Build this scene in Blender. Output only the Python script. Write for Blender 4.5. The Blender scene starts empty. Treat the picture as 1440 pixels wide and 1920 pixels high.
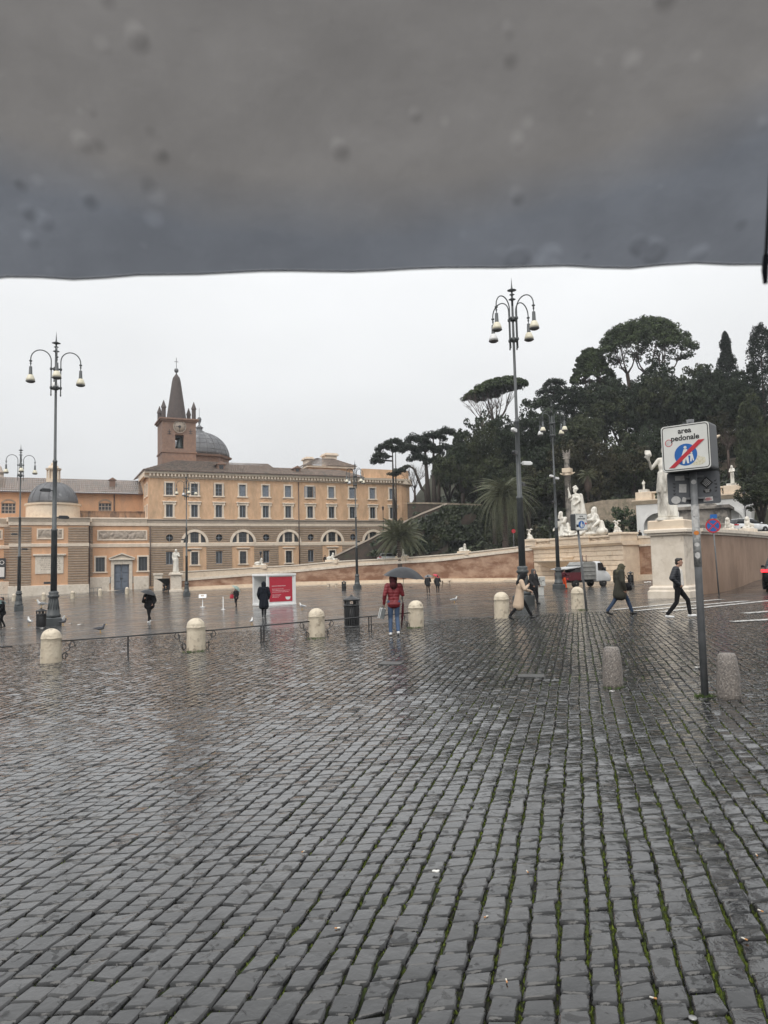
import bpy, bmesh, math, random
import numpy as np
from mathutils import Vector, Matrix

random.seed(7); np.random.seed(7)
SC = bpy.context.scene
COL = SC.collection
R = math.radians
PI = math.pi

# ------------------------------------------------------------------ camera
FPX = 1380.0                      # focal length in photograph pixels (1440 x 1920)
EYE = 1.75
PITCH = math.atan(106/1380.0)
ROLL = 0.024
CF = Vector((0, math.cos(PITCH), math.sin(PITCH)))
_u0 = Vector((0, -math.sin(PITCH), math.cos(PITCH)))
_r0 = Vector((1, 0, 0))
CR = (_r0*math.cos(ROLL) - _u0*math.sin(ROLL))
CU = (_r0*math.sin(ROLL) + _u0*math.cos(ROLL))
CAM = Vector((0, 0, EYE))
cd = bpy.data.cameras.new('camera')
cam = bpy.data.objects.new('camera', cd); COL.objects.link(cam)
m = Matrix((( CR.x, CU.x, -CF.x, CAM.x), (CR.y, CU.y, -CF.y, CAM.y), (CR.z, CU.z, -CF.z, CAM.z), (0, 0, 0, 1)))
cam.matrix_world = m
cd.sensor_fit = 'VERTICAL'; cd.sensor_height = 9.8; cd.sensor_width = 7.35
cd.lens = FPX/1920*9.8
cd.clip_start = 0.02; cd.clip_end = 2000
cd.dof.use_dof = True; cd.dof.focus_distance = 22; cd.dof.aperture_fstop = 3.4
SC.camera = cam

# ------------------------------------------------------------------ sky and light (rainy overcast)
SUN_AZ = R(200); SUN_EL = R(48)
w = bpy.data.worlds.new('World'); SC.world = w; w.use_nodes = True
nt = w.node_tree; nt.nodes.clear()
out = nt.nodes.new('ShaderNodeOutputWorld'); bg = nt.nodes.new('ShaderNodeBackground')
sky = nt.nodes.new('ShaderNodeTexSky'); sky.sky_type = 'NISHITA'; sky.sun_disc = False
sky.sun_elevation = SUN_EL; sky.sun_rotation = SUN_AZ; sky.air_density = 1.0; sky.dust_density = 3.0
hs = nt.nodes.new('ShaderNodeHueSaturation'); hs.inputs['Saturation'].default_value = 0.25
nt.links.new(sky.outputs[0], hs.inputs['Color'])
tc = nt.nodes.new('ShaderNodeTexCoord'); sx = nt.nodes.new('ShaderNodeSeparateXYZ')
nt.links.new(tc.outputs['Generated'], sx.inputs[0])
# cloud deck: brighter towards the zenith as every overcast sky, with soft uneven cloud
mr = nt.nodes.new('ShaderNodeMapRange'); mr.inputs['From Min'].default_value = 0; mr.inputs['From Max'].default_value = 1
mr.inputs['To Min'].default_value = 6.3; mr.inputs['To Max'].default_value = 14.4
nt.links.new(sx.outputs['Z'], mr.inputs['Value'])
nz = nt.nodes.new('ShaderNodeTexNoise'); nz.inputs['Scale'].default_value = 2.2; nz.inputs['Detail'].default_value = 5
mp = nt.nodes.new('ShaderNodeMapping'); mp.inputs['Scale'].default_value = (1, 1, 2.6)
nt.links.new(tc.outputs['Generated'], mp.inputs[0]); nt.links.new(mp.outputs[0], nz.inputs['Vector'])
mr2 = nt.nodes.new('ShaderNodeMapRange'); mr2.inputs['To Min'].default_value = 0.86; mr2.inputs['To Max'].default_value = 1.14
nt.links.new(nz.outputs[0], mr2.inputs['Value'])
mu = nt.nodes.new('ShaderNodeMath'); mu.operation = 'MULTIPLY'
nt.links.new(mr.outputs[0], mu.inputs[0]); nt.links.new(mr2.outputs[0], mu.inputs[1])
cc = nt.nodes.new('ShaderNodeCombineColor')
for i, k in enumerate((0.985, 1.0, 1.012)):
    mk = nt.nodes.new('ShaderNodeMath'); mk.operation = 'MULTIPLY'; mk.inputs[1].default_value = k
    nt.links.new(mu.outputs[0], mk.inputs[0]); nt.links.new(mk.outputs[0], cc.inputs[i])
mx = nt.nodes.new('ShaderNodeMix'); mx.data_type = 'RGBA'; mx.inputs[0].default_value = 0.92
nt.links.new(hs.outputs[0], mx.inputs[6]); nt.links.new(cc.outputs[0], mx.inputs[7])
nt.links.new(mx.outputs[2], bg.inputs['Color']); bg.inputs['Strength'].default_value = 0.1
nt.links.new(bg.outputs[0], out.inputs['Surface'])

sl = bpy.data.lights.new('sun', 'SUN'); sl.energy = 1.5; sl.angle = R(50); sl.color = (1.0, 0.96, 0.9)
sun = bpy.data.objects.new('sun', sl); COL.objects.link(sun)
sdir = Vector((math.sin(SUN_AZ)*math.cos(SUN_EL), math.cos(SUN_AZ)*math.cos(SUN_EL), math.sin(SUN_EL)))
sun.rotation_euler = sdir.to_track_quat('Z', 'Y').to_euler(); sun.location = (0, -20, 60)

SC.view_settings.view_transform = 'Standard'; SC.view_settings.look = 'None'
SC.view_settings.exposure = 0.15; SC.view_settings.gamma = 1.0
SC.view_settings.use_curve_mapping = False
SC.cycles.max_bounces = 6; SC.cycles.diffuse_bounces = 3; SC.cycles.glossy_bounces = 3
SC.cycles.transmission_bounces = 4; SC.cycles.transparent_max_bounces = 8
SC.cycles.caustics_reflective = False; SC.cycles.caustics_refractive = False
SC.cycles.use_denoising = True

# ------------------------------------------------------------------ picture <-> place
def G(x, y):
    x = float(x); y = float(y)
    """height of the square: it falls gently to the left and away"""
    x = min(max(x, -75), 46); y = min(max(y, -20), 165)
    return 0.04029338*x - 0.01017854*y + (-0.0134607*x*x - 0.01696552*x*y + 0.00257079*y*y)/50 + 0.6*_s01((x-17)/8)*_s01((y-30)/14)*_s01((75-y)/15)
def _s01(t): t = np.clip(t, 0, 1); return t*t*(3-2*t)
def Gn(x, y):
    x = np.clip(x, -75, 46); y = np.clip(y, -20, 165)
    return 0.04029338*x - 0.01017854*y + (-0.0134607*x*x - 0.01696552*x*y + 0.00257079*y*y)/50 + 0.6*_s01((x-17)/8)*_s01((y-30)/14)*_s01((75-y)/15)
def ray(px, py):
    return CF + CR*((px-720)/FPX) + CU*((960-py)/FPX)
def at(px, py, Y):
    d = ray(px, py); return CAM + d*(Y/d.y)
def gp(px, py):
    d = ray(px, py); t = 5.0
    for _ in range(60):
        p = CAM + d*t; t2 = (G(p.x, p.y)-EYE)/d.z
        t = t*0.5 + min(max(t2, 0.5), 400)*0.5
    return CAM + d*t
def hz(px, py, Y): return at(px, py, Y).z
def smooth(a, b, x):
    t = min(max((x-a)/(b-a), 0), 1); return t*t*(3-2*t)

# ------------------------------------------------------------------ materials
MATS = {}
def _n(nt, t, **kw):
    n = nt.nodes.new(t)
    for k, v in kw.items(): n.inputs[k].default_value = v
    return n
def mat(name, c1, c2=None, rough=0.6, scale=3.0, detail=6, bump=0.0, bscale=None, rough2=None, metal=0.0, spec=0.5,
        stretch=None, contrast=(0.35, 0.65), c3=None, s3=0.6, c3r=(0.55, 0.7), emit=0, trans=0.0, island=0.0, coord='pos'):
    """procedural surface: two noise-mixed colours, an optional third stain colour, noise roughness and fine relief"""
    if name in MATS: return MATS[name]
    M = bpy.data.materials.new(name); M.use_nodes = True; nt = M.node_tree; L = nt.links.new
    b = nt.nodes['Principled BSDF']; o = nt.nodes['Material Output']
    b.inputs['Roughness'].default_value = rough; b.inputs['Metallic'].default_value = metal
    b.inputs['Specular IOR Level'].default_value = spec
    if coord == 'pos':
        g = nt.nodes.new('ShaderNodeNewGeometry'); src = g.outputs['Position']
    else:
        g = nt.nodes.new('ShaderNodeTexCoord'); src = g.outputs['Object']
    if stretch:
        mp = nt.nodes.new('ShaderNodeMapping'); mp.inputs['Scale'].default_value = stretch; L(src, mp.inputs[0]); src = mp.outputs[0]
    c2 = c2 or tuple(x*0.8 for x in c1)
    n1 = _n(nt, 'ShaderNodeTexNoise', Scale=scale, Detail=detail, Roughness=0.6); L(src, n1.inputs['Vector'])
    mr = _n(nt, 'ShaderNodeMapRange', **{'From Min': contrast[0], 'From Max': contrast[1]}); L(n1.outputs[0], mr.inputs['Value'])
    mx = nt.nodes.new('ShaderNodeMix'); mx.data_type = 'RGBA'
    mx.inputs[6].default_value = (*c1, 1); mx.inputs[7].default_value = (*c2, 1); L(mr.outputs[0], mx.inputs[0])
    col = mx.outputs[2]
    if c3:
        n3 = _n(nt, 'ShaderNodeTexNoise', Scale=s3, Detail=8, Roughness=0.65); L(src, n3.inputs['Vector'])
        m3 = _n(nt, 'ShaderNodeMapRange', **{'From Min': c3r[0], 'From Max': c3r[1]}); L(n3.outputs[0], m3.inputs['Value'])
        x3 = nt.nodes.new('ShaderNodeMix'); x3.data_type = 'RGBA'; x3.inputs[7].default_value = (*c3, 1)
        L(m3.outputs[0], x3.inputs[0]); L(col, x3.inputs[6]); col = x3.outputs[2]
    if island:
        gi = nt.nodes.new('ShaderNodeNewGeometry')
        mi = _n(nt, 'ShaderNodeMapRange', **{'To Min': 1-island, 'To Max': 1+island}); L(gi.outputs['Random Per Island'], mi.inputs['Value'])
        vm = nt.nodes.new('ShaderNodeVectorMath'); vm.operation = 'SCALE'; L(col, vm.inputs[0]); L(mi.outputs[0], vm.inputs['Scale']); col = vm.outputs[0]
    L(col, b.inputs['Base Color'])
    if rough2 is not None:
        nr = _n(nt, 'ShaderNodeTexNoise', Scale=scale*1.7, Detail=4); L(src, nr.inputs['Vector'])
        mrr = _n(nt, 'ShaderNodeMapRange', **{'From Min': 0.35, 'From Max': 0.65, 'To Min': rough, 'To Max': rough2}); L(nr.outputs[0], mrr.inputs['Value'])
        L(mrr.outputs[0], b.inputs['Roughness'])
    if bump:
        nb = _n(nt, 'ShaderNodeTexNoise', Scale=bscale or scale*6, Detail=5, Roughness=0.6); L(src, nb.inputs['Vector'])
        bp = _n(nt, 'ShaderNodeBump', Strength=min(bump, 1.0), Distance=0.02 if bump <= 1 else 0.02*bump); L(nb.outputs[0], bp.inputs['Height'])
        L(bp.outputs[0], b.inputs['Normal'])
    if emit:
        b.inputs['Emission Color'].default_value = (*c1, 1); b.inputs['Emission Strength'].default_value = emit
    if trans:
        tr = nt.nodes.new('ShaderNodeBsdfTranslucent'); L(col, tr.inputs['Color'])
        ms = nt.nodes.new('ShaderNodeMixShader'); ms.inputs[0].default_value = trans
        L(b.outputs[0], ms.inputs[1]); L(tr.outputs[0], ms.inputs[2]); L(ms.outputs[0], o.inputs['Surface'])
    MATS[name] = M
    return M

# ------------------------------------------------------------------ objects
def parent_is(o): return o.parent is not None
def tag(o, label=None, cat=None, group=None, kind=None):
    if label: o['label'] = label
    if cat: o['category'] = cat
    if group: o['group'] = group
    if kind: o['kind'] = kind
    elif cat and not parent_is(o): o['kind'] = 'thing'
    return o
def empty(name, loc=(0, 0, 0), rz=0, label=None, cat=None, group=None):
    o = bpy.data.objects.new(name, None); COL.objects.link(o); o.location = loc; o.rotation_euler = (0, 0, rz)
    o.empty_display_size = 0.2
    return tag(o, label, cat, group)
def link(name, me, parent=None, loc=(0, 0, 0), rz=0):
    o = bpy.data.objects.new(name, me); COL.objects.link(o); o.location = loc
    o.rotation_euler = (0, 0, rz) if not hasattr(rz, '__len__') else rz
    if parent: o.parent = parent
    return o
def copy_tree(o, parent=None):
    c = o.copy(); COL.objects.link(c); c.parent = parent
    for ch in o.children: copy_tree(ch, c)
    return c

class MB:
    """collects simple solids, builds ONE mesh object"""
    def __init__(s): s.v = []; s.f = []; s.mi = []; s.sm = []
    def add(s, vs, fs, mi=0, sm=False, M=None):
        b = len(s.v)
        if M is not None: vs = [M @ Vector(v) for v in vs]
        s.v.extend([tuple(v) for v in vs])
        for f in fs: s.f.append(tuple(i+b for i in f)); s.mi.append(mi); s.sm.append(sm)
        return s
    def box(s, a, b, mi=0, M=None):
        x0, y0, z0 = a; x1, y1, z1 = b
        vs = [(x0, y0, z0), (x1, y0, z0), (x1, y1, z0), (x0, y1, z0), (x0, y0, z1), (x1, y0, z1), (x1, y1, z1), (x0, y1, z1)]
        return s.add(vs, [(0, 3, 2, 1), (4, 5, 6, 7), (0, 1, 5, 4), (1, 2, 6, 5), (2, 3, 7, 6), (3, 0, 4, 7)], mi, False, M)
    def bbox(s, a, b, e=0.02, mi=0, M=None):
        """box with chamfered edges (top and uprights)"""
        x0, y0, z0 = a; x1, y1, z1 = b
        def ring(i, z): return [(x0+i+e, y0+i, z), (x1-i-e, y0+i, z), (x1-i, y0+i+e, z), (x1-i, y1-i-e, z), (x1-i-e, y1-i, z), (x0+i+e, y1-i, z), (x0+i, y1-i-e, z), (x0+i, y0+i+e, z)]
        vs = ring(0, z0)+ring(0, z1-e)+ring(e, z1)
        fs = [tuple(range(7, -1, -1)), tuple(range(16, 24))]
        for k in (0, 8):
            for i in range(8): j = (i+1) % 8; fs.append((k+i, k+j, k+8+j, k+8+i))
        return s.add(vs, fs, mi, False, M)
    def lathe(s, prof, n=16, c=(0, 0, 0), mi=0, sm=True, M=None, sx=1, sy=1, a0=0.0):
        vs = []; fs = []
        for r, z in prof:
            for i in range(n):
                a = 2*PI*i/n+a0; vs.append((c[0]+r*math.cos(a)*sx, c[1]+r*math.sin(a)*sy, c[2]+z))
        for k in range(len(prof)-1):
            for i in range(n):
                j = (i+1) % n; fs.append((k*n+i, k*n+j, (k+1)*n+j, (k+1)*n+i))
        fs.append(tuple(range(n-1, -1, -1))); e = (len(prof)-1)*n; fs.append(tuple(range(e, e+n)))
        return s.add(vs, fs, mi, sm, M)
    def tube(s, pts, r, n=8, mi=0, sm=True, closed=False, M=None):
        pts = [Vector(p) for p in pts]; vs = []; fs = []; m = len(pts)
        up = None
        for i, p in enumerate(pts):
            t = (pts[min(i+1, m-1)]-pts[max(i-1, 0)])
            t = t.normalized() if t.length > 1e-9 else Vector((0, 0, 1))
            if up is None:
                up = Vector((0, 0, 1)) if abs(t.z) < 0.9 else Vector((1, 0, 0))
            a = up - t*up.dot(t)
            a = a.normalized() if a.length > 1e-6 else t.orthogonal().normalized()
            up = a; b = t.cross(a)
            rr = r[i] if hasattr(r, '__len__') else r
            for k in range(n):
                an = 2*PI*k/n; vs.append(p + a*math.cos(an)*rr + b*math.sin(an)*rr)
        for i in range(m-1):
            for k in range(n):
                j = (k+1) % n; fs.append((i*n+k, i*n+j, (i+1)*n+j, (i+1)*n+k))
        fs.append(tuple(range(n-1, -1, -1))); fs.append(tuple(range((m-1)*n, m*n)))
        return s.add(vs, fs, mi, sm, M)
    def cyl(s, p, q, r, r2=None, n=10, mi=0, M=None): return s.tube([p, q], [r, r if r2 is None else r2], n, mi, True, M=M)
    def prism(s, poly, y0, y1, mi=0, M=None):
        """poly in (x,z), extruded along y"""
        n = len(poly); vs = [(x, y0, z) for x, z in poly]+[(x, y1, z) for x, z in poly]
        fs = [tuple(range(n)), tuple(range(2*n-1, n-1, -1))]
        for i in range(n): j = (i+1) % n; fs.append((i, i+n, j+n, j))
        return s.add(vs, fs, mi, False, M)
    def slabpoly(s, poly, z0, z1, mi=0, M=None):
        """poly in (x,y), extruded along z"""
        n = len(poly); vs = [(x, y, z0) for x, y in poly]+[(x, y, z1) for x, y in poly]
        fs = [tuple(range(n-1, -1, -1)), tuple(range(n, 2*n))]
        for i in range(n): j = (i+1) % n; fs.append((i, j, j+n, i+n))
        return s.add(vs, fs, mi, False, M)
    def mesh(s, name, mats):
        me = bpy.data.meshes.new(name); me.from_pydata(s.v, [], s.f)
        for m in (mats if isinstance(mats, (list, tuple)) else [mats]): me.materials.append(m)
        if any(s.mi): me.polygons.foreach_set('material_index', s.mi)
        me.polygons.foreach_set('use_smooth', s.sm); me.update()
        return me
    def build(s, name, mats, parent=None, loc=(0, 0, 0), rz=0):
        return link(name, s.mesh(name, mats), parent, loc, rz)

def fast_mesh(name, V, F, material, smooth_shade=False, mi=None):
    """numpy verts (n,3) and quads (m,4) or tris (m,3) -> mesh"""
    me = bpy.data.meshes.new(name); k = F.shape[1]
    me.vertices.add(len(V)); me.vertices.foreach_set('co', np.ascontiguousarray(V, dtype=np.float32).ravel())
    me.loops.add(len(F)*k); me.loops.foreach_set('vertex_index', np.ascontiguousarray(F, dtype=np.int32).ravel())
    me.polygons.add(len(F)); me.polygons.foreach_set('loop_start', np.arange(0, len(F)*k, k, dtype=np.int32))
    me.polygons.foreach_set('loop_total', np.full(len(F), k, dtype=np.int32))
    for m in (material if isinstance(material, (list, tuple)) else [material]): me.materials.append(m)
    if mi is not None: me.polygons.foreach_set('material_index', np.ascontiguousarray(mi, dtype=np.int32))
    me.polygons.foreach_set('use_smooth', np.full(len(F), smooth_shade, dtype=bool))
    me.update(calc_edges=True); me.validate()
    return me

# ------------------------------------------------------------------ sculpted figures: solids fused into one skin
_SPH = None
def _sphere():
    global _SPH
    if _SPH is None:
        bm = bmesh.new(); bmesh.ops.create_uvsphere(bm, u_segments=14, v_segments=9, radius=1)
        _SPH = ([v.co.copy() for v in bm.verts], [tuple(v.index for v in f.verts) for f in bm.faces]); bm.free()
    return _SPH
def cap(p, r, q, r2=None, t=0): return ('c', Vector(p), r, Vector(q), r if r2 is None else r2, t)
def ell(c, rad, t=0, rot=None): return ('e', Vector(c), Vector(rad), rot, t)
def fuse(name, prims, voxel, mats, smooth_it=4, parts=None, parent=None):
    """fuse capsules and ellipsoids into one continuous skin; faces take the tag of the nearest solid.
    parts: {tag: part name} -> returns list of objects, else one object"""
    vs = []; fs = []
    for p in prims:
        b = len(vs)
        if p[0] == 'c':
            _, a, r1, c, r2, _t = p
            ax = c-a; ln = ax.length; z = ax.normalized() if ln > 1e-6 else Vector((0, 0, 1))
            x = z.orthogonal().normalized(); y = z.cross(x); n = 12
            prof = []
            for k in range(5): an = -PI/2+PI/2*k/4; prof.append((r1*math.cos(an), r1*math.sin(an)))
            for k in range(5): an = PI/2*k/4; prof.append((r2*math.cos(an), ln+r2*math.sin(an)))
            for rr, h in prof:
                rr = max(rr, 1e-4)
                for i in range(n):
                    an = 2*PI*i/n; vs.append(a + z*h + x*(rr*math.cos(an)) + y*(rr*math.sin(an)))
            for k in range(len(prof)-1):
                for i in range(n): j = (i+1) % n; fs.append((b+k*n+i, b+k*n+j, b+(k+1)*n+j, b+(k+1)*n+i))
            fs.append(tuple(b+i for i in range(n-1, -1, -1))); e = b+(len(prof)-1)*n; fs.append(tuple(e+i for i in range(n)))
        else:
            _, c, rad, rot, _t = p
            sv, sf = _sphere(); M = rot.to_matrix() if rot else None
            for v in sv:
                u = Vector((v.x*rad.x, v.y*rad.y, v.z*rad.z)); vs.append(c + (M @ u if M else u))
            fs.extend(tuple(b+i for i in f) for f in sf)
    me = bpy.data.meshes.new(name+'_raw'); me.from_pydata([tuple(v) for v in vs], [], fs); me.update()
    ob = bpy.data.objects.new(name+'_raw', me); COL.objects.link(ob)
    rm = ob.modifiers.new('r', 'REMESH'); rm.mode = 'VOXEL'; rm.voxel_size = voxel; rm.adaptivity = 0
    if smooth_it:
        sm = ob.modifiers.new('s', 'SMOOTH'); sm.factor = 0.5; sm.iterations = smooth_it
    dg = bpy.context.evaluated_depsgraph_get(); ev = ob.evaluated_get(dg)
    res = bpy.data.meshes.new_from_object(ev)
    bpy.data.objects.remove(ob); bpy.data.meshes.remove(me)
    nv = len(res.vertices); co = np.empty(nv*3, np.float32); res.vertices.foreach_get('co', co); co = co.reshape(-1, 3)
    nf = len(res.polygons)
    li = np.empty(len(res.loops), np.int32); res.loops.foreach_get('vertex_index', li)
    lt = np.empty(nf, np.int32); res.polygons.foreach_get('loop_total', lt)
    if (lt != 4).any(): li4 = None
    quads = li.reshape(-1, 4) if (lt == 4).all() else None
    tags = [p[-1] for p in prims]
    mi = None
    if len(set(tags)) > 1 and quads is not None:
        cen = co[quads].mean(1); best = np.full(nf, 1e9); mi = np.zeros(nf, np.int32)
        for p in prims:
            if p[0] == 'c':
                a = np.array(p[1]); c = np.array(p[3]); ax = c-a; l2 = max((ax**2).sum(), 1e-9)
                t = np.clip(((cen-a) @ ax)/l2, 0, 1); d = np.linalg.norm(cen-a-t[:, None]*ax, axis=1)-(p[2]+(p[4]-p[2])*t)
            else:
                q = cen-np.array(p[1])
                if p[3]: q = q @ np.array(p[3].to_matrix())
                rad = np.array(p[2]); k = np.linalg.norm(q/rad, axis=1); d = (k-1)*rad.min()
            u = d < best; best[u] = d[u]; mi[u] = p[-1]
    if parts and mi is not None:
        obs = []
        for t, pn in parts.items():
            sel = quads[mi == t]
            if len(sel) == 0: continue
            used, inv = np.unique(sel, return_inverse=True)
            m2 = fast_mesh(pn, co[used], inv.reshape(-1, 4), mats[t], True)
            obs.append(link(pn, m2, parent))
        bpy.data.meshes.remove(res)
        return obs
    res.materials.clear()
    for m_ in (mats if isinstance(mats, (list, tuple)) else [mats]): res.materials.append(m_)
    res.name = name
    res.polygons.foreach_set('use_smooth', np.ones(nf, bool))
    if mi is not None: res.polygons.foreach_set('material_index', mi)
    res.update()
    return link(name, res, parent)
# ================================================================== the square: wet basalt setts
NEAR_Y0,NEAR_Y1=1.2,27.5
def in_wedge(x,y,m=0.0):return(y>NEAR_Y0-m)and(y<NEAR_Y1+m)and(abs(x)<0.57*y+1.6+m)
def paving_material():
    M=bpy.data.materials.new('wet_paving_far');M.use_nodes=True;nt=M.node_tree;L=nt.links.new
    b=nt.nodes['Principled BSDF']
    g=nt.nodes.new('ShaderNodeNewGeometry')
    mp=nt.nodes.new('ShaderNodeMapping');mp.inputs['Rotation'].default_value=(0,0,R(13));L(g.outputs['Position'],mp.inputs[0])
    br=nt.nodes.new('ShaderNodeTexBrick');br.inputs['Scale'].default_value=1.0
    br.inputs['Brick Width'].default_value=0.145;br.inputs['Row Height'].default_value=0.14
    br.inputs['Mortar Size'].default_value=0.012;br.inputs['Mortar Smooth'].default_value=0.6
    br.inputs['Color1'].default_value=(0.020,0.020,0.021,1);br.inputs['Color2'].default_value=(0.055,0.054,0.053,1)
    br.inputs['Mortar'].default_value=(0.02,0.02,0.016,1);L(mp.outputs[0],br.inputs['Vector'])
    # big stains of dust and wet
    ns=_n(nt,'ShaderNodeTexNoise',Scale=0.22,Detail=6,Roughness=0.6);L(g.outputs['Position'],ns.inputs['Vector'])
    # bedding of soil and moss where the setts stand free
    soil=_n(nt,'ShaderNodeTexNoise',Scale=1.1,Detail=8,Roughness=0.7);L(g.outputs['Position'],soil.inputs['Vector'])
    cr=nt.nodes.new('ShaderNodeValToRGB');e=cr.color_ramp.elements
    e[0].position=0.46;e[0].color=(0.012,0.011,0.009,1);e[1].position=0.62;e[1].color=(0.05,0.075,0.014,1);L(soil.outputs[0],cr.inputs[0])
    at_=nt.nodes.new('ShaderNodeAttribute');at_.attribute_name='near'
    mx=nt.nodes.new('ShaderNodeMix');mx.data_type='RGBA'
    L(at_.outputs['Fac'],mx.inputs[0]);L(br.outputs['Color'],mx.inputs[6]);L(cr.outputs[0],mx.inputs[7])
    L(mx.outputs[2],b.inputs['Base Color'])
    mr=_n(nt,'ShaderNodeMapRange',**{'From Min':0.35,'From Max':0.65,'To Min':0.16,'To Max':0.34});L(ns.outputs[0],mr.inputs['Value'])
    mr3=_n(nt,'ShaderNodeMapRange',**{'To Max':0.85});L(at_.outputs['Fac'],mr3.inputs['Value']);L(mr.outputs[0],mr3.inputs['To Min'])
    L(mr3.outputs[0],b.inputs['Roughness'])
    nb=_n(nt,'ShaderNodeTexNoise',Scale=6.5,Detail=4,Roughness=0.55);L(mp.outputs[0],nb.inputs['Vector'])
    ad=nt.nodes.new('ShaderNodeMath');ad.operation='MULTIPLY_ADD';ad.inputs[1].default_value=-0.35
    L(br.outputs['Fac'],ad.inputs[0]);L(nb.outputs[0],ad.inputs[2])
    # the swell of the relief fades where film water lies deeper, so reflections pool
    pool=_n(nt,'ShaderNodeMapRange',**{'From Min':0.42,'From Max':0.6,'To Min':0.4,'To Max':0.8});L(ns.outputs[0],pool.inputs['Value'])
    bp=_n(nt,'ShaderNodeBump',Distance=0.02);L(ad.outputs[0],bp.inputs['Height']);L(pool.outputs[0],bp.inputs['Strength'])
    L(bp.outputs[0],b.inputs['Normal'])
    n9=_n(nt,'ShaderNodeTexNoise',Scale=0.9,Detail=9,Roughness=0.68);L(g.outputs['Position'],n9.inputs['Vector']);m9=_n(nt,'ShaderNodeMapRange',**{'From Min':0.4,'From Max':0.62,'To Min':0.25,'To Max':0.95});L(n9.outputs[0],m9.inputs['Value']);inv=nt.nodes.new('ShaderNodeMath');inv.operation='SUBTRACT';inv.use_clamp=True;L(m9.outputs[0],inv.inputs[0]);L(at_.outputs['Fac'],inv.inputs[1]);L(inv.outputs[0],b.inputs['Coat Weight']);b.inputs['Coat Roughness'].default_value=0.09;b.inputs['Coat IOR'].default_value=1.33;b.inputs['Specular IOR Level'].default_value=0.3
    b2=_n(nt,'ShaderNodeBump',Strength=0.5,Distance=0.016);L(ad.outputs[0],b2.inputs['Height']);L(b2.outputs[0],b.inputs['Coat Normal'])
    return M
def sett_material():
    M=bpy.data.materials.new('wet_basalt_setts');M.use_nodes=True;nt=M.node_tree;L=nt.links.new
    b=nt.nodes['Principled BSDF']
    g=nt.nodes.new('ShaderNodeNewGeometry')
    at_=nt.nodes.new('ShaderNodeAttribute');at_.attribute_name='tone'
    cr=nt.nodes.new('ShaderNodeValToRGB');el=cr.color_ramp.elements
    el[0].position=0;el[0].color=(0.007,0.0075,0.008,1);el[1].position=1;el[1].color=(0.036,0.0355,0.035,1)
    nn=_n(nt,'ShaderNodeTexNoise',Scale=9,Detail=7,Roughness=0.65);L(g.outputs['Position'],nn.inputs['Vector'])
    av=nt.nodes.new('ShaderNodeMath');av.operation='MULTIPLY_ADD';av.inputs[1].default_value=0.9;L(nn.outputs[0],av.inputs[0])
    m5=nt.nodes.new('ShaderNodeMath');m5.operation='MULTIPLY_ADD';m5.inputs[1].default_value=1.1;m5.inputs[2].default_value=-0.5
    L(at_.outputs['Fac'],m5.inputs[0]);L(m5.outputs[0],av.inputs[2]);L(av.outputs[0],cr.inputs[0])
    L(cr.outputs[0],b.inputs['Base Color'])
    # the film of water breaks into irregular dull patches
    nd=_n(nt,'ShaderNodeTexNoise',Scale=10.5,Detail=4,Roughness=0.55,Distortion=0.7);L(g.outputs['Position'],nd.inputs['Vector'])
    mr=_n(nt,'ShaderNodeMapRange',**{'From Min':0.60,'From Max':0.64,'To Min':0.085,'To Max':0.3});L(nd.outputs[0],mr.inputs['Value'])
    L(mr.outputs[0],b.inputs['Roughness'])
    nb=_n(nt,'ShaderNodeTexNoise',Scale=14,Detail=4,Roughness=0.55,Distortion=0.4);L(g.outputs['Position'],nb.inputs['Vector'])
    nf=_n(nt,'ShaderNodeTexNoise',Scale=95,Detail=3,Roughness=0.6);L(g.outputs['Position'],nf.inputs['Vector'])
    mb=_n(nt,'ShaderNodeMapRange',**{'From Min':0.60,'From Max':0.64,'To Min':0.03,'To Max':0.16});L(nd.outputs[0],mb.inputs['Value'])
    mm=nt.nodes.new('ShaderNodeMath');mm.operation='MULTIPLY';L(nf.outputs[0],mm.inputs[0]);L(mb.outputs[0],mm.inputs[1])
    ad=nt.nodes.new('ShaderNodeMath');ad.operation='ADD';L(nb.outputs[0],ad.inputs[0]);L(mm.outputs[0],ad.inputs[1])
    bp=_n(nt,'ShaderNodeBump',Strength=0.5,Distance=0.011);L(ad.outputs[0],bp.inputs['Height']);L(bp.outputs[0],b.inputs['Normal'])
    # the water film itself: a clear coat with faint ripples, missing on the dull patches
    cw=_n(nt,'ShaderNodeMapRange',**{'From Min':0.60,'From Max':0.64,'To Min':1.0,'To Max':0.2});L(nd.outputs[0],cw.inputs['Value']);L(cw.outputs[0],b.inputs['Coat Weight'])
    cg=_n(nt,'ShaderNodeMapRange',**{'To Min':0.01,'To Max':0.075});L(at_.outputs['Fac'],cg.inputs['Value']);L(cg.outputs[0],b.inputs['Coat Roughness']);b.inputs['Coat IOR'].default_value=1.33;b.inputs['Specular IOR Level'].default_value=0.28
    b2=_n(nt,'ShaderNodeBump',Strength=0.4,Distance=0.0085);L(nb.outputs[0],b2.inputs['Height']);L(b2.outputs[0],b.inputs['Coat Normal'])
    return M
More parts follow.
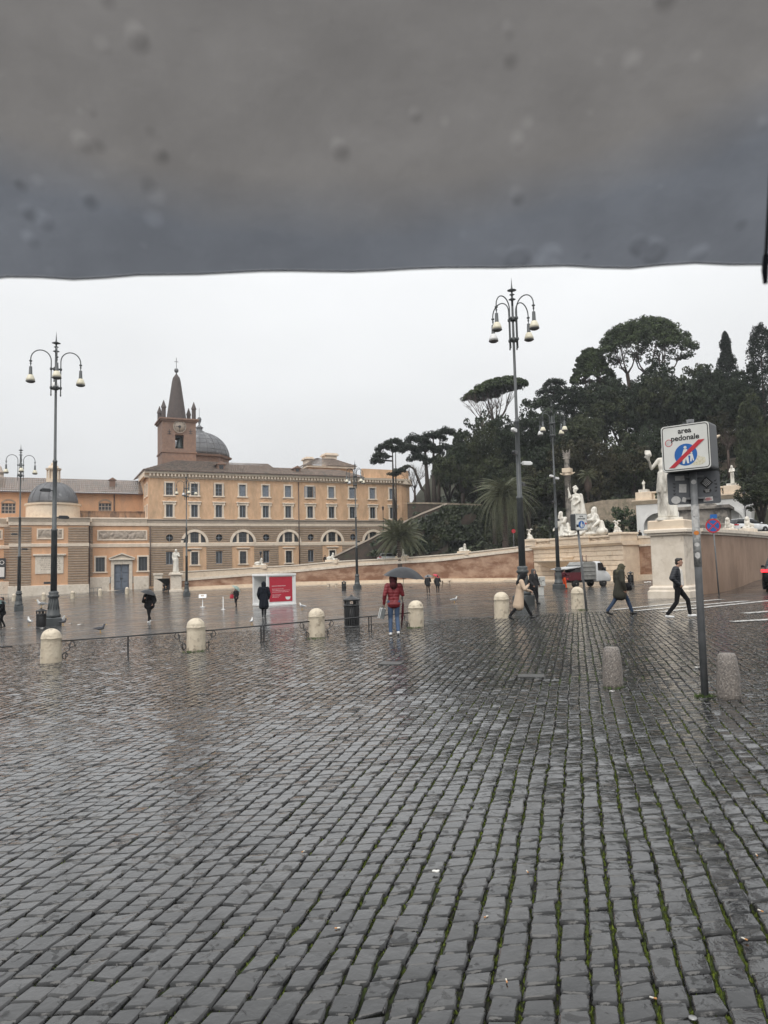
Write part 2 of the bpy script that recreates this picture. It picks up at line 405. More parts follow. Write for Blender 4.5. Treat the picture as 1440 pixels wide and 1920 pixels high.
# --- one continuous sheet; it dips below the free-standing setts near the viewer
xs=np.unique(np.concatenate([np.arange(-22,22.1,0.5),np.linspace(-130,-22,40),np.linspace(22,110,34),np.linspace(-600,-130,10),np.linspace(110,600,10)]).round(3))
ys=np.unique(np.concatenate([np.arange(-2,29.1,0.5),np.linspace(29,175,74),np.linspace(-120,-2,16),np.linspace(175,900,14)]).round(3))
XX,YY=np.meshgrid(xs,ys);ZZ=Gn(XX,YY)
NR=((YY>NEAR_Y0)&(YY<NEAR_Y1)&(np.abs(XX)<0.57*YY+1.6)).astype(np.float32)
ZZ=ZZ-0.024*NR
nx,ny=len(xs),len(ys);idx=np.arange(nx*ny).reshape(ny,nx)
F=np.stack([idx[:-1,:-1],idx[:-1,1:],idx[1:,1:],idx[1:,:-1]],-1).reshape(-1,4)
me=fast_mesh('pavement',np.stack([XX,YY,ZZ],-1).reshape(-1,3),F,paving_material(),True)
a_=me.attributes.new('near','FLOAT','POINT');a_.data.foreach_set('value',NR.ravel())
pavement=tag(link('pavement',me),'wet dark cobbled paving of the square',None,None,'structure')
# --- setts: curved courses, each course a strip between two stream lines
def heading(x):
    t=np.clip((x+9)/11.0,0,1);t=t*t*(3-2*t);return np.radians(4.0+10.5*t)
yy=np.arange(0.8,28.6,0.1)
Y0=5.0;k0=int(np.argmin(abs(yy-Y0)))
base=np.cumsum(np.random.normal(0.137,0.009,300));base=base-base.mean()-2.5
line=np.zeros((len(base),len(yy)));line[:,k0]=base
for k in range(k0+1,len(yy)):line[:,k]=line[:,k-1]+np.tan(heading(line[:,k-1]))*0.1
for k in range(k0-1,-1,-1):line[:,k]=line[:,k+1]-np.tan(heading(line[:,k+1]))*0.1
# slight waviness of the courses
for i in range(len(base)):
    line[i]+=0.006*np.sin(yy*1.3+i*0.7)+0.004*np.sin(yy*4.1+i*1.9)
rng=np.random.default_rng(11)
cells=[]  # xl0,xr0,y0l,y0r,xl1,xr1,y1l,y1r
for i in range(len(base)-1):
    L0,L1=line[i],line[i+1]
    y=NEAR_Y0-0.3+rng.uniform(0,0.12)
    n=260;ln=rng.normal(0.134,0.02,n).clip(0.09,0.19);e=y+np.concatenate([[0],np.cumsum(ln)]);e=e[e<NEAR_Y1-0.05]
    sk=rng.normal(0,0.007,len(e))
    xm=np.interp(e,yy,(L0+L1)/2);keep=np.abs(xm)<0.57*e+1.5
    wd=np.interp(e,yy,L1-L0)
    for k in range(len(e)-1):
        if not keep[k]:continue
        a,b_=e[k],e[k+1]
        if wd[k]>0.2:
            sp=rng.uniform(0.44,0.56);parts_=((0,sp),(sp,1))
        else:parts_=((0,1),)
        for f0,f1 in parts_:
            cells.append((i,a+sk[k]*(-1),a+sk[k],b_-sk[k+1],b_+sk[k+1],f0,f1))
cells=np.array(cells);ci=cells[:,0].astype(int);f0,f1=cells[:,5],cells[:,6]
def lx(i,y):
    t=np.clip((y-yy[0])/0.1,0,len(yy)-1.001);k=t.astype(int);u=t-k
    return line[i,k]*(1-u)+line[i,k+1]*u
def corner(yc,fr):return(1-fr)*lx(ci,yc)+fr*lx(ci+1,yc)
ya,yb,yc_,yd=cells[:,1],cells[:,2],cells[:,4],cells[:,3]  # near-left, near-right, far-right, far-left
C4=np.stack([np.stack([corner(ya,f0),ya],-1),np.stack([corner(yb,f1),yb],-1),np.stack([corner(yc_,f1),yc_],-1),np.stack([corner(yd,f0),yd],-1)],1)
N=len(C4);C4+=rng.normal(0,0.0048,C4.shape)
cen=C4.mean(1)
ex=(C4[:,1]+C4[:,2]-C4[:,0]-C4[:,3])/2;ey=(C4[:,2]+C4[:,3]-C4[:,0]-C4[:,1])/2
wx=np.linalg.norm(ex,axis=1);wy=np.linalg.norm(ey,axis=1)
gx=rng.uniform(0.005,0.010,N)*(1+0.8*np.clip((cen[:,0]+1.0)/2.0,0,1));gy=rng.uniform(0.005,0.011,N)
sxn=1-gx/wx;syn=1-gy/wy
# 8-point ring in unit cell coordinates: cut corners, slightly bulging sides
cut=rng.uniform(0.05,0.17,(N,4));bul=rng.uniform(-0.01,0.035,(N,4))
ring=np.zeros((N,8,2))
sg=[(-1,-1),(1,-1),(1,1),(-1,1)]
for k,(a,b_)in enumerate(sg):
    c=cut[:,k]
    if k in(0,2):p1=(a,b_*(1-c));p2=(a*(1-c),b_)
    else:p1=(a*(1-c),b_);p2=(a,b_*(1-c))
    for j,p in enumerate((p1,p2)):
        ring[:,2*k+j,0]=p[0];ring[:,2*k+j,1]=p[1]
ring+=rng.normal(0,0.026,ring.shape)
def world(u):  # u (N,k,2) in -1..1
    s=u[...,0]*sxn[:,None];t=u[...,1]*syn[:,None]
    w00=(1-s)*(1-t)/4;w10=(1+s)*(1-t)/4;w11=(1+s)*(1+t)/4;w01=(1-s)*(1+t)/4
    return w00[...,None]*C4[:,None,0]+w10[...,None]*C4[:,None,1]+w11[...,None]*C4[:,None,2]+w01[...,None]*C4[:,None,3]
hj=rng.normal(0,0.0028,N);tx=rng.normal(0,0.016,N);ty=rng.normal(0,0.022,N);dome=rng.uniform(0.0,0.006,N)
def ht(P,r):
    d=P-cen[:,None];return Gn(P[...,0],P[...,1])+hj[:,None]+d[...,0]*tx[:,None]+d[...,1]*ty[:,None]+r
outer=world(ring);inner=world(ring*0.84);low=world(ring*1.01)
zo=ht(outer,-0.0065-dome[:,None]*0.5)+rng.normal(0,0.0012,(N,8));zi=ht(inner,0)+rng.normal(0,0.0011,(N,8));zl=ht(low,-0.05)
zc=ht(cen[:,None],dome[:,None]*0.5)
IN3=np.concatenate([inner,zi[...,None]],-1)
near_v=np.concatenate([np.concatenate([cen[:,None],zc[...,None]],-1),IN3,np.concatenate([outer,zo[...,None]],-1),np.concatenate([low,zl[...,None]],-1),IN3],1)  # the rim ring is doubled so the worn edge stays crisp
q=[]
for k in range(4):q.append((0,1+2*k,1+(2*k+1)%8,1+(2*k+2)%8))
for k in range(8):j=(k+1)%8;q.append((9+k,9+j,25+j,25+k))
for k in range(8):j=(k+1)%8;q.append((17+k,17+j,9+j,9+k))
QN=np.array(q)
far_sel=cen[:,1]>11
tone=rng.beta(2.2,2.6,N)
P3=np.stack([cen[:,0],cen[:,1],Gn(cen[:,0],cen[:,1])-EYE],-1)
dep=P3@np.array(CF);pxs=720+FPX*(P3@np.array(CR))/dep;pys=960-FPX*(P3@np.array(CU))/dep
vis=(pxs>-20)&(pxs<1460)&(pys>1000)&(pys<1935)&(dep>0.5)
order=np.argsort(np.where(vis,dep,1e9));single=order[:300]
is_single=np.zeros(N,bool);is_single[single]=True
SETT=sett_material()
def sett_mesh(name,sel):
    V=near_v[sel].reshape(-1,3);n=len(sel)
    F=(QN[None]+(np.arange(n)*33)[:,None,None]).reshape(-1,4)
    m_=fast_mesh(name,V,F,SETT,True)
    a=m_.attributes.new('tone','FLOAT','POINT');a.data.foreach_set('value',np.repeat(tone[sel],33).astype(np.float32))
    return m_
tag(link('cobblestones',sett_mesh('cobblestones',np.where(~is_single&~far_sel)[0]),pavement),None,None,None,'stuff')
fs_=np.where(far_sel)[0];FQ=[]
for k in range(4):FQ.append((0,1+2*k,1+(2*k+1)%8,1+(2*k+2)%8))
for k in range(8):j=(k+1)%8;FQ.append((9+k,9+j,17+j,17+k))
FQ=np.array(FQ);fv=np.concatenate([near_v[fs_][:,:9],near_v[fs_][:,17:25]+np.array([0,0,0.01]),near_v[fs_][:,1:9]],1)
fm=fast_mesh('cobblestones',fv.reshape(-1,3),(FQ[None]+(np.arange(len(fs_))*25)[:,None,None]).reshape(-1,4),SETT,True)
a_=fm.attributes.new('tone','FLOAT','POINT');a_.data.foreach_set('value',np.repeat(tone[fs_],25).astype(np.float32))
tag(link('cobblestones',fm,pavement),None,None,None,'stuff')
for s_ in single:
    link('cobblestone',sett_mesh('cobblestone',np.array([s_])),pavement)
# --- moss cushions growing in the joints
MOSS=mat('moss',(0.105,0.135,0.018),(0.05,0.07,0.012),rough=0.9,scale=30,island=0.45,spec=0.2)
rm_=np.random.default_rng(5)
K=90000
ri=rm_.integers(0,len(base)-1,K*4);ym=NEAR_Y0+0.3+rm_.power(0.62,K*4)*8.5
xm=lx(ri,ym);ok=(np.abs(xm)<0.55*ym+0.2)
patch=np.sin(xm*2.3+1.1*np.sin(ym*1.7))*0.5+np.sin(ym*2.9+ri*2.4)*0.45+np.sin(ri*12.9898)*0.5
pr=np.clip(0.12+0.45*np.clip((xm+1.6)/2.2,0,1)+0.42*patch,0.0,1)
ok&=rm_.random(K*4)<pr
xm,ym=xm[ok][:K],ym[ok][:K];cross=rm_.random(len(xm))<0.25
xm=xm+np.where(cross,rm_.uniform(-0.06,0.06,len(xm)),rm_.normal(0,0.0048,len(xm)))
# cross-joint ones are moved to the nearest sett edge
n_=len(xm);rad=rm_.uniform(0.0028,0.0075,n_);hh=rm_.uniform(0.003,0.0125,n_)
zb=Gn(xm,ym)-0.017
an=rm_.uniform(0,2*PI,n_);V=np.zeros((n_,5,3))
for k in range(4):
    V[:,k,0]=xm+rad*np.cos(an+k*PI/2);V[:,k,1]=ym+rad*np.sin(an+k*PI/2)*1.5;V[:,k,2]=zb-0.006
V[:,4,0]=xm+rm_.normal(0,0.003,n_);V[:,4,1]=ym+rm_.normal(0,0.003,n_);V[:,4,2]=zb+hh
T=np.array([(0,1,4),(1,2,4),(2,3,4),(3,0,4)])
mm_=fast_mesh('moss',V.reshape(-1,3),(T[None]+(np.arange(n_)*5)[:,None,None]).reshape(-1,3),MOSS,False)
tag(link('moss',mm_),'green moss growing in the joints between cobbles','moss',None,'stuff')
# --- iron covers let into the paving
IRONC=mat('wet_cast_iron',(0.06,0.06,0.058),(0.04,0.04,0.039),rough=0.3,scale=12,bump=0.3,bscale=60)
for px,py,w_,d_,lab in((733,1244,0.45,0.4,'flat grey drain cover set in the cobbles, nearer the red jacket'),(996,1268,0.42,0.3,'flat grey drain cover set in cobbles in front of the beige coat')):
    p=gp(px,py);mb=MB();zz=G(p.x,p.y)
    mb.bbox((-w_/2,-d_/2,-0.03),(w_/2,d_/2,0.016),0.006)
    o=mb.build('drain_cover',IRONC,None,(p.x,p.y,zz),R(-13));tag(o,lab,'drain cover','drain covers')
# --- painted lines of the crossing at the foot of the ramp
PAINT=mat('worn_road_paint',(0.72,0.72,0.70),(0.5,0.5,0.48),rough=0.25,scale=8,c3=(0.09,0.085,0.08),s3=7,c3r=(0.52,0.6),bump=0.4,bscale=40)
for(ax,ay),(bx,by)in(((1150,1143.5),(1353,1124)),((1187,1146),(1400,1127)),((1240,1147.5),(1470,1124)),((1395,1150.5),(1500,1142)),((1372,1166),(1480,1160))):
    p,q_=gp(ax,ay),gp(bx,by);d=(q_-p);d.z=0;L_=d.length;d.normalize();nrm=Vector((-d.y,d.x,0))
    V=[];F_=[];K_=30
    for i in range(K_+1):
        c=p+d*(L_*i/K_)
        for sgn in(-1,1):
            u=c+nrm*sgn*(0.2+random.uniform(-0.025,0.025));V.append((u.x,u.y,G(u.x,u.y)+0.012))
    for i in range(K_):F_.append((2*i,2*i+1,2*i+3,2*i+2))
    me=bpy.data.meshes.new('road_line');me.from_pydata(V,[],F_);me.materials.append(PAINT);me.update()
    tag(link('road_marking',me),'worn white crossing line painted on the cobbles',None,'white crossing lines','structure')
# ================================================================== buildings on the far side of the square
OCHRE=mat('ochre_brick_render',(0.71,0.47,0.295),(0.59,0.375,0.225),rough=0.85,scale=1.8,bump=0.35,bscale=9,c3=(0.44,0.30,0.19),s3=0.5,c3r=(0.5,0.74),stretch=(1,1,0.4))
ORANGE=mat('orange_render',(0.65,0.385,0.225),(0.56,0.325,0.19),rough=0.85,scale=0.9,c3=(0.46,0.30,0.20),s3=0.6,c3r=(0.5,0.72),bump=0.2,stretch=(1,1,0.35))
RUSTIC=mat('brown_rustic_brick',(0.36,0.275,0.20),(0.28,0.215,0.16),rough=0.8,scale=2.2,bump=0.4,bscale=12,c3=(0.42,0.31,0.22),s3=0.7)
TRIM=mat('pale_stone_trim',(0.82,0.70,0.57),(0.70,0.59,0.47),rough=0.7,scale=1.2,c3=(0.42,0.35,0.28),s3=0.5,c3r=(0.58,0.75))
FRIEZE=mat('grey_stone_frieze',(0.44,0.37,0.30),(0.36,0.30,0.25),rough=0.75,scale=1.0)
TRAV=mat('travertine',(0.72,0.60,0.46),(0.62,0.50,0.38),rough=0.55,scale=1.6,bump=0.3,bscale=10,c3=(0.45,0.36,0.27),s3=0.7,c3r=(0.56,0.76))
TRAVW=mat('pale_travertine',(0.74,0.66,0.56),(0.62,0.54,0.44),rough=0.6,scale=2.5,bump=0.3,bscale=20,c3=(0.40,0.33,0.25),s3=1.2,c3r=(0.58,0.72))
MARBLE=mat('weathered_marble',(0.76,0.73,0.66),(0.60,0.56,0.49),rough=0.55,scale=2.6,c3=(0.26,0.235,0.20),s3=1.6,c3r=(0.52,0.7),bump=0.3,bscale=14,stretch=(1,1,0.4))
GLASS=mat('dark_window_glass',(0.035,0.04,0.045),(0.06,0.065,0.07),rough=0.12,scale=0.8)
SHUT=mat('blue_grey_shutter',(0.24,0.275,0.32),(0.19,0.22,0.26),rough=0.6,scale=3)
SHUTD=mat('dark_grey_shutter',(0.085,0.09,0.095),(0.06,0.065,0.07),rough=0.5,scale=3)
ROOF=mat('roman_roof_tiles',(0.27,0.205,0.165),(0.16,0.13,0.11),rough=0.75,scale=2.2,c3=(0.13,0.12,0.105),s3=0.9,c3r=(0.48,0.68),island=0.22)
LEAD=mat('lead_sheet',(0.15,0.152,0.158),(0.095,0.097,0.104),rough=0.45,scale=0.7,c3=(0.36,0.36,0.36),s3=0.9,c3r=(0.58,0.75),rough2=0.6)
TBRICK=mat('red_tower_brick',(0.27,0.175,0.13),(0.20,0.13,0.10),rough=0.85,scale=1.6,bump=0.3,bscale=9,c3=(0.24,0.16,0.125),s3=0.6)
SPIRE=mat('dark_spire_brick',(0.105,0.085,0.078),(0.08,0.066,0.062),rough=0.85,scale=2.4,bump=0.3,bscale=12)
DOORP=mat('grey_blue_door_paint',(0.16,0.185,0.225),(0.12,0.14,0.175),rough=0.45,scale=2)
PIPE=mat('brown_downpipe',(0.09,0.06,0.05),rough=0.5)
DARKM=mat('dark_metal',(0.03,0.032,0.034),(0.045,0.047,0.05),rough=0.4,scale=5)
INK=mat('black_print',(0.012,0.012,0.013),rough=0.6)
WHITEP=mat('white_print',(0.8,0.8,0.78),(0.74,0.74,0.72),rough=0.5)
A0=Vector((-42.0,131.0,0));FANG=math.atan2(0.418,0.908);FX=Vector((math.cos(FANG),math.sin(FANG),0));FY=Vector((-FX.y,FX.x,0))
def fac(px,py,yo=0.0):
    d=ray(px,py);k=(yo+A0.dot(FY)-CAM.dot(FY))/d.dot(FY);p=CAM+d*k
    return(p-A0).dot(FX),p.z
def frame_empty(name,label,cat,s=0,y=0):
    p=A0+FX*s+FY*y
    return empty(name,(p.x,p.y,0),FANG,label,cat)
def holed(mb,s0,s1,z0,z1,y,rects,depth=0.3,mi=0):
    """front face of a wall with real openings and reveals"""
    xs=sorted({s0,s1,*[v for r in rects for v in r[:2]if s0<v<s1]});zs=sorted({z0,z1,*[v for r in rects for v in r[2:]if z0<v<z1]})
    for i in range(len(xs)-1):
        for j in range(len(zs)-1):
            cx,cz=(xs[i]+xs[i+1])/2,(zs[j]+zs[j+1])/2
            if any(r[0]<cx<r[1]and r[2]<cz<r[3]for r in rects):continue
            mb.add([(xs[i],y,zs[j]),(xs[i+1],y,zs[j]),(xs[i+1],y,zs[j+1]),(xs[i],y,zs[j+1])],[(0,1,2,3)],mi)
    for a,b,c,d in rects:
        mb.add([(a,y,c),(b,y,c),(b,y,d),(a,y,d),(a,y+depth,c),(b,y+depth,c),(b,y+depth,d),(a,y+depth,d)],
               [(0,4,5,1),(1,5,6,2),(2,6,7,3),(3,7,4,0)],mi)
def courses(mb,s0,s1,z0,z1,y,cut=lambda a,b:[],pitch=0.42,joint=0.09,proud=0.12):
    """horizontal rustication: proud courses with sunk joints, cut round openings; cut(zlo,zhi)->[(a,b)]"""
    n=max(1,round((z1-z0)/pitch));h=(z1-z0)/n
    for i in range(n):
        a,b=z0+i*h+joint/2,z0+(i+1)*h-joint/2;segs=[(s0,s1)]
        for ca,cb in cut(a,b):
            new=[]
            for u,v in segs:
                if cb<=u or ca>=v:new.append((u,v));continue
                if ca>u:new.append((u,ca))
                if cb<v:new.append((cb,v))
            segs=new
        for u,v in segs:
            if v-u<0.08:continue
            jx=random.uniform(-0.012,0.012)
            mb.add([(u,y-proud+jx+0.03,a),(v,y-proud+jx+0.03,a),(v,y-proud+jx,a+0.05),(u,y-proud+jx,a+0.05),(u,y-proud+jx,b-0.05),(v,y-proud+jx,b-0.05),(v,y-proud+jx+0.03,b),(u,y-proud+jx+0.03,b),
                    (u,y+0.02,a),(v,y+0.02,a),(v,y+0.02,b),(u,y+0.02,b)],
                   [(0,1,2,3),(3,2,5,4),(4,5,6,7),(8,9,1,0),(7,6,10,11),(0,3,4,7,11,8),(1,9,10,6,5,2)])
def moulding(mb,s0,s1,prof,y):
    """prof [(out,z)...] swept along s (out = projection from the wall)"""
    poly=[(y-o,z)for o,z in prof];n=len(poly)
    vs=[(s0,a,z)for a,z in poly]+[(s1,a,z)for a,z in poly]
    fs=[tuple(range(n-1,-1,-1)),tuple(range(n,2*n))]
    for i in range(n):j=(i+1)%n;fs.append((i,j,j+n,i+n))
    mb.add(vs,fs)
def arch_pts(r,n=18,c=(0,0),a0=0,a1=PI):return[(c[0]+r*math.cos(a0+(a1-a0)*i/n),c[1]+r*math.sin(a0+(a1-a0)*i/n))for i in range(n+1)]
def arch_band(mb,s,z,r0,r1,y0,y1,n=20,a0=0,a1=PI,mi=0):
    o=arch_pts(r1,n,(s,z),a0,a1);i_=arch_pts(r0,n,(s,z),a0,a1)
    for k in range(n):
        p=[i_[k],o[k],o[k+1],i_[k+1]]
        vs=[(x,y0,zz)for x,zz in p]+[(x,y1,zz)for x,zz in p]
        mb.add(vs,[(3,2,1,0),(4,5,6,7),(0,1,5,4),(1,2,6,5),(2,3,7,6),(3,0,4,7)],mi)
def tile_roof(name,quad,parent,pitch=0.36,M=None,mat_=None):
    """barrel tile rows running down a four-cornered slope: quad = eave-left, eave-right, ridge-right, ridge-left"""
    el,er,rr,rl=[Vector(p)for p in quad];n=max(3,int((er-el).length/pitch));V=[];F_=[]
    nrm=(er-el).cross(rl-el).normalized()
    if nrm.z<0:nrm=-nrm
    rows=max(3,int((rl-el).length/0.9))
    mb=MB()
    for i in range(n):
        for h_ in range(2):
            t0,t1=(i+h_*0.5)/n,(i+h_*0.5+0.5)/n
            z=0.10 if h_==0 else 0.0
            for k in range(rows):
                k0,k1=k/rows,(k+1)/rows;lift=0.05
                a=el.lerp(er,t0).lerp(rl.lerp(rr,t0),k0);b=el.lerp(er,t1).lerp(rl.lerp(rr,t1),k0)
                c=el.lerp(er,t1).lerp(rl.lerp(rr,t1),k1);d=el.lerp(er,t0).lerp(rl.lerp(rr,t0),k1)
                if h_==0:
                    m0=(a+b)/2+nrm*(0.16+lift);m1=(c+d)/2+nrm*0.13;up=nrm*lift
                    mb.add([a+up,m0,b+up,c,m1,d],[(0,1,4,5),(1,2,3,4)])
                else:
                    mb.add([a+nrm*0.02,b+nrm*0.02,c,d],[(0,1,2,3)])
    return mb.build(name,mat_ or ROOF,parent)
# ---------------------------------------------------------------- long convent building
cv=frame_empty('convent_building','long ochre four-storey building with brown rusticated ground floor and tiled roof','building')
BAY0,BAY=3.58,4.46;NB=11;SE=50.4
bays=[BAY0+BAY*k for k in range(NB)]
upw=[(b-0.62,b+0.62,15.95,18.15)for b in bays];low=[(b-0.6,b+0.6,11.95,14.25)for b in bays]
mb=MB();holed(mb,0,SE,11.45,20.2,0,upw+low);mb.build('upper_wall',OCHRE,cv)
gw=[]
for k,b in enumerate(bays):
    gw.append((b-0.62,b+0.62,3.4,5.7)if k%2==0 else((b-0.62,b+0.62,3.3,5.6)if k not in(5,)else(b-0.62,b+0.62,1.9,5.6)))
lun=[(b-2.05,b+2.05,7.2,9.25)for k,b in enumerate(bays)if k%2==1]
rnd=[(b-0.68,b+0.68,7.5,8.86)for k,b in enumerate(bays)if k%2==0]
mb=MB();holed(mb,0,SE,-1.6,10.4,0,gw+lun+rnd,0.35)
for k,b in enumerate(bays):  # spandrels that round the arched and circular openings
    if k%2==1:
        pts=arch_pts(2.05,18,(b,7.2))
        for i in range(18):
            (x0,z0),(x1,z1)=pts[i],pts[i+1]
            mb.add([(x0,0.004,z0),(x0,0.004,9.25),(x1,0.004,9.25),(x1,0.004,z1)],[(0,1,2,3)])
    else:
        pts=arch_pts(0.66,24,(b,8.18),0,2*PI)
        for i in range(24):
            (x0,z0),(x1,z1)=pts[i],pts[i+1];e=8.86 if z0+z1>16.36 else 7.5
            mb.add([(x0,0.004,z0),(x0,0.004,e),(x1,0.004,e),(x1,0.004,z1)],[(0,1,2,3)])
mb.build('lower_wall',OCHRE,cv)
def cut_up(a,b):
    z=(a+b)/2;r=[]
    for k,s in enumerate(bays):
        if k%2==1:
            d=z-7.2
            if abs(d)<2.45:r.append((s-math.sqrt(2.45**2-d*d),s+math.sqrt(2.45**2-d*d)))
        else:
            d=z-8.18
            if abs(d)<0.74:r.append((s-math.sqrt(0.74**2-d*d),s+math.sqrt(0.74**2-d*d)))
    return r
mb=MB();courses(mb,0,SE,7.35,10.3,0,cut_up)
for k,s in enumerate(bays):
    if k%2==0:
        courses(mb,s-2.35 if k else 0,s+2.35 if k<10 else SE,-0.4,6.6,0,lambda a,b,s=s:[(s-0.63,s+0.63)]if(b>3.4 and a<5.7)else[])
mb.build('rusticated_courses',RUSTIC,cv)
mb=MB();moulding(mb,-0.25,SE+0.2,[(0,6.6),(0.16,6.62),(0.2,7.2),(0,7.3)],0);mb.build('string_course',TRIM,cv)
mb=MB();moulding(mb,-0.3,SE+0.3,[(0,10.3),(0.2,10.32),(0.24,10.75),(0.05,10.8),(0.05,10.8)],0);mb.build('string_course',TRIM,cv)
mb=MB();moulding(mb,-0.3,SE+0.3,[(0,10.8),(0.12,10.82),(0.16,11.3),(0.34,11.42),(0.34,11.55),(0,11.6)],0);mb.build('frieze',FRIEZE,cv)
# eaves cornice with brackets
mb=MB();moulding(mb,-0.8,SE+0.4,[(0,19.0),(0.12,19.02),(0.2,19.3),(0.25,19.6),(0.75,19.75),(0.85,20.15),(0,20.25)],0)
moulding(mb,-0.8,-0.3,[(0,19.3),(0,20.2),(-9,20.2),(-9,19.3)],0)
mb.build('cornice',TRIM,cv)
mb=MB()
for i in range(int(SE/0.62)):s=0.2+i*0.62;mb.bbox((s-0.15,-0.7,19.28),(s+0.15,-0.2,19.72),0.04)
mb.build('cornice_brackets',TRIM,cv)
# windows: made once, copied
def part(name,mb,m,parent,loc=(0,0,0)):return mb.build(name,m,parent,loc)
def surround(w,h,t=0.28,sill=0.12,proud=0.1,sillw=0.18):
    mb=MB()
    mb.bbox((-w/2-t,-proud,-0.0),(-w/2,0.05,h),0.02);mb.bbox((w/2,-proud,0),(w/2+t,0.05,h),0.02)
    mb.bbox((-w/2-t,-proud-0.01,h),(w/2+t,0.05,h+t),0.02);mb.bbox((-w/2-t-sillw,-proud-0.1,-sill-0.12),(w/2+t+sillw,0.05,0),0.03)
    return mb
def pane_mesh(w,h):
    mb=MB();mb.box((-w/2,0.24,0),(w/2,0.28,h))
    return mb
def mullions(w,h,nx,nz,t=0.07):
    mb=MB()
    for i in range(nx+1):x=-w/2+w*i/nx;mb.box((x-t/2 if 0<i<nx else(x if i==0 else x-t),0.19,0),(x+t/2 if 0<i<nx else(x+t if i==0 else x),0.238,h))
    for j in range(nz+1):z=h*j/nz;z=min(max(z,t/2),h-t/2);mb.box((-w/2+t,0.192,z-t/2),(w/2-t,0.236,z+t/2))
    return mb
def shutter_leaf(w,h):
    mb=MB();e=0.06
    for a,b in(((-w/2,0),(-w/2+e,h)),((w/2-e,0),(w/2,h)),((-w/2+e,0),(w/2-e,e)),((-w/2+e,h-e),(w/2-e,h)),((-w/2+e,h*0.5-e/2),(w/2-e,h*0.5+e/2))):
        mb.box((a[0],0.1,a[1]),(b[0],0.16,b[1]))
    n=18
    for i in range(n):
        z=e+(h-2*e)*(i+0.5)/n;mb.add([(-w/2+e,0.115,z-0.05),(w/2-e,0.115,z-0.05),(w/2-e,0.15,z+0.05),(-w/2+e,0.15,z+0.05)],[(0,1,2,3)])
    return mb
SUR1=surround(1.24,2.2).mesh('window',TRIM);PAN1=pane_mesh(1.24,2.2).mesh('pane',GLASS);MUL1=mullions(1.24,2.2,2,3).mesh('window_bars',SHUTD)
LEAF=shutter_leaf(0.6,2.2).mesh('shutter',SHUT);MULW=mullions(1.24,2.2,2,3).mesh('window_bars',SHUT)
for k,b in enumerate(bays):
    f=link('window',SUR1,cv,(b,0,15.95));link('pane',PAN1,f)
    if k in(0,1,2):
        link('window_bars',MULW,f)
        for sg in(-1,1):link('shutter',LEAF,f,(sg*0.93,-0.21,0)).scale=(0.12,1,1)
    elif k==6:
        link('window_bars',MUL1,f)
        for sg in(-1,1):link('shutter',LEAF,f,(sg*0.9,-0.2,0),sg*R(18))
    else:
        for sg in(-1,1):link('shutter',LEAF,f,(sg*0.31,0.03,0),0)
SUR2=surround(1.2,2.3,0.3)
SUR2.bbox((-1.25,-0.28,2.72),(1.25,0.05,2.9),0.04);SUR2.bbox((-1.1,-0.18,2.6),(1.1,0.05,2.72),0.03)
for sg in(-1,1):SUR2.bbox((sg*1.0-0.12,-0.2,2.2),(sg*1.0+0.12,0.05,2.6),0.03)
SUR2=SUR2.mesh('window',TRIM);PAN2=pane_mesh(1.2,2.3).mesh('pane',GLASS);MUL2=mullions(1.2,2.3,2,1,0.1).mesh('window_bars',SHUT)
HOOD=MB();arch_band(HOOD,0,2.95,0.5,0.62,-0.1,0.05,12);HOOD=HOOD.mesh('blind_arch',OCHRE)
for b in bays:
    f=link('window',SUR2,cv,(b,0,11.95));link('pane',PAN2,f);link('window_bars',MUL2,f);link('blind_arch',HOOD,f)
mb=MB();arch_band(mb,0,0,2.05,2.5,-0.2,0.05,22);LARCH=mb.mesh('arched_window',TRIM)
mb=MB();pts=arch_pts(2.06,22);mb.prism([(x,z)for x,z in pts],0.3,0.34);LPANE=mb.mesh('pane',GLASS)
mb=MB()
for x in(-0.95,0.95):mb.bbox((x-0.2,0.02,0),(x+0.2,0.3,1.76),0.02)
LPIER=mb.mesh('pier',TRIM)
mb=MB();mb.box((-0.05,0.22,0),(0.05,0.28,1.95));mb.box((-0.75,0.222,0.95),(-0.05,0.278,1.05));mb.box((0.05,0.222,0.95),(0.75,0.278,1.05));LBAR=mb.mesh('window_bars',SHUTD)
mb=MB();arch_band(mb,0,0,0.64,0.78,-0.14,0.1,24,0,2*PI);RFR=mb.mesh('round_window',RUSTIC)
mb=MB();mb.lathe([(0.66,0),(0.66,0.04)],24,M=Matrix.Rotation(R(90),4,'X'));RPANE=mb.mesh('pane',GLASS)
mb=MB();mb.box((-0.05,0.16,-0.64),(0.05,0.2,0.64));mb.box((-0.64,0.162,-0.05),(-0.05,0.198,0.05));mb.box((0.05,0.162,-0.05),(0.64,0.198,0.05));RBAR=mb.mesh('window_bars',SHUT)
KEY=MB()
for i in range(5):
    a=PI/2+(i-2)*0.2;p=[(math.cos(a-0.085)*2.5,math.sin(a-0.085)*2.5),(math.cos(a+0.085)*2.5,math.sin(a+0.085)*2.5),(math.cos(a+0.085)*3.05,math.sin(a+0.085)*3.05),(math.cos(a-0.085)*3.05,math.sin(a-0.085)*3.05)]
    KEY.prism(p,-0.19,0.02)
KEY=KEY.mesh('keystones',RUSTIC)
for k,b in enumerate(bays):
    if k%2==1:
        f=link('arched_window',LARCH,cv,(b,0,7.2));link('pane',LPANE,f);link('pier',LPIER,f);link('window_bars',LBAR,f);link('keystones',KEY,f)
    else:
        f=link('round_window',RFR,cv,(b,0,8.18));link('pane',RPANE,f,(0,0.3,0));link('window_bars',RBAR,f)
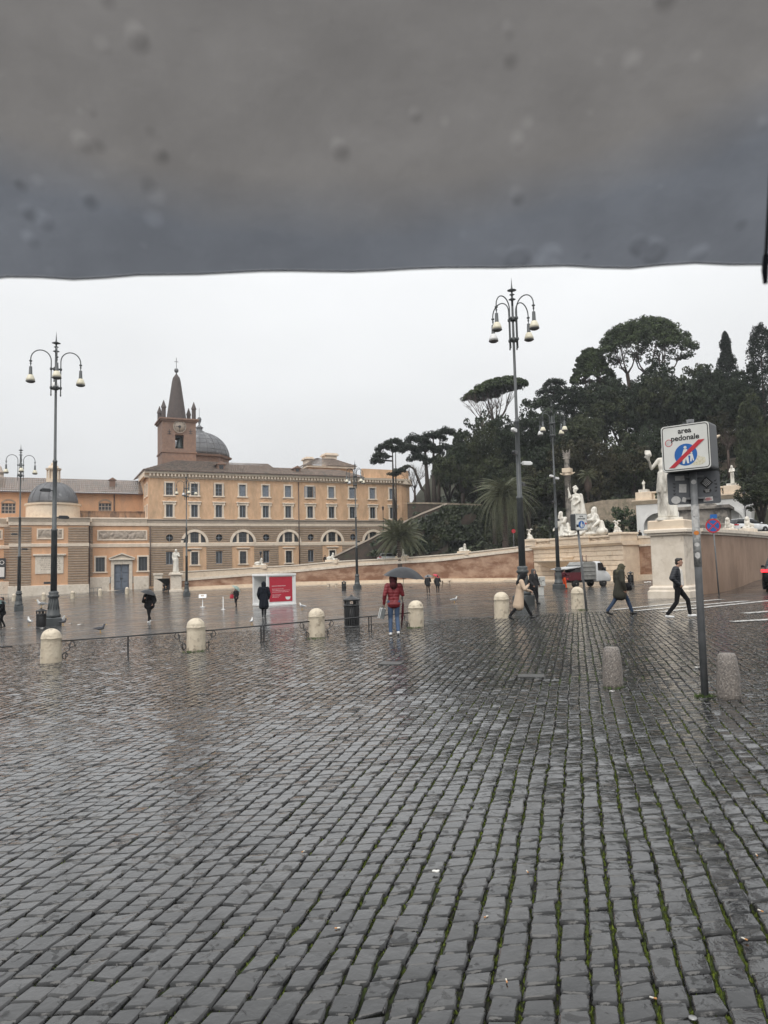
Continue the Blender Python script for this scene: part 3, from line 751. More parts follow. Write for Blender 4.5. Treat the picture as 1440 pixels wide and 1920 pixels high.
SUR3=surround(1.24,2.3,0.22,0.1);SUR3.bbox((-1.25,-0.3,2.85),(1.25,0.05,3.02),0.04);SUR3.bbox((-1.1,-0.16,2.72),(1.1,0.05,2.85),0.03)
SUR3=SUR3.mesh('window',TRIM)
SUR4=MB();SUR4.bbox((-0.75,-0.02,-0.12),(0.75,0.05,0),0.02);SUR4=SUR4.mesh('window',RUSTIC)
PAN3=pane_mesh(1.24,2.3).mesh('pane',GLASS);SHD=pane_mesh(1.2,2.3).mesh('shutter',SHUTD)
for k,b in enumerate(bays):
    if k%2:f=link('window',SUR3,cv,(b,0,3.3));link('pane',PAN3,f);link('window_bars',MUL1,f)
    else:f=link('window',SUR4,cv,(b,0,3.4));link('pane',PAN3,f);link('window_bars',MUL2,f)
# downpipes, side walls, rounded end, parapet
mb=MB();mb.cyl((27.9,-0.3,-0.3),(27.9,-0.3,19),0.09);mb.build('downpipe',PIPE,cv)
mb=MB();mb.cyl((0.25,-0.3,-0.3),(0.25,-0.3,10.2),0.08);mb.build('downpipe',PIPE,cv)
mb=MB();mb.add([(0,0,-1.6),(0,16,-1.6),(0,16,20.2),(0,0,20.2)],[(0,3,2,1)])
mb.add([(0,16,-1.6),(54,16,-1.6),(54,16,20.2),(0,16,20.2)],[(0,3,2,1)]);mb.build('side_wall',OCHRE,cv)
for y in(2.2,5.2):
    for z in(15.95,11.95):
        f=link('window',SUR1,cv,(0,y,z),R(-90));link('shutter',SHD,f,(0,-0.26,0))
endp=[(SE,0),(SE+1.2,0.35),(SE+2.3,1.2),(SE+3.0,2.6),(SE+3.4,4.5),(SE+3.6,16)]
mb=MB()
for(x0,y0),(x1,y1)in zip(endp,endp[1:]):mb.add([(x0,y0,-1.6),(x1,y1,-1.6),(x1,y1,20.2),(x0,y0,20.2)],[(0,1,2,3)])
mb.build('curved_end_wall',OCHRE,cv)
mb=MB()
for z in np.arange(-0.6,19,0.62):
    for(x0,y0),(x1,y1)in zip(endp[:4],endp[1:5]):
        nx_,ny_=(y1-y0),-(x1-x0);l=math.hypot(nx_,ny_);nx_,ny_=nx_/l*0.1,ny_/l*0.1
        mb.add([(x0+nx_,y0+ny_,z),(x1+nx_,y1+ny_,z),(x1+nx_,y1+ny_,z+0.54),(x0+nx_,y0+ny_,z+0.54),(x0,y0,z),(x1,y1,z),(x1,y1,z+0.54),(x0,y0,z+0.54)],[(0,1,2,3),(4,5,1,0),(3,2,6,7)])
mb.build('quoins',OCHRE,cv)
for nm,z0,z1,o_,m_ in(('cornice',19.1,20.25,0.7,TRIM),('parapet',20.2,22.1,0.02,OCHRE),('string_course',10.4,11.5,0.25,TRIM)):
    mb=MB();e2=[(41.5 if nm=='parapet' else SE,0)]+endp[1:]
    for(x0,y0),(x1,y1)in zip(e2,e2[1:]):
        nx_,ny_=(y1-y0),-(x1-x0);l=math.hypot(nx_,ny_);a,b_=nx_/l,ny_/l
        vs=[(x0+a*o_,y0+b_*o_,z0),(x1+a*o_,y1+b_*o_,z0),(x1+a*o_,y1+b_*o_,z1),(x0+a*o_,y0+b_*o_,z1),(x0-a*0.3,y0-b_*0.3,z0),(x1-a*0.3,y1-b_*0.3,z0),(x1-a*0.3,y1-b_*0.3,z1),(x0-a*0.3,y0-b_*0.3,z1)]
        mb.add(vs,[(0,1,2,3),(3,2,6,7),(0,4,5,1),(4,7,6,5),(0,3,7,4),(1,5,6,2)])
    mb.build(nm,m_,cv)
# roofs
tile_roof('roof',[(-1.0,-0.95,20.28),(24.6,-0.95,20.28),(24.0,7,23.3),(6.0,7,23.3)],cv)
tile_roof('roof',[(-1.0,15,20.28),(-1.0,-0.95,20.28),(6.0,7,23.3),(6.0,9,23.3)],cv)
tile_roof('roof',[(24.62,-0.95,20.28),(41.6,-0.95,20.28),(38.5,5,22.3),(24.3,5,22.3)],cv)
mb=MB();mb.add([(24.62,-0.9,20.2),(24.1,7,20.2),(24.05,7,23.3)],[(0,1,2)]);mb.box((24.3,5,20.2),(41.6,15.5,22.0));mb.box((6,7.2,20),(24,15.5,23.0));mb.build('roof_gable',OCHRE,cv)
mb=MB();mb.box((-1.05,-1.1,20.12),(41.6,-0.98,20.27));mb.build('gutter',PIPE,cv)
for s,sc in((13.3,1.0),(28.3,0.8)):
    d=MB();d.box((-0.75,0,-0.2),(0.75,3,1.1));d.prism([(-1.05,1.05),(1.05,1.05),(0,1.75)],-0.25,3);dm=d.build('dormer',TBRICK,cv,(s,1.4,21.0));dm.scale=(sc,1,sc)
    d=MB();d.box((-0.4,-0.05,0.15),(0.4,-0.01,0.95));d.build('pane',GLASS,dm)
# ---------------------------------------------------------------- house with hipped roof behind
Z_=176.0
def q(px,py,Y=Z_):return at(px,py,Y)
hb=empty('hipped_house',tuple(q(620,900)),FANG,'ochre house with low hipped roof and two roof turrets behind the long building','house')
def loc_(o,p):return o.matrix_world.inverted()@p if False else(Matrix.Rotation(-FANG,4,'Z')@(p-Vector(o.location)))
L_=loc_(hb,q(566,876));R_=loc_(hb,q(676,872));zt=loc_(hb,q(621,855)).z;z0=(L_.z+R_.z)/2
x0,x1=L_.x,R_.x
mb=MB();mb.box((x0+0.8,0,-10),(x1-0.8,9,z0));mb.build('wall',OCHRE,hb)
mb=MB();mb.box((x0+0.2,-0.6,z0-0.5),(x1-0.2,9.6,z0-0.02));mb.build('cornice',TRIM,hb)
xm_=(x0+x1)/2
tile_roof('roof',[(x0,-0.9,z0),(x1,-0.9,z0),(xm_+2.2,4.5,zt),(xm_-2.0,4.5,zt)],hb)
tile_roof('roof',[(x1,-0.9,z0),(x1,9.9,z0),(xm_+2.2,4.6,zt),(xm_+2.2,4.5,zt)],hb)
tile_roof('roof',[(x0,9.9,z0),(x0,-0.9,z0),(xm_-2.0,4.5,zt),(xm_-2.0,4.6,zt)],hb)
for(a,b_,c,d)in((623,653,843,864),(580,598,853,872)):
    p,r_=loc_(hb,q(a,c)),loc_(hb,q(b_,d));mb=MB();mb.box((p.x+0.3,5,r_.z-2),(r_.x-0.3,8,p.z-0.35));mb.box((p.x-0.1,4.6,p.z-0.6),(r_.x+0.1,8.4,p.z-0.3));mb.box((p.x+0.15,4.8,p.z-0.3),(r_.x-0.15,8.2,p.z));mb.build('roof_turret',TRIM,hb)
# ---------------------------------------------------------------- orange nave behind the left wing
nv_=frame_empty('church_nave','long orange church nave with tiled roof behind the small lead dome','church',0,9)
def facl(px,py,yo):return fac(px,py,yo)
s0,_=fac(-60,930,9);s1,_=fac(300,930,9)
ze=fac(200,926,9)[1];zr=fac(200,900,14)[1];zb_=9.0
nw=[]
for px in(16,197,282):
    s,_=fac(px,950,9);nw.append((s-1.15,s+1.15,fac(px,963,9)[1],fac(px,943,9)[1]))
mb=MB();holed(mb,s0,s1,zb_,ze,0,nw,0.4);mb.build('wall',ORANGE,nv_)
tile_roof('roof',[(s0,-0.8,ze+0.1),(s1,-0.8,ze+0.1),(s1,5,zr),(s0,5,zr)],nv_)
mb=MB();mb.box((s0,-0.95,ze-0.15),(s1,-0.82,ze+0.08));mb.build('gutter',PIPE,nv_)
mb=MB();mb.box((s0,0.3,zb_),(s1,9.5,ze));mb.build('back_wall',ORANGE,nv_)
for r_ in nw:
    w_,h_=r_[1]-r_[0],r_[3]-r_[2];f=MB();arch_band(f,0,h_-0.75,1.15,1.45,-0.06,0.06,12,R(35),R(145));fo=f.build('window',RUSTIC,nv_,((r_[0]+r_[1])/2,0,r_[2]))
    link('pane',pane_mesh(w_,h_).mesh('pane',GLASS),fo,(0,0.05,0));link('window_bars',mullions(w_,h_,4,3,0.12).mesh('window_bars',FRIEZE),fo)
s,_=fac(214,940,9);mb=MB();mb.cyl((s,-0.2,zb_),(s,-0.2,ze),0.1);mb.build('downpipe',PIPE,nv_)
s,z=fac(211,906,11);mb=MB();mb.box((s-0.5,2,z-1),(s+0.5,3,z+0.6));mb.prism([(s-0.75,z+0.6),(s+0.75,z+0.6),(s,z+1.1)],1.8,3.2);mb.build('chimney',TBRICK,nv_)
# rusty-stained parapet in front of the nave
sa,za=fac(150,963,5);sb,_=fac(283,963,5)
mb=MB();mb.box((sa,-4.2,11),(sb,-3.9,za+0.35));mb.box((sa,-4.3,za+0.35),(sb,-3.8,za+0.5))
mb.build('roof_parapet',mat('stained_parapet',(0.42,0.27,0.17),(0.25,0.17,0.11),rough=0.85,scale=1.2,c3=(0.12,0.09,0.07),s3=1.1,c3r=(0.5,0.65),stretch=(1,1,0.4)),nv_)
# ---------------------------------------------------------------- entrance wing with the panelled door
wg=frame_empty('entrance_wing','low orange wing with grey blue door under a pediment and long relief panel','building')
sL=fac(150,1000)[0];sR=0.0
dl,dr=fac(214,1070)[0],fac(242,1070)[0];dz0=fac(228,1106)[1];dz1=fac(228,1058)[1]
wz=(fac(188,1072)[1],fac(188,1045)[1]);ws=[fac(188,1050)[0],fac(268,1050)[0]]
mb=MB();holed(mb,sL,sR,-2.2,10.4,0.001,[(dl,dr,dz0-0.4,dz1)]+[(s-0.75,s+0.75,wz[0],wz[1])for s in ws],0.5);mb.build('wall',ORANGE,wg)
mb=MB();courses(mb,fac(167,1000)[0]-0.5,fac(174,1000)[0],1.6,10.3,0,lambda a,b:[]);mb.build('rusticated_courses',RUSTIC,wg)
mb=MB();moulding(mb,sL,sR-0.26,[(0,6.6),(0.14,6.62),(0.18,7.15),(0,7.25)],0);mb.build('string_course',TRIM,wg)
mb=MB();moulding(mb,sL,sR-0.32,[(0,10.3),(0.18,10.32),(0.22,10.9),(0.4,11.3),(0.55,11.6),(0,11.75)],0);mb.build('cornice',TRIM,wg)
for a,b_ in((sL,dl-0.75),(dr+0.75,sR)):mb=MB();mb.bbox((a,-0.25,-2.2),(b_,0.02,1.45),0.05);mb.build('stone_base',TRAVW,wg)
def relief(w,h,seed):
    rg=np.random.default_rng(seed);nx,nz=int(w*9),int(h*9);X,Z=np.meshgrid(np.linspace(0,w,nx),np.linspace(0,h,nz));D=np.zeros_like(X)
    for _ in range(int(w*9)):
        cx,cz,r=rg.uniform(0.1,w-0.1),rg.uniform(0.15,h-0.15),rg.uniform(0.08,0.28);D=np.maximum(D,0.16*np.clip(1-((X-cx)**2+((Z-cz)/rg.uniform(1,2.2))**2)/r**2,0,1)**0.5)
    ii=np.arange(nx*nz).reshape(nz,nx);F_=np.stack([ii[:-1,:-1],ii[:-1,1:],ii[1:,1:],ii[1:,:-1]],-1).reshape(-1,4)
    return fast_mesh('relief_carving',np.stack([X-w/2,-0.03-D,Z],-1).reshape(-1,3),F_,FRIEZE,True)
def framed_relief(px0,px1,py0,py1,yo,parent,seed,ybase=0):
    a,zt_=fac(px0,py0,yo);b_,zb=fac(px1,py1,yo);w_,h_=b_-a,zt_-zb;f=MB();t=0.22
    f.bbox((-w_/2,-0.14,0),(-w_/2+t,0.02,h_),0.02);f.bbox((w_/2-t,-0.14,0),(w_/2,0.02,h_),0.02);f.bbox((-w_/2+t,-0.14,0),(w_/2-t,0.02,t),0.02);f.bbox((-w_/2+t,-0.14,h_-t),(w_/2-t,0.02,h_),0.02)
    fo=f.build('relief_panel',TRIM,parent,((a+b_)/2,ybase,zb));link('relief_carving',relief(w_-2*t,h_-2*t,seed),fo,(0,0,t))
framed_relief(182,276,994,1013,0,wg,3)
for s in ws:
    f=link('window',surround(1.5,wz[1]-wz[0],0.26,0.1).mesh('window',TRIM),wg,(s,0,wz[0]));link('pane',pane_mesh(1.5,wz[1]-wz[0]).mesh('pane',GLASS),f);link('window_bars',mullions(1.5,wz[1]-wz[0],3,1,0.1).mesh('window_bars',SHUTD),f)
dm_=(dl+dr)/2;dw=dr-dl;dh=dz1-dz0
f=MB();t=0.55
f.bbox((-dw/2-t,-0.25,0),(-dw/2,0.05,dh),0.04);f.bbox((dw/2,-0.25,0),(dw/2+t,0.05,dh),0.04);f.bbox((-dw/2-t,-0.27,dh),(dw/2+t,0.05,dh+0.55),0.04);f.bbox((-dw/2-t-0.3,-0.6,dh+0.75),(dw/2+t+0.3,0.05,dh+0.95),0.05)
f.bbox((-dw/2-t,-0.3,dh+0.55),(dw/2+t,0.05,dh+0.75),0.03)
f.prism([(-dw/2-t-0.1,dh+0.95),(dw/2+t+0.1,dh+0.95),(0,dh+1.6)],-0.3,0.03)
for sg in(-1,1):
    p=[(sg*(dw/2+t+0.35),dh+0.95),(0,dh+1.75),(0,dh+1.98),(sg*(dw/2+t+0.4),dh+1.12)]
    f.prism(p if sg>0 else p[::-1],-0.62,0.02)
df=f.build('door_frame',TRAVW,wg,(dm_,0,dz0))
for sg in(-1,1):
    lf=MB();lf.box((sg*0.02 if sg>0 else-dw/2,0.2,0.02),(dw/2 if sg>0 else-0.02,0.3,dh))
    for i,(za,zb)in enumerate(((0.06,0.28),(0.34,0.62),(0.68,0.94))):
        a,b_=(0.18,dw/2-0.16)if sg>0 else(-dw/2+0.16,-0.18);lf.bbox((a,0.12,za*dh),(b_,0.22,zb*dh),0.05)
    lo=lf.build('door_leaf',DOORP,df);k_=MB();k_.lathe([(0.03,0),(0.09,0.03),(0.07,0.08),(0.02,0.1)],10,M=Matrix.Translation((sg*0.12,0.12,dh*0.45))@Matrix.Rotation(R(90),4,'X'));k_.build('door_knob',DARKM,lo)
mb=MB();mb.bbox((dm_-dw,-0.9,-2.0),(dm_+dw,0.0,dz0-0.02),0.03);mb.bbox((dm_-dw-0.4,-1.4,-2.0),(dm_+dw+0.4,-0.9,dz0-0.2),0.03);mb.build('doorstep',TRAVW,wg)
for px0,px1,py0,py1 in((197,207,1082,1094),(248,258,1081,1093)):
    a,zt_=fac(px0,py0);b_,zb=fac(px1,py1);f=MB();f.bbox((-0.5,-0.08,0),(0.5,0.02,1.15),0.02);fo=f.build('notice_frame',PIPE,wg,((a+b_)/2,0,zb));f=MB();f.box((-0.4,-0.1,0.1),(0.4,-0.085,1.05));f.build('notice',WHITEP if px0<200 else FRIEZE,fo)
mb=MB();s=fac(167.5,1060)[0];mb.cyl((s,-0.4,-1.4),(s,-0.4,10.3),0.09);mb.build('downpipe',PIPE,wg)
mb=MB();mb.box((sL,0.6,-2),(sR,8,11.4));mb.build('back_wall',ORANGE,wg)
# ---------------------------------------------------------------- chapel with small dome
YO=-2.2
ch=frame_empty('domed_chapel','orange chapel with rusticated corners, stone plaque and small grey lead dome','chapel',0,YO)
c0,c1=fac(18,1000,YO)[0],fac(166,1000,YO)[0];p0,p1=fac(59,1000,YO)[0],fac(128,1000,YO)[0]
mb=MB();mb.box((c0,0,-2.6),(c1,9,10.6));mb.build('wall',ORANGE,ch)
zbase=fac(100,1097,YO)[1]
for a,b_ in((c0,p0),(p1,c1)):mb=MB();courses(mb,a,b_,zbase,10.0,0);mb.build('rusticated_courses',RUSTIC,ch)
mb=MB();mb.bbox((c0-0.15,-0.3,-2.6),(c1+0.15,0.0,zbase),0.06);mb.build('stone_base',TRAVW,ch)
zc0=fac(100,1025,YO)[1];mb=MB();moulding(mb,c0-0.1,c1+0.1,[(0,zc0),(0.18,zc0+0.02),(0.22,zc0+0.5),(0,zc0+0.56)],0);mb.build('string_course',TRIM,ch)
zc1=fac(100,985,YO)[1];zc2=fac(100,971,YO)[1];mb=MB();moulding(mb,c0-0.2,c1+0.2,[(0,zc1),(0.18,zc1+0.02),(0.22,zc1+0.55),(0.5,zc2-0.25),(0.75,zc2),(0,zc2+0.08)],0)
mb.box((c0-0.5,0.0,zc1+0.6),(c1+0.5,9.4,zc2+0.05));mb.build('cornice',TRIM,ch)
framed_relief(69,119,991,1011,YO,ch,9)
a,zt_=fac(66,1043,YO);b_,zb=fac(119,1075,YO)
f=MB();f.bbox((a,-0.12,zb),(b_,0.02,zt_),0.03);f.bbox((a-0.35,-0.4,zt_+0.1),(b_+0.35,0.02,zt_+0.35),0.05);f.bbox((a-0.2,-0.25,zt_),(b_+0.2,0.02,zt_+0.1),0.03);fo=f.build('plaque',TRAVW,ch)
mb=MB()
rg=random.Random(2)
for i in range(7):  # worn inscription: rows of short cut strokes
    z=zt_-0.42-i*0.31;x=a+0.5+rg.uniform(0,0.4)
    while x<b_-0.6:
        l=rg.uniform(0.08,0.3);mb.box((x,-0.128,z),(x+l,-0.12,z+0.13));x+=l+rg.uniform(0.06,0.16)
mb.build('inscription',FRIEZE,fo)
mb=MB();s,z=fac(92,1093,YO);mb.box((s-0.8,-0.04,z-0.15),(s+0.5,0.02,z+0.2));mb.build('vent',DARKM,ch)
# dome
dc=(fac(48,950,YO+4.5)[0]+fac(150,950,YO+4.5)[0])/2;rD=(fac(150,950,YO+4.5)[0]-fac(48,950,YO+4.5)[0])/2
zd0,zd1,zd2=fac(99,969,YO+4.5)[1],fac(99,946,YO+4.5)[1],fac(99,904,YO+4.5)[1]
mb=MB();mb.lathe([(rD,zd0-0.6),(rD,zd1-0.35),(rD+0.22,zd1-0.3),(rD+0.25,zd1),(rD-0.2,zd1+0.02)],40,(dc,4.5,0),sm=False)
mb.build('drum',TRAV,ch)
prof=[(rD*0.93*math.cos(t)**0.92,zd1+(zd2-zd1)*math.sin(t))for t in np.linspace(0,PI/2*0.93,12)]
mb=MB();mb.lathe(prof,40,(dc,4.5,0));dmo=mb.build('dome',LEAD,ch)
mb=MB()
for k in range(16):
    a_2=2*PI*(k+0.5)/16;mb.tube([(dc+r*1.005*math.cos(a_2),4.5+r*1.005*math.sin(a_2),z)for r,z in prof],0.07,5)
mb.build('ribs',LEAD,dmo)
zl1=fac(99,862,YO+4.5)[1];H_=zl1-zd2
mb=MB();mb.lathe([(1.15,-0.1),(1.15,0.12*H_),(0.8,0.14*H_),(0.8,0.5*H_),(1.2,0.53*H_),(1.3,0.6*H_),(0.9,0.62*H_),(0.75,0.72*H_),(0.45,0.74*H_),(0.42,0.84*H_),(0.2,0.87*H_),(0.1,0.96*H_),(0.03,H_*1.05)],12,(dc,4.5,zd2),sm=False)
for k in range(8):
    a_2=2*PI*k/8;mb.bbox((-0.12,-0.12,0),(0.12,0.12,0.4*H_),0.03,M=Matrix.Translation((dc+0.98*math.cos(a_2),4.5+0.98*math.sin(a_2),zd2+0.12*H_)))
mb.build('lantern',TRAV,ch)
# far-left stretch past the chapel, with its poster board
fl=frame_empty('side_wing','orange wing with rusticated edge cut off at the left margin beside the chapel','building')
f0,f1=fac(-90,1000)[0],fac(22,1000)[0]
mb=MB();mb.box((f0,0,-2.6),(f1,8,10.6));mb.build('wall',ORANGE,fl)
mb=MB();courses(mb,fac(8,1000)[0],f1,1.2,10.1,0);mb.build('rusticated_courses',RUSTIC,fl)
mb=MB();moulding(mb,f0,f1,[(0,6.5),(0.16,6.52),(0.2,7.0),(0,7.1)],0);mb.build('string_course',TRIM,fl)
mb=MB();moulding(mb,f0,f1,[(0,10.1),(0.18,10.12),(0.22,10.6),(0.5,11.1),(0.7,11.5),(0,11.6)],0);mb.build('cornice',TRIM,fl)
mb=MB();mb.bbox((f0,-0.25,-2.6),(f1,0.0,1.1),0.05);mb.build('stone_base',TRAVW,fl)
framed_relief(-40,5,993,1012,0,fl,21)
a,zt_=fac(-22,1047);b_,zb=fac(10.5,1085)
f=MB();f.bbox((a,-0.2,zb),(b_,-0.13,zt_),0.02);pb=f.build('poster_board',DARKM,fl)
f=MB();f.box((a+0.25,-0.212,zb+0.3),(b_-0.2,-0.203,zb+1.9));f.build('poster',WHITEP,pb)
def text_mesh(s,size,m,name='lettering',depth=0.004,bold=0.0,align='CENTER',space=1.0):
    cu=bpy.data.curves.new(name,'FONT');cu.body=s;cu.size=size;cu.extrude=depth;cu.align_x=align;cu.align_y='CENTER';cu.offset=bold;cu.space_character=space
    ob=bpy.data.objects.new(name,cu);COL.objects.link(ob);dg=bpy.context.evaluated_depsgraph_get()
    me_=bpy.data.meshes.new_from_object(ob.evaluated_get(dg));bpy.data.objects.remove(ob);me_.materials.clear();me_.materials.append(m);me_.name=name
    return me_
link('lettering',text_mesh('LEO',0.95,WHITEP),pb,(b_-1.05,-0.215,zt_-0.75),(R(90),0,0))
# stone lantern peeping in at the left margin above the nave roof
lp=at(1,896,150);t=empty('roof_lantern',tuple(lp),0,'small stone roof lantern above the nave roof at the left edge','lantern')
mb=MB();mb.lathe([(0.9,-2),(0.9,0.1),(0.6,0.2),(0.6,0.9),(0.8,1.0),(0.75,1.2),(0.4,1.5),(0.2,2.1),(0.05,2.5)],10);mb.build('stone_finial',FRIEZE,t)
# ---------------------------------------------------------------- bell tower
YT=13.0
tw=frame_empty('bell_tower','red brick bell tower with clock, corner pinnacles and dark conical spire','bell tower',0,YT)
t0,t1=fac(304,840,YT)[0],fac(367.5,840,YT)[0];tc_=(t0+t1)/2;wT=t1-t0
zt0,ztm,ztt=fac(336,890,YT)[1],fac(336,849,YT)[1],fac(336,787,YT)[1]
bl,br_=fac(328.5,830,YT)[0],fac(344.5,830,YT)[0];bz0,bz1=fac(336,841,YT)[1],fac(336,815,YT)[1]
mb=MB()
holed(mb,t0,t1,zt0-3,ztt,0,[(bl,br_,bz0,bz1)],1.0)
holed(mb,t0,t1,zt0-3,ztt,wT,[(bl,br_,bz0,bz1)],-1.0)
mb.add([(t0,0,zt0-3),(t0,wT,zt0-3),(t0,wT,ztt),(t0,0,ztt)],[(0,3,2,1)]);mb.add([(t1,0,zt0-3),(t1,wT,zt0-3),(t1,wT,ztt),(t1,0,ztt)],[(0,1,2,3)])
mb.add([(t0,0,ztt),(t1,0,ztt),(t1,wT,ztt),(t0,wT,ztt)],[(0,1,2,3)])
mb.build('wall',TBRICK,tw)
mb=MB()
for z,o_ in((ztm,0.18),(ztt-0.35,0.3),(ztt-0.05,0.55)):mb.box((t0-o_,-o_,z),(t1+o_,wT+o_,z+0.3))
mb.build('cornice',TBRICK,tw)
cz=fac(336.5,800,YT)[1];rC=(fac(349,800,YT)[0]-fac(324,800,YT)[0])/2
mb=MB();arch_band(mb,0,0,rC*0.9,rC,-0.2,0.02,28,0,2*PI);mb.lathe([(rC*0.9,0),(rC*0.9,0.1)],28,M=Matrix.Rotation(R(90),4,'X'))
ck=mb.build('clock_face',FRIEZE,tw,(fac(336.8,800,YT)[0],0,cz))
mb=MB();mb.lathe([(0.28,0),(0.28,0.08)],16,M=Matrix.Translation((0,-0.1,0))@Matrix.Rotation(R(90),4,'X'));mb.box((-0.75,-0.16,-0.04),(0,-0.12,0.04));mb.box((-0.04,-0.162,-0.9),(0.04,-0.122,0.0));mb.build('clock_hands',DARKM,ck)
mb=MB()
for k in range(12):a_2=2*PI*k/12;mb.box((-0.04,-0.13,rC*0.72),(0.04,-0.1,rC*0.86),M=Matrix.Rotation(a_2,4,'Y'))
mb.build('hour_marks',DARKM,ck)
mb=MB();mb.lathe([(0.05,2.2),(0.35,2.1),(0.45,1.5),(0.6,0.7),(0.85,0.15),(0.8,0)],16,(fac(339,830,YT)[0],1.6,bz0+0.2));mb.box((bl,1.5,bz1-0.35),(br_,1.7,bz1-0.2));mb.build('bell',mat('bell_bronze',(0.08,0.10,0.10),rough=0.4),tw)
for px in(317.5,357.5):
    s,z=fac(px,809,YT);mb=MB();mb.box((s-0.35,-0.06,z-0.05),(s+0.35,0.0,z+0.05));mb.box((s-0.05,-0.062,z-0.5),(s+0.05,0.0,z+0.5));mb.box((s-0.35,-0.064,z-0.5),(s+0.35,0,z-0.4));mb.build('wall_anchor',DARKM,tw)
yS=wT/2
zs1=fac(333.5,702,YT+yS)[1];rS=(fac(353.5,780,YT+yS)[0]-fac(314.5,780,YT+yS)[0])/2
mb=MB();mb.lathe([(rS*1.03,ztt),(rS*0.93,ztt+1.2),(rS*0.43,ztt+(zs1-ztt)*0.84),(rS*0.34,ztt+(zs1-ztt)*0.92),(rS*0.08,zs1)],16,(tc_,yS,0),sm=False);sp=mb.build('spire',SPIRE,tw)
zb1=fac(333.5,695,YT+yS)[1];zb2=fac(333.5,671,YT+yS)[1]
mb=MB();mb.lathe([(0.12,zs1-0.5),(0.12,zb1-0.45),(0.35,zb1-0.35),(0.45,zb1),(0.35,zb1+0.35),(0.05,zb1+0.45)],14,(tc_,yS,0));mb.box((tc_-0.05,yS-0.05,zb1+0.4),(tc_+0.05,yS+0.05,zb2));mb.box((tc_-0.4,yS-0.04,zb2-0.9),(tc_+0.4,yS+0.04,zb2-0.8));mb.build('cross_finial',LEAD,sp)
for ix in(0,1):
    for iy in(0,1):
        x,y=(t0+0.35 if ix==0 else t1-0.35),(0.35 if iy==0 else wT-0.35);ph=2.3
        mb=MB();mb.lathe([(0.5,ztt),(0.42,ztt+0.1),(0.42,ztt+ph),(0.55,ztt+ph+0.08),(0.5,ztt+ph+0.25),(0.04,ztt+ph+1.6)],8,(x,y,0),sm=False);mb.build('pinnacle',SPIRE,tw)
# ---------------------------------------------------------------- main dome of the church
DY=168.0
dcn=at(374,858,DY);dR=(at(429,858,DY)-dcn).length
dmn=empty('church_dome',(dcn.x,dcn.y,dcn.z),0,'big grey lead dome of the church rising behind the bell tower','dome')
dh_=at(374,811,DY).z-dcn.z
prof=[(dR*math.cos(t)**0.98,dh_*math.sin(t)**1.04)for t in np.linspace(0,PI/2*0.94,14)]
mb=MB();mb.lathe(prof,48);dshell=mb.build('dome_shell',LEAD,dmn)
mb=MB()
for k in range(24):
    a_2=2*PI*k/24;mb.tube([(r*1.004*math.cos(a_2),r*1.004*math.sin(a_2),z)for r,z in prof],0.06,5)
for r,z in prof[2:12:2]:mb.tube([(r*1.003*math.cos(t),r*1.003*math.sin(t),z)for t in np.linspace(0,2*PI,49)],0.035,4)
mb.build('lead_seams',LEAD,dshell)
mb=MB();mb.lathe([(dR*0.98,-6),(dR*0.98,-0.7),(dR*1.07,-0.5),(dR*1.09,-0.1),(dR*0.98,0.05)],8,sm=False,a0=R(10));mb.build('drum',TBRICK,dmn)
hl=at(374,786,DY).z-dcn.z
mb=MB();mb.lathe([(1.3,dh_-0.5),(1.2,dh_+0.2),(0.75,dh_+0.4),(0.7,dh_+0.9),(0.95,dh_+1.1),(0.4,dh_+1.5),(0.15,dh_+1.9),(0.45,hl-0.4),(0.5,hl),(0.3,hl+0.4),(0.05,hl+0.5),(0.04,hl+2.6)],12);mb.build('lantern',LEAD,dmn)
# ================================================================== exedra walls, fountain, terrace, hill
ROSE=mat('stained_rose_wall',(0.46,0.31,0.215),(0.34,0.205,0.135),rough=0.8,scale=0.7,detail=10,bump=0.6,bscale=6,c3=(0.21,0.105,0.06),s3=0.38,c3r=(0.43,0.6),stretch=(1,1,2.0))
ROSE2=mat('worn_rose_render',(0.37,0.25,0.18),(0.275,0.185,0.13),rough=0.75,scale=0.8,detail=9,bump=0.3,bscale=7,c3=(0.19,0.12,0.08),s3=0.5,c3r=(0.47,0.66),stretch=(1,1,0.45))
RUBBLE=mat('rubble_stone',(0.34,0.28,0.21),(0.22,0.18,0.135),rough=0.85,scale=2.2,bump=1.0,bscale=4,c3=(0.10,0.10,0.06),s3=0.6,c3r=(0.5,0.68))
DKBRICK=mat('dark_terrace_brick',(0.085,0.06,0.046),(0.05,0.04,0.032),rough=0.85,scale=1.4,bump=0.6,bscale=5,c3=(0.06,0.065,0.04),s3=0.5,c3r=(0.5,0.66))
WHITEW=mat('white_lime_render',(0.74,0.735,0.72),(0.66,0.655,0.64),rough=0.7,scale=0.8,c3=(0.5,0.49,0.47),s3=0.6,c3r=(0.6,0.8))
EARTH=mat('hill_earth',(0.045,0.042,0.028),(0.03,0.035,0.02),rough=0.95,scale=0.6,bump=0.6,bscale=3)
STAIN=mat('blackened_stone',(0.30,0.27,0.235),(0.14,0.125,0.11),rough=0.7,scale=1.1,bump=0.4,c3=(0.05,0.047,0.042),s3=0.9,c3r=(0.48,0.62))
EC=Vector((-12.0,68.0));ER=44.0
def onarc(px,rr=ER):
    d=ray(px,1060);k=d.x/d.y  # x = k*y
    a=1+k*k;b=-2*(k*EC.x+EC.y);c=EC.x**2+EC.y**2-rr*rr
    y=(-b+math.sqrt(b*b-4*a*c))/(2*a);return Vector((k*y,y))
def interp(tab,x):
    xs_,ys_=zip(*tab);return float(np.interp(x,xs_,ys_))
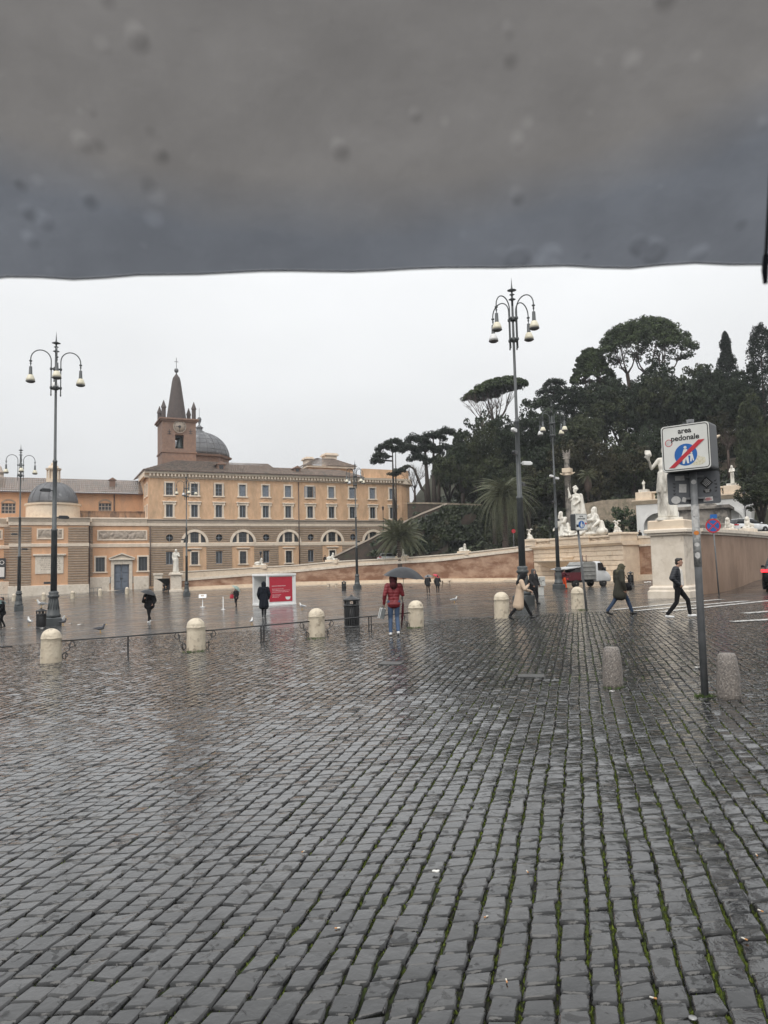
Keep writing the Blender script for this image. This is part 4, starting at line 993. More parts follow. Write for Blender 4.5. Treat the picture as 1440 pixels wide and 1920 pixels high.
def ribbon(mb,st,z0,z1,f=0.0,t=0.5):
    """wall strip through stations (x,y,nx,ny), n towards the viewer; z0,z1 lists; f = projection, t = thickness behind"""
    vs=[];fs=[];n=len(st)
    for(x,y,nx_,ny_),a,b in zip(st,z0,z1):
        vs+=[(x+nx_*f,y+ny_*f,a),(x+nx_*f,y+ny_*f,b),(x-nx_*t,y-ny_*t,b),(x-nx_*t,y-ny_*t,a)]
    for i in range(n-1):
        for k in range(4):j=(k+1)%4;fs.append((4*i+k,4*i+j,4*i+4+j,4*i+4+k))
    fs.append((0,3,2,1));e=4*(n-1);fs.append((e,e+1,e+2,e+3))
    # stations may run either way: face winding is fixed by recalculation
    mb.add(vs,fs)
def build_fixed(mb,name,m,parent=None):
    me=mb.mesh(name,m);bm=bmesh.new();bm.from_mesh(me);bmesh.ops.recalc_face_normals(bm,faces=bm.faces);bm.to_mesh(me);bm.free();return link(name,me,parent)
TOP=[(318,1073),(560,1059),(633,1052),(740,1047),(858,1038),(1000,1022)]
BND=[(318,1089),(560,1070),(680,1058),(820,1050.5),(1000,1029)]
PLT=[(318,1102),(549,1091),(820,1085),(1000,1083)]
pxs_=list(np.arange(320,1001,17.0));st=[]
for px in pxs_:
    p=onarc(px);n=(EC-p).normalized();st.append((p.x,p.y,n.x,n.y))
def zs(tab,dy=0):return[hz(px,interp(tab,px)+dy,s_[1])for px,s_ in zip(pxs_,st)]
w1=empty('ramp_wall',(0,0,0),0,'long curved ramp wall of stained brick with sloping pale stone band below the hill','wall')
low_=[G(s_[0],s_[1])-0.5 for s_ in st]
mb=MB();ribbon(mb,st,low_,zs(TOP,1.5),0,0.7);build_fixed(mb,'brick_face',ROSE,w1)
mb=MB();ribbon(mb,st,low_,zs(PLT),0.45,-0.002);build_fixed(mb,'stone_plinth',TRAV,w1)
mb=MB();ribbon(mb,st,low_,[G(s_[0],s_[1])+0.16 for s_ in st],1.1,-0.452);build_fixed(mb,'stone_step',TRAV,w1)
zb1_=zs(BND,2.4);zb2_=zs(BND,-2.4)
mb=MB();ribbon(mb,st,zb1_,zb2_,0.14,-0.002);build_fixed(mb,'stone_band',TRAVW,w1)
mb=MB();ribbon(mb,st,zb2_,zs(TOP,2.5),0.05,-0.002);build_fixed(mb,'parapet_face',TRAV,w1)
mb=MB();ribbon(mb,st,zs(TOP,1.5),zs(TOP,-0.6),0.14,0.8);build_fixed(mb,'coping',TRAVW,w1)
# pier and screen wall at the low end of the ramp
for px0,px1,pt,pb,nm,lab in((290,304,1074,1108,'stone_pier','low square stone pier between orange wing and statue pedestal'),):
    p=gp(px0,pb);q_=at(px1,pb,p.y);zt_=hz(px0,pt,p.y);w_=(q_-p).length
    t=empty(nm,(p.x,p.y,G(p.x,p.y)-0.1),FANG,lab,'pier');h_=zt_-G(p.x,p.y)
    mb=MB();mb.bbox((0,0,0),(w_,w_,h_-0.25),0.04);mb.build('shaft',TRAVW,t);mb=MB();mb.bbox((-0.12,-0.12,h_-0.25),(w_+0.12,w_+0.12,h_),0.04);mb.build('cap',TRAVW,t)
# ---------------------------------------------------------------- hill
def topz(phi_px):return interp(TOP,phi_px)
ramp_tab=[(math.atan2(s_[1]-EC.y,s_[0]-EC.x),z-0.9)for s_,z in zip(st,zs(TOP))][::-1]
def wallside(x,y):return(x-15.0)*0.75-(y-36.5)*0.66  # >0 : on the street side of the outer wall
def hill_z(x,y):
    dx,dy=x-EC.x,y-EC.y;rho=math.hypot(dx,dy);phi=math.atan2(dy,dx)
    ramp=interp(ramp_tab,phi)if phi>ramp_tab[0][0]else ramp_tab[0][1]-0.2
    lat=smooth(-6,14,x);up=0.0
    r0=52
    up+=7.6*smooth(r0,r0+13,rho)*lat+14*smooth(r0+17,r0+52,rho)*lat
    up-=2.2*smooth(10,-25,x)*smooth(r0-6,r0+4,rho)
    if x>26 and y<108:up=up*smooth(r0+6,r0+16,rho)
    return ramp+up
hx=np.arange(-34,150,2.0);hy=np.arange(38,230,2.0);V=[];idm={};F_=[]
for j,y in enumerate(hy):
    for i,x in enumerate(hx):
        rho=math.hypot(x-EC.x,y-EC.y)
        z=hill_z(x,y)if(rho>44.6 and wallside(x,y)<-0.3)else-4.0
        if y>150 and x<6:z=min(z,-1.0)
        V.append((x,y,z))
n_=len(hx)
for j in range(len(hy)-1):
    for i in range(len(hx)-1):
        a=j*n_+i
        q4=(a,a+1,a+1+n_,a+n_)
        if all(V[k][2]<-3.9 for k in q4):continue
        c=[(V[k][0],V[k][1])for k in q4]
        if any(math.hypot(u-EC.x,v-EC.y)<44.6 for u,v in c)or any(wallside(u,v)>-0.3 for u,v in c):continue
        F_.append(q4)
me=bpy.data.meshes.new('hill');me.from_pydata(V,[],F_);me.materials.append(EARTH);me.polygons.foreach_set('use_smooth',[True]*len(F_));me.update()
hill=tag(link('hill',me),'dark wooded hillside behind the curved wall',None,None,'structure')
# terrace walls up the slope
def slab(name,pts,m,zb=None,t=0.6,cop=None,label=None,cat='wall',drop=None):
    """pts (px,py,Y): top line of a wall; zb world z of the foot or drop below the top"""
    P=[at(*p)for p in pts];st_=[]
    for i,p in enumerate(P):
        d=(P[min(i+1,len(P)-1)]-P[max(i-1,0)]);n=Vector((d.y,-d.x)).normalized()
        if n.dot(Vector((-p.x,-p.y)))<0:n=-n
        st_.append((p.x,p.y,n.x,n.y))
    z1=[p.z for p in P];z0=[(z-drop if drop else zb)for z in z1]
    o=empty(name,(0,0,0),0,label,cat)
    mb=MB();ribbon(mb,st_,z0,[z-0.002 for z in z1],0,t);build_fixed(mb,'masonry',m,o)
    if cop:
        mb=MB();ribbon(mb,st_,z1,[z+0.28 for z in z1],0.14,t+0.14);build_fixed(mb,'coping',cop,o)
    return o
slab('terrace_wall',[(764,945,128),(800,945,126),(836,946,124),(880,947.5,122),(930,950,120)],DKBRICK,drop=9,cop=RUBBLE,label='dark brick terrace wall under the cedars right of the long building')
slab('stair_wall',[(618,1049,121),(690,1014,120.4),(740,988.5,120),(790,965,119.5),(838,946,119)],DKBRICK,zb=-0.5,cop=FRIEZE,label='dark wall with sloping stone coping climbing behind the lower palm')
slab('rubble_wall',[(1096,944,107),(1130,938,106),(1175,935,104),(1215,934,103)],RUBBLE,drop=8,label='rough rubble stone wall behind the fountain group')
slab('rubble_wall',[(1385,925,96),(1420,935,92),(1460,945,90)],RUBBLE,drop=9,label='rough brown stone wall right of the white arcade')
# ---------------------------------------------------------------- south arm: inner wall, end pedestal, outer wall along the street
px2=[1160,1175,1192,1210,1228,1246];st2=[]
for px in px2:
    p=onarc(px);n=(EC-p).normalized();st2.append((p.x,p.y,n.x,n.y))
a_end=math.atan2(st2[-1][1]-EC.y,st2[-1][0]-EC.x);a_ped=math.atan2(38.5-EC.y,15.0-EC.x)
hz2=[hz(px,1007-(px-1160)*0.06,s_[1])for px,s_ in zip(px2,st2)]
for k in range(1,15):
    a_2=a_end+(a_ped-a_end)*k/14;rr=ER+(math.hypot(15-EC.x,38.5-EC.y)-ER)*k/14;st2.append((EC.x+rr*math.cos(a_2),EC.y+rr*math.sin(a_2),-math.cos(a_2),-math.sin(a_2)));hz2.append(hz2[5]+(3.05-hz2[5])*k/14)
w2=empty('exedra_wall',(0,0,0),0,'curved stained rose wall between the fountain and the big statue pedestal','wall')
low2=[G(s_[0],s_[1])-0.5 for s_ in st2]
mb=MB();ribbon(mb,st2,low2,[z-0.3 for z in hz2],0,0.7);build_fixed(mb,'brick_face',ROSE,w2)
mb=MB();ribbon(mb,st2,[z-1.2 for z in hz2],[z-0.95 for z in hz2],0.12,-0.002);build_fixed(mb,'stone_band',TRAVW,w2)
mb=MB();ribbon(mb,st2,[z-0.95 for z in hz2],[z-0.3 for z in hz2],0.05,-0.002);build_fixed(mb,'parapet_face',TRAV,w2)
mb=MB();ribbon(mb,st2,[z-0.302 for z in hz2],hz2,0.14,0.8);build_fixed(mb,'coping',TRAVW,w2)
mb=MB();ribbon(mb,st2,low2,[l+1.25 for l in low2],0.4,-0.002);build_fixed(mb,'stone_plinth',TRAV,w2)
pc=gp(1282,1121);PX,PY=pc.x,pc.y+1.0;pg=G(PX,PY)
prot=R(-40)
s_m=36.0/1380
sp_=empty('statue_pedestal',(PX,PY,pg-0.05),prot,'tall pale stone pedestal carrying the flower statue at the end of the wall','pedestal')
hp=hz(1270,1001,PY-0.6)-pg  # underside of cap
mb=MB();mb.bbox((-0.98,-0.98,0),(0.98,0.98,0.42),0.06);mb.bbox((-0.92,-0.92,0.42),(0.92,0.92,0.62),0.08);mb.build('base',TRAVW,sp_)
mb=MB();mb.bbox((-0.78,-0.78,0.62),(0.78,0.78,hp),0.03);mb.build('shaft',TRAVW,sp_)
mb=MB();mb.bbox((-0.9,-0.9,hp),(0.9,0.9,hp+0.12),0.03);mb.bbox((-1.02,-1.02,hp+0.12),(1.02,1.02,hp+0.3),0.06);mb.build('cap',TRAVW,sp_)
mb=MB();mb.bbox((-0.86,-0.86,hp+0.3),(0.86,0.86,hp+0.72),0.05);mb.build('block',TRAV,sp_)
PED_TOP=pg-0.05+hp+0.72
# outer wall running up the street
ow=[(15.9,37.2),(18,39.4),(20.3,42),(22.6,44.8),(25.2,48.2),(28.5,52.6),(34,60),(42,70)]
st3=[]
for i,(x,y)in enumerate(ow):
    a,b=ow[max(i-1,0)],ow[min(i+1,len(ow)-1)];d=Vector((b[0]-a[0],b[1]-a[1])).normalized();n=Vector((d.y,-d.x));st3.append((x,y,n.x,n.y))
zt3=[PED_TOP-0.62-0.0*i for i in range(len(ow))]
w3=empty('street_wall',(0,0,0),0,'tall worn rose wall with stone coping running up the street behind the road sign','wall')
low3=[G(x,y)-0.4 for x,y in ow]
mb=MB();ribbon(mb,st3,low3,[z-0.001 for z in zt3],0,0.8);build_fixed(mb,'render_face',ROSE2,w3)
mb=MB();ribbon(mb,st3,zt3,[z+0.12 for z in zt3],0.08,0.9);ribbon(mb,st3,[z+0.122 for z in zt3],[z+0.3 for z in zt3],0.18,1.0);build_fixed(mb,'coping',TRAVW,w3)
# ---------------------------------------------------------------- fountain wall
FL=Vector((19.2,100.0,0));FRt=Vector((26.8,83.0,0));fd=(FRt-FL).normalized();fyv=Vector((-fd.y,fd.x,0));FRZ=math.atan2(fd.y,fd.x);FLEN=(FRt-FL).length
def ff(px,py,yo=0.0):
    d=ray(px,py);k=(yo+FL.dot(fyv)-CAM.dot(fyv))/d.dot(fyv);p=CAM+d*k;return(p-FL).dot(fd),p.z
ft=empty('fountain_wall',tuple(FL),FRZ,'pale travertine fountain wall of large blocks with cross-pattern parapets','fountain')
gz=G(23,91)
zw=3.75  # top of block courses
mb=MB();mb.box((0.05,0.12,-1),(FLEN-0.05,3.2,zw));mb.build('core',TRAV,ft)
NR_=6;z0_=gz+0.75;rg=random.Random(4)
blk={}
for r_ in range(NR_):
    a,b=z0_+(zw-z0_)*r_/NR_,z0_+(zw-z0_)*(r_+1)/NR_;x=0.0;first=True
    while x<FLEN-0.01:
        L_=rg.choice((2.0,2.6,3.0))if not(first and r_%2)else 1.3
        first=False
        if FLEN-(x+L_)<1.0:L_=FLEN-x
        key=round(L_,3)
        if key not in blk:
            m_=MB();m_.add([(0.03,-0.002,0.03),(key-0.03,-0.002,0.03),(key-0.03,-0.002,b-a-0.03),(0.03,-0.002,b-a-0.03),(0,0.05,0),(key,0.05,0),(key,0.05,b-a),(0,0.05,b-a),(0.0,0.34,0),(key,0.34,0),(key,0.34,b-a),(0,0.34,b-a)],
                              [(0,1,2,3),(4,5,1,0),(5,6,2,1),(6,7,3,2),(7,4,0,3),(8,9,5,4),(9,10,6,5),(10,11,7,6),(11,8,4,7)]);blk[key]=m_.mesh('stone_block',TRAV)
        o=link('stone_block',blk[key],ft,(x+0.02,rg.uniform(-0.02,0.02),a+0.02));o.scale=(1-0.04/key,1,1-0.04/(b-a));x+=L_
mb=MB();mb.bbox((-0.4,-0.9,-1),(FLEN+0.4,0.2,gz+0.75),0.08);mb.build('plinth',TRAV,ft)
mb=MB();mb.bbox((-3,-2.6,-1),(FLEN+2,-0.9,gz+0.28),0.06);mb.build('step',TRAV,ft)
mb=MB();moulding(mb,-0.2,FLEN+0.2,[(0,zw),(0.15,zw+0.02),(0.3,zw+0.22),(0.42,zw+0.27),(0.42,zw+0.45),(0,zw+0.5)],0.0);mb.box((-0.2,0.0,zw),(FLEN+0.2,3.4,zw+0.48));mb.build('cornice',TRAV,ft)
zp=zw+0.5
sa,ztl=ff(1006,1012);sb,_=ff(1033,1010);sc_,zcm=ff(1034,1004);sd,_=ff(1106,1004);se,_=ff(1106,1010);sf,_=ff(1144,1006);sg_,ztr=ff(1145,998)
hpar=0.74
def pedestal_block(a,b,h,nm):
    m_=MB();m_.bbox((a,-0.25,zp),(b,2.2,zp+h-0.25),0.04);m_.bbox((a-0.12,-0.37,zp+h-0.25),(b+0.12,2.32,zp+h),0.06);return m_.build(nm,TRAV,ft)
pedestal_block(0.0,sa,hpar+0.22,'end_pedestal');pedestal_block(sg_,FLEN,hpar+0.22,'end_pedestal');pedestal_block(sc_,sd,hpar+0.1,'centre_pedestal')
for a,b in((sa,sc_),(sd,sg_)):
    m_=MB();m_.bbox((a,-0.1,zp),(b,0.35,zp+0.18),0.02);m_.bbox((a,-0.14,zp+hpar-0.2),(b,0.4,zp+hpar),0.03);m_.build('parapet_rail',TRAV,ft)
    nX=3;wX=(b-a)/nX
    for i in range(nX):
        m_=MB();c=a+wX*(i+0.5);h_=hpar-0.38;
        for s_2 in(-1,1):
            m_.tube([(c-s_2*wX*0.46,0.13,zp+0.2),(c,0.13+0.03*s_2,zp+0.19+h_/2),(c+s_2*wX*0.46,0.13,zp+0.18+h_)],0.12,6)
        m_.build('parapet_cross',TRAV,ft)
CENTRE_TOP=zp+hpar+0.1;END_TOP=zp+hpar+0.22
# shell basin on the wall
bc,bz=ff(1053,1052)
prof=[(0.25,-1.55),(0.9,-1.3),(2.2,-0.75),(3.6,-0.3),(4.3,-0.05),(4.45,0.1),(4.2,0.12),(3.4,-0.12),(0.2,-0.5)]
mb=MB();V=[];F_=[];n_=28
for r_,z in prof:
    for i in range(n_+1):
        a_2=PI+PI*i/n_;fl=1+0.02*math.cos(i*PI)if r_>1 else 1;V.append((r_*fl*math.cos(a_2),r_*0.62*fl*math.sin(a_2),z))
for k in range(len(prof)-1):
    for i in range(n_):F_.append((k*(n_+1)+i,k*(n_+1)+i+1,(k+1)*(n_+1)+i+1,(k+1)*(n_+1)+i))
mb.add(V,F_,0,True);mb.build('basin',TRAV,ft,(bc,-0.05,bz))
mb=MB();prof2=[(0.15,-0.9),(0.5,-0.7),(1.0,-0.2),(1.15,0),(1.0,0.02),(0.1,-0.3)];V=[];F_=[]
for r_,z in prof2:
    for i in range(13):a_2=PI+PI*i/12;V.append((r_*math.cos(a_2),r_*0.6*math.sin(a_2),z))
for k in range(len(prof2)-1):
    for i in range(12):F_.append((k*13+i,k*13+i+1,(k+1)*13+i+1,(k+1)*13+i))
mb.add(V,F_,0,True);s_2,z_2=ff(1066,1043);mb.build('upper_shell',TRAV,ft,(s_2,-0.05,z_2))
# ---------------------------------------------------------------- rostral columns
def column(px,py_top,py_bot,Y,label,shaft_w,show_top=True,m=STAIN,big=1.0):
    p=at(px,py_bot,Y);zt_=hz(px,py_top,Y);h_=zt_-p.z;r_=shaft_w/2
    o=empty('rostral_column',tuple(p),R(-30),label,'column')
    mb=MB();k=r_*big;mb.bbox((-k*2.2,-k*2.2,-3),(k*2.2,k*2.2,0.35*r_),0.05);mb.bbox((-k*1.8,-k*1.8,0.35*r_),(k*1.8,k*1.8,2.2*r_),0.04);mb.bbox((-k*2.05,-k*2.05,2.2*r_),(k*2.05,k*2.05,2.6*r_),0.05);mb.build('base',m,o)
    mb=MB();mb.lathe([(r_*1.35,2.6*r_),(r_*1.35,2.9*r_),(r_*1.05,3.1*r_),(r_,3.3*r_),(r_*0.92,h_-r_*1.0),(r_*1.1,h_-r_*0.9)],20);mb.build('shaft',m,o)
    mb=MB();mb.lathe([(r_*1.0,h_-r_*0.9),(r_*1.15,h_-r_*0.7),(r_*1.0,h_-r_*0.6),(r_*1.2,h_-r_*0.1),(r_*1.3,h_)],16);mb.bbox((-r_*1.25,-r_*1.25,h_),(r_*1.25,r_*1.25,h_+r_*1.2),0.04)
    for sg in(-1,1):
        mb.tube([(sg*r_*0.9,0,h_-r_*0.5),(sg*r_*1.6,0,h_-r_*0.35),(sg*r_*2.2,-r_*0.1,h_-r_*0.1)],[r_*0.35,r_*0.28,r_*0.08],8)
    mb.build('capital',TRAV,o)
    return o,h_+r_*1.2
colA,colh=column(1069,886,1004,108,'grey stone column with ship prows standing behind the fountain statues',1.02)
colB,colbh=column(1324,818,990,80,'blackened stone column with broad moulded base mostly behind the road sign',1.75,big=1.5)
# ---------------------------------------------------------------- white arcade terrace
AL=at(1195,1000,97);AR=at(1388,1000,90);ad=Vector((AR.x-AL.x,AR.y-AL.y,0));ALEN=ad.length;ad.normalize();ayv=Vector((-ad.y,ad.x,0));ARZ=math.atan2(ad.y,ad.x)
def fa(px,py,yo=0.0):
    d=ray(px,py);k=(yo+AL.x*ayv.x+AL.y*ayv.y-CAM.dot(ayv))/d.dot(ayv);p=CAM+d*k;return(p.x-AL.x)*ad.x+(p.y-AL.y)*ad.y,p.z
ac=empty('white_arcade',(AL.x,AL.y,0),ARZ,'white rendered arcade with round arches and pale balustrade on top','arcade')
zc_=(fa(1200,947)[1]+fa(1385,932)[1])/2;zb_=zc_-6.5
ach=[fa(1234,980)[0]];ach+=[ach[0]+(ALEN-ach[0])*0.42];ach+=[fa(1364,980)[0]]
ra=1.85;zsp=fa(1234,962)[1]-ra
mb=MB();holed(mb,0,ALEN,zb_,zc_,0,[(s-ra,s+ra,zb_,zsp+ra)for s in ach],1.2)
for s in ach:
    pts=arch_pts(ra,18,(s,zsp))
    for i in range(18):
        (xa,za),(xb,zb2)=pts[i],pts[i+1];mb.add([(xa,0.004,za),(xa,0.004,zsp+ra),(xb,0.004,zsp+ra),(xb,0.004,zb2)],[(0,1,2,3)])
mb.add([(0,0,zb_),(0,8,zb_),(0,8,zc_),(0,0,zc_)],[(0,3,2,1)]);mb.add([(ALEN,0,zb_),(ALEN+1.2,1.0,zb_),(ALEN+1.2,1.0,zc_),(ALEN,0,zc_)],[(0,1,2,3)]);mb.add([(ALEN+1.2,1,zb_),(ALEN+1.2,8,zb_),(ALEN+1.2,8,zc_),(ALEN+1.2,1,zc_)],[(0,1,2,3)])
mb.build('wall',WHITEW,ac)
for s in ach:
    mb=MB();mb.box((s-ra,1.2,zb_),(s+ra,1.25,zsp+ra));nb=mb.build('niche',WHITEW,ac)
    mb=MB();arch_band(mb,s,zsp,ra,ra+0.3,-0.08,0.03,18);mb.box((s-ra-0.3,-0.08,zb_),(s-ra,0.02,zsp));mb.box((s+ra,-0.08,zb_),(s+ra+0.3,0.02,zsp));mb.build('arch_moulding',WHITEW,ac)
mb=MB();moulding(mb,-0.4,ALEN+0.3,[(0,zc_-0.05),(0.15,zc_),(0.4,zc_+0.35),(0.5,zc_+0.4),(0.5,zc_+0.55),(0,zc_+0.6)],0.0);mb.box((-0.4,0.0,zc_),(ALEN+1.5,8,zc_+0.58));mb.build('cornice',TRAV,ac)
zbal=zc_+0.6;hb_=(fa(1215,925)[1]+fa(1385,913)[1])/2-zbal;hb_=max(hb_,1.0)
for a,b in((0.0,2.1),(ALEN*0.45,ALEN*0.45+1.4),(ALEN-1.6,ALEN+0.2)):
    mb=MB();mb.bbox((a,-0.1,zbal),(b,1.1,zbal+hb_),0.04);mb.build('balustrade_pier',TRAV,ac)
mb=MB();mb.lathe([(0.13,0),(0.13,0.08),(0.07,0.14),(0.15,0.38),(0.07,0.8),(0.12,0.9),(0.12,1.0)],8);BAL=mb.mesh('baluster',TRAV)
mb=MB();mb.bbox((2.1,-0.05,zbal+hb_-0.22),(ALEN*0.45,0.45,zbal+hb_-0.02),0.03);mb.build('handrail',TRAV,ac)
mb=MB();mb.bbox((ALEN*0.45+1.4,-0.05,zbal+hb_-0.22),(ALEN-1.6,0.45,zbal+hb_-0.02),0.03);mb.build('handrail',TRAV,ac)
for a,b in((2.1,ALEN*0.45),(ALEN*0.45+1.4,ALEN-1.6)):
    k_=int((b-a)/0.48)
    for i in range(k_):o=link('baluster',BAL,ac,(a+(b-a)*(i+0.5)/k_,0.2,zbal));o.scale=(1,1,hb_-0.22)
ARC_TOP=zbal+hb_
def arc_world(s,y,z):p=Vector((AL.x,AL.y,0))+ad*s+ayv*y;return Vector((p.x,p.y,z))
# upper terrace masonry seen behind the road sign
slab('upper_terrace',[(1335,873,118),(1370,863,117),(1400,858,116),(1436,858,115)],RUBBLE,drop=12,cop=FRIEZE,label='pale stone upper terrace wall with mouldings above the white arcade')
# ================================================================== trees
BARK=mat('dark_bark',(0.055,0.042,0.033),(0.035,0.028,0.024),rough=0.9,scale=4,bump=0.6,bscale=12)
BARKP=mat('pine_bark',(0.10,0.07,0.055),(0.06,0.045,0.038),rough=0.9,scale=4,bump=0.6,bscale=12)
OAKL=mat('holm_oak_leaves',(0.033,0.047,0.022),(0.016,0.025,0.014),rough=0.6,scale=0.35,island=0.55,spec=0.25,contrast=(0.3,0.7))
OAKG=mat('olive_oak_leaves',(0.052,0.062,0.026),(0.026,0.034,0.017),rough=0.6,scale=0.4,island=0.6,spec=0.25)
OAKB=mat('brownish_oak_leaves',(0.062,0.057,0.028),(0.032,0.034,0.019),rough=0.6,scale=0.35,island=0.55,spec=0.25)
PINEL=mat('stone_pine_needles',(0.058,0.082,0.026),(0.028,0.042,0.018),rough=0.6,scale=0.5,island=0.5,spec=0.25)
CEDL=mat('cedar_needles',(0.034,0.046,0.030),(0.020,0.030,0.022),rough=0.6,scale=0.5,island=0.5,spec=0.25)
CYPL=mat('cypress_leaves',(0.022,0.031,0.020),(0.013,0.02,0.014),rough=0.65,scale=0.5,island=0.5,spec=0.2)
PALML=mat('palm_fronds',(0.135,0.14,0.075),(0.07,0.08,0.045),rough=0.5,scale=1.0,island=0.4)
IVY=mat('ivy_leaves',(0.040,0.052,0.022),(0.02,0.03,0.014),rough=0.5,scale=0.3,island=0.6,c3=(0.07,0.055,0.03),s3=0.25,c3r=(0.55,0.7))
def leaves_from(P,N_,size,rg,aspect=1.6,jitter=0.9):
    """P points (n,3), N_ outward directions; one folded leaf-clump quad each"""
    n=len(P);d=N_+rg.normal(0,jitter,(n,3));d/=np.linalg.norm(d,axis=1)[:,None]+1e-9
    t=np.cross(d,rg.normal(0,1,(n,3)));t/=np.linalg.norm(t,axis=1)[:,None]+1e-9;b=np.cross(d,t)
    s=(size*rg.uniform(0.55,1.3,n))[:,None]
    V=np.stack([P-t*s*aspect*0.5,P-b*s*0.42+d*s*0.1,P+t*s*aspect*0.5,P+b*s*0.42+d*s*0.1],1)
    return V.reshape(-1,3),np.arange(n*4).reshape(-1,4)
def clump_cloud(centers,radii,per,rg,flat=1.0):
    P=[];Nn=[]
    for c,r in zip(centers,radii):
        u=rg.normal(0,1,(per,3));u/=np.linalg.norm(u,axis=1)[:,None];k=rg.uniform(0.45,1.0,per)[:,None]**0.5
        p=u*k*r;p[:,2]*=flat;P.append(c+p);Nn.append(u)
    return np.concatenate(P),np.concatenate(Nn)
def oak_crown(seed):
    """unit crown, radius 1, centre 0: uneven clumps on a lumpy hull plus some inside"""
    rg=np.random.default_rng(seed);C=[];Rr=[]
    lobes=[(rg.normal(0,0.42,3)*np.array([1,1,0.75]),rg.uniform(0.38,0.62))for _ in range(9)]
    for _ in range(330):
        c,r=lobes[rg.integers(len(lobes))];u=rg.normal(0,1,3);u/=np.linalg.norm(u)
        if u[2]<-0.55:u[2]*=-0.5
        C.append(c+u*r*rg.uniform(0.7,1.05));Rr.append(rg.uniform(0.07,0.15))
    P,Nn=clump_cloud(np.array(C),Rr,44,rg,0.8);V,F_=leaves_from(P,Nn,0.05,rg);return V,F_
OAKV=[oak_crown(s)for s in range(5)]
OAKM=[[fast_mesh('crown',V,F_,m,False)for V,F_ in OAKV]for m in(OAKL,OAKB,OAKG)]
def trunk_mesh(h,r,rg,forks=3,spread=0.35,lean=(0,0),m=BARK,top=0.6):
    mb=MB();zf=h*0.45;base=Vector((0,0,-0.6));f=Vector((lean[0]*0.4,lean[1]*0.4,zf))
    mb.tube([base,Vector((0,0,0)),f*0.5+Vector((rg.uniform(-.1,.1),0,0)),f],[r*1.35,r*1.05,r*0.9,r*0.8],8)
    for k in range(forks):
        a=2*PI*k/forks+rg.uniform(-0.5,0.5);e=Vector((lean[0]+math.cos(a)*spread*h,lean[1]+math.sin(a)*spread*h,h*rg.uniform(0.85,1.0)))
        mid=f.lerp(e,0.5)+Vector((0,0,h*0.06));mb.tube([f,mid,e],[r*0.6,r*0.42,r*0.12],6)
    return mb.mesh('trunk',m)
rgt=random.Random(9)
OAKS=[  # px, top, bottom, half width, Y, browner, label bit
 (866,792,938,42,126,0),(905,812,945,46,119,0),(950,790,930,52,125,0),(1002,758,900,52,128,0),(990,862,962,46,115,0),
 (1046,776,905,48,122,0),(1058,842,965,50,117,1),(1108,762,890,56,126,0),(1122,832,948,52,114,1),(1160,702,830,58,133,0),
 (1186,800,945,56,117,0),(1232,700,850,58,130,0),(1246,806,935,48,116,0),(1296,696,850,56,128,0),(1340,690,840,56,125,0),
 (1385,705,830,46,121,0),(1412,768,935,40,104,0),(1440,850,940,36,98,0),(1088,728,810,40,136,0),(1132,712,800,40,138,0),
 (1300,800,915,48,117,0),(1345,790,880,46,118,1),(840,845,945,28,131,0),(1270,712,800,40,134,0),(1200,712,800,44,135,0),
 (885,850,960,44,134,0),(960,850,955,50,135,0),(1035,830,960,52,134,0),(1110,830,960,52,135,0),(1180,820,955,52,136,0),(1255,800,930,54,137,0),(1330,790,900,54,138,0),(1400,800,900,44,130,0),(1400,700,800,40,116,0),(1425,890,965,44,84,2),(925,880,955,30,116,0),(1350,720,830,50,136,0)]
NOTE=['first oak right of the cedars','oak above the dark terrace wall','oak below the tilted stone pine','oak just right of the tallest near lamp','low oak behind the tall palm','oak behind the double-white lamp head','brownish oak left of the grey column',
 'oak high between lamp head and column','brownish oak directly behind the grey column','oak below the small rounded pine','low oak right of the grey column','oak straight under the great stone pine','low oak left of the road sign','oak below the right end of the great pine','oak below the slim cypress',
 'oak between the two cypresses','oak hanging over the right end of the arcade','small oak at the right margin above the wall','small oak below the layered cedar','small oak behind the small rounded pine','oak hidden behind the road sign','brownish oak over the upper terrace','narrow oak touching the cedar trunks','small oak between great pine and cypress','small oak left under the great pine',
 'oak low behind the terrace wall','oak low behind the tall palm crown','oak in the dark gap left of the column','oak in the dark gap behind the fan palm','oak in the dark gap above the rubble wall','oak in the dark gap left above the arcade','oak in the dark gap over the road sign','oak in the dark gap at the right margin','oak leaning against the broad right cypress','low olive oak behind the white car on the upper road','narrow low oak left of the tall palm','oak deep below the slim cypress']
for i,(px,pt,pb,hw,Y,br)in enumerate(OAKS):
    c=at(px,(pt+pb)/2,Y);rz_=(hz(px,pt,Y)-hz(px,pb,Y))/2;rx_=hw/FPX*Y;g_=min(hill_z(c.x,c.y),c.z-rz_*0.4)
    o=empty('holm_oak',(c.x,c.y,g_),0,('dark evergreen ' if not br else '')+NOTE[i],'tree','evergreen oaks on the hill')
    link('trunk',trunk_mesh(max(2.5,c.z-g_),0.42,rgt,4,0.22),o)
    k=link('crown',OAKM[2 if(not br and i%3==1)else br][i%5],o,(0,0,c.z-g_),rgt.uniform(0,6.28));s=1.12
    k.scale=(rx_*s,rx_*s,rz_*s)
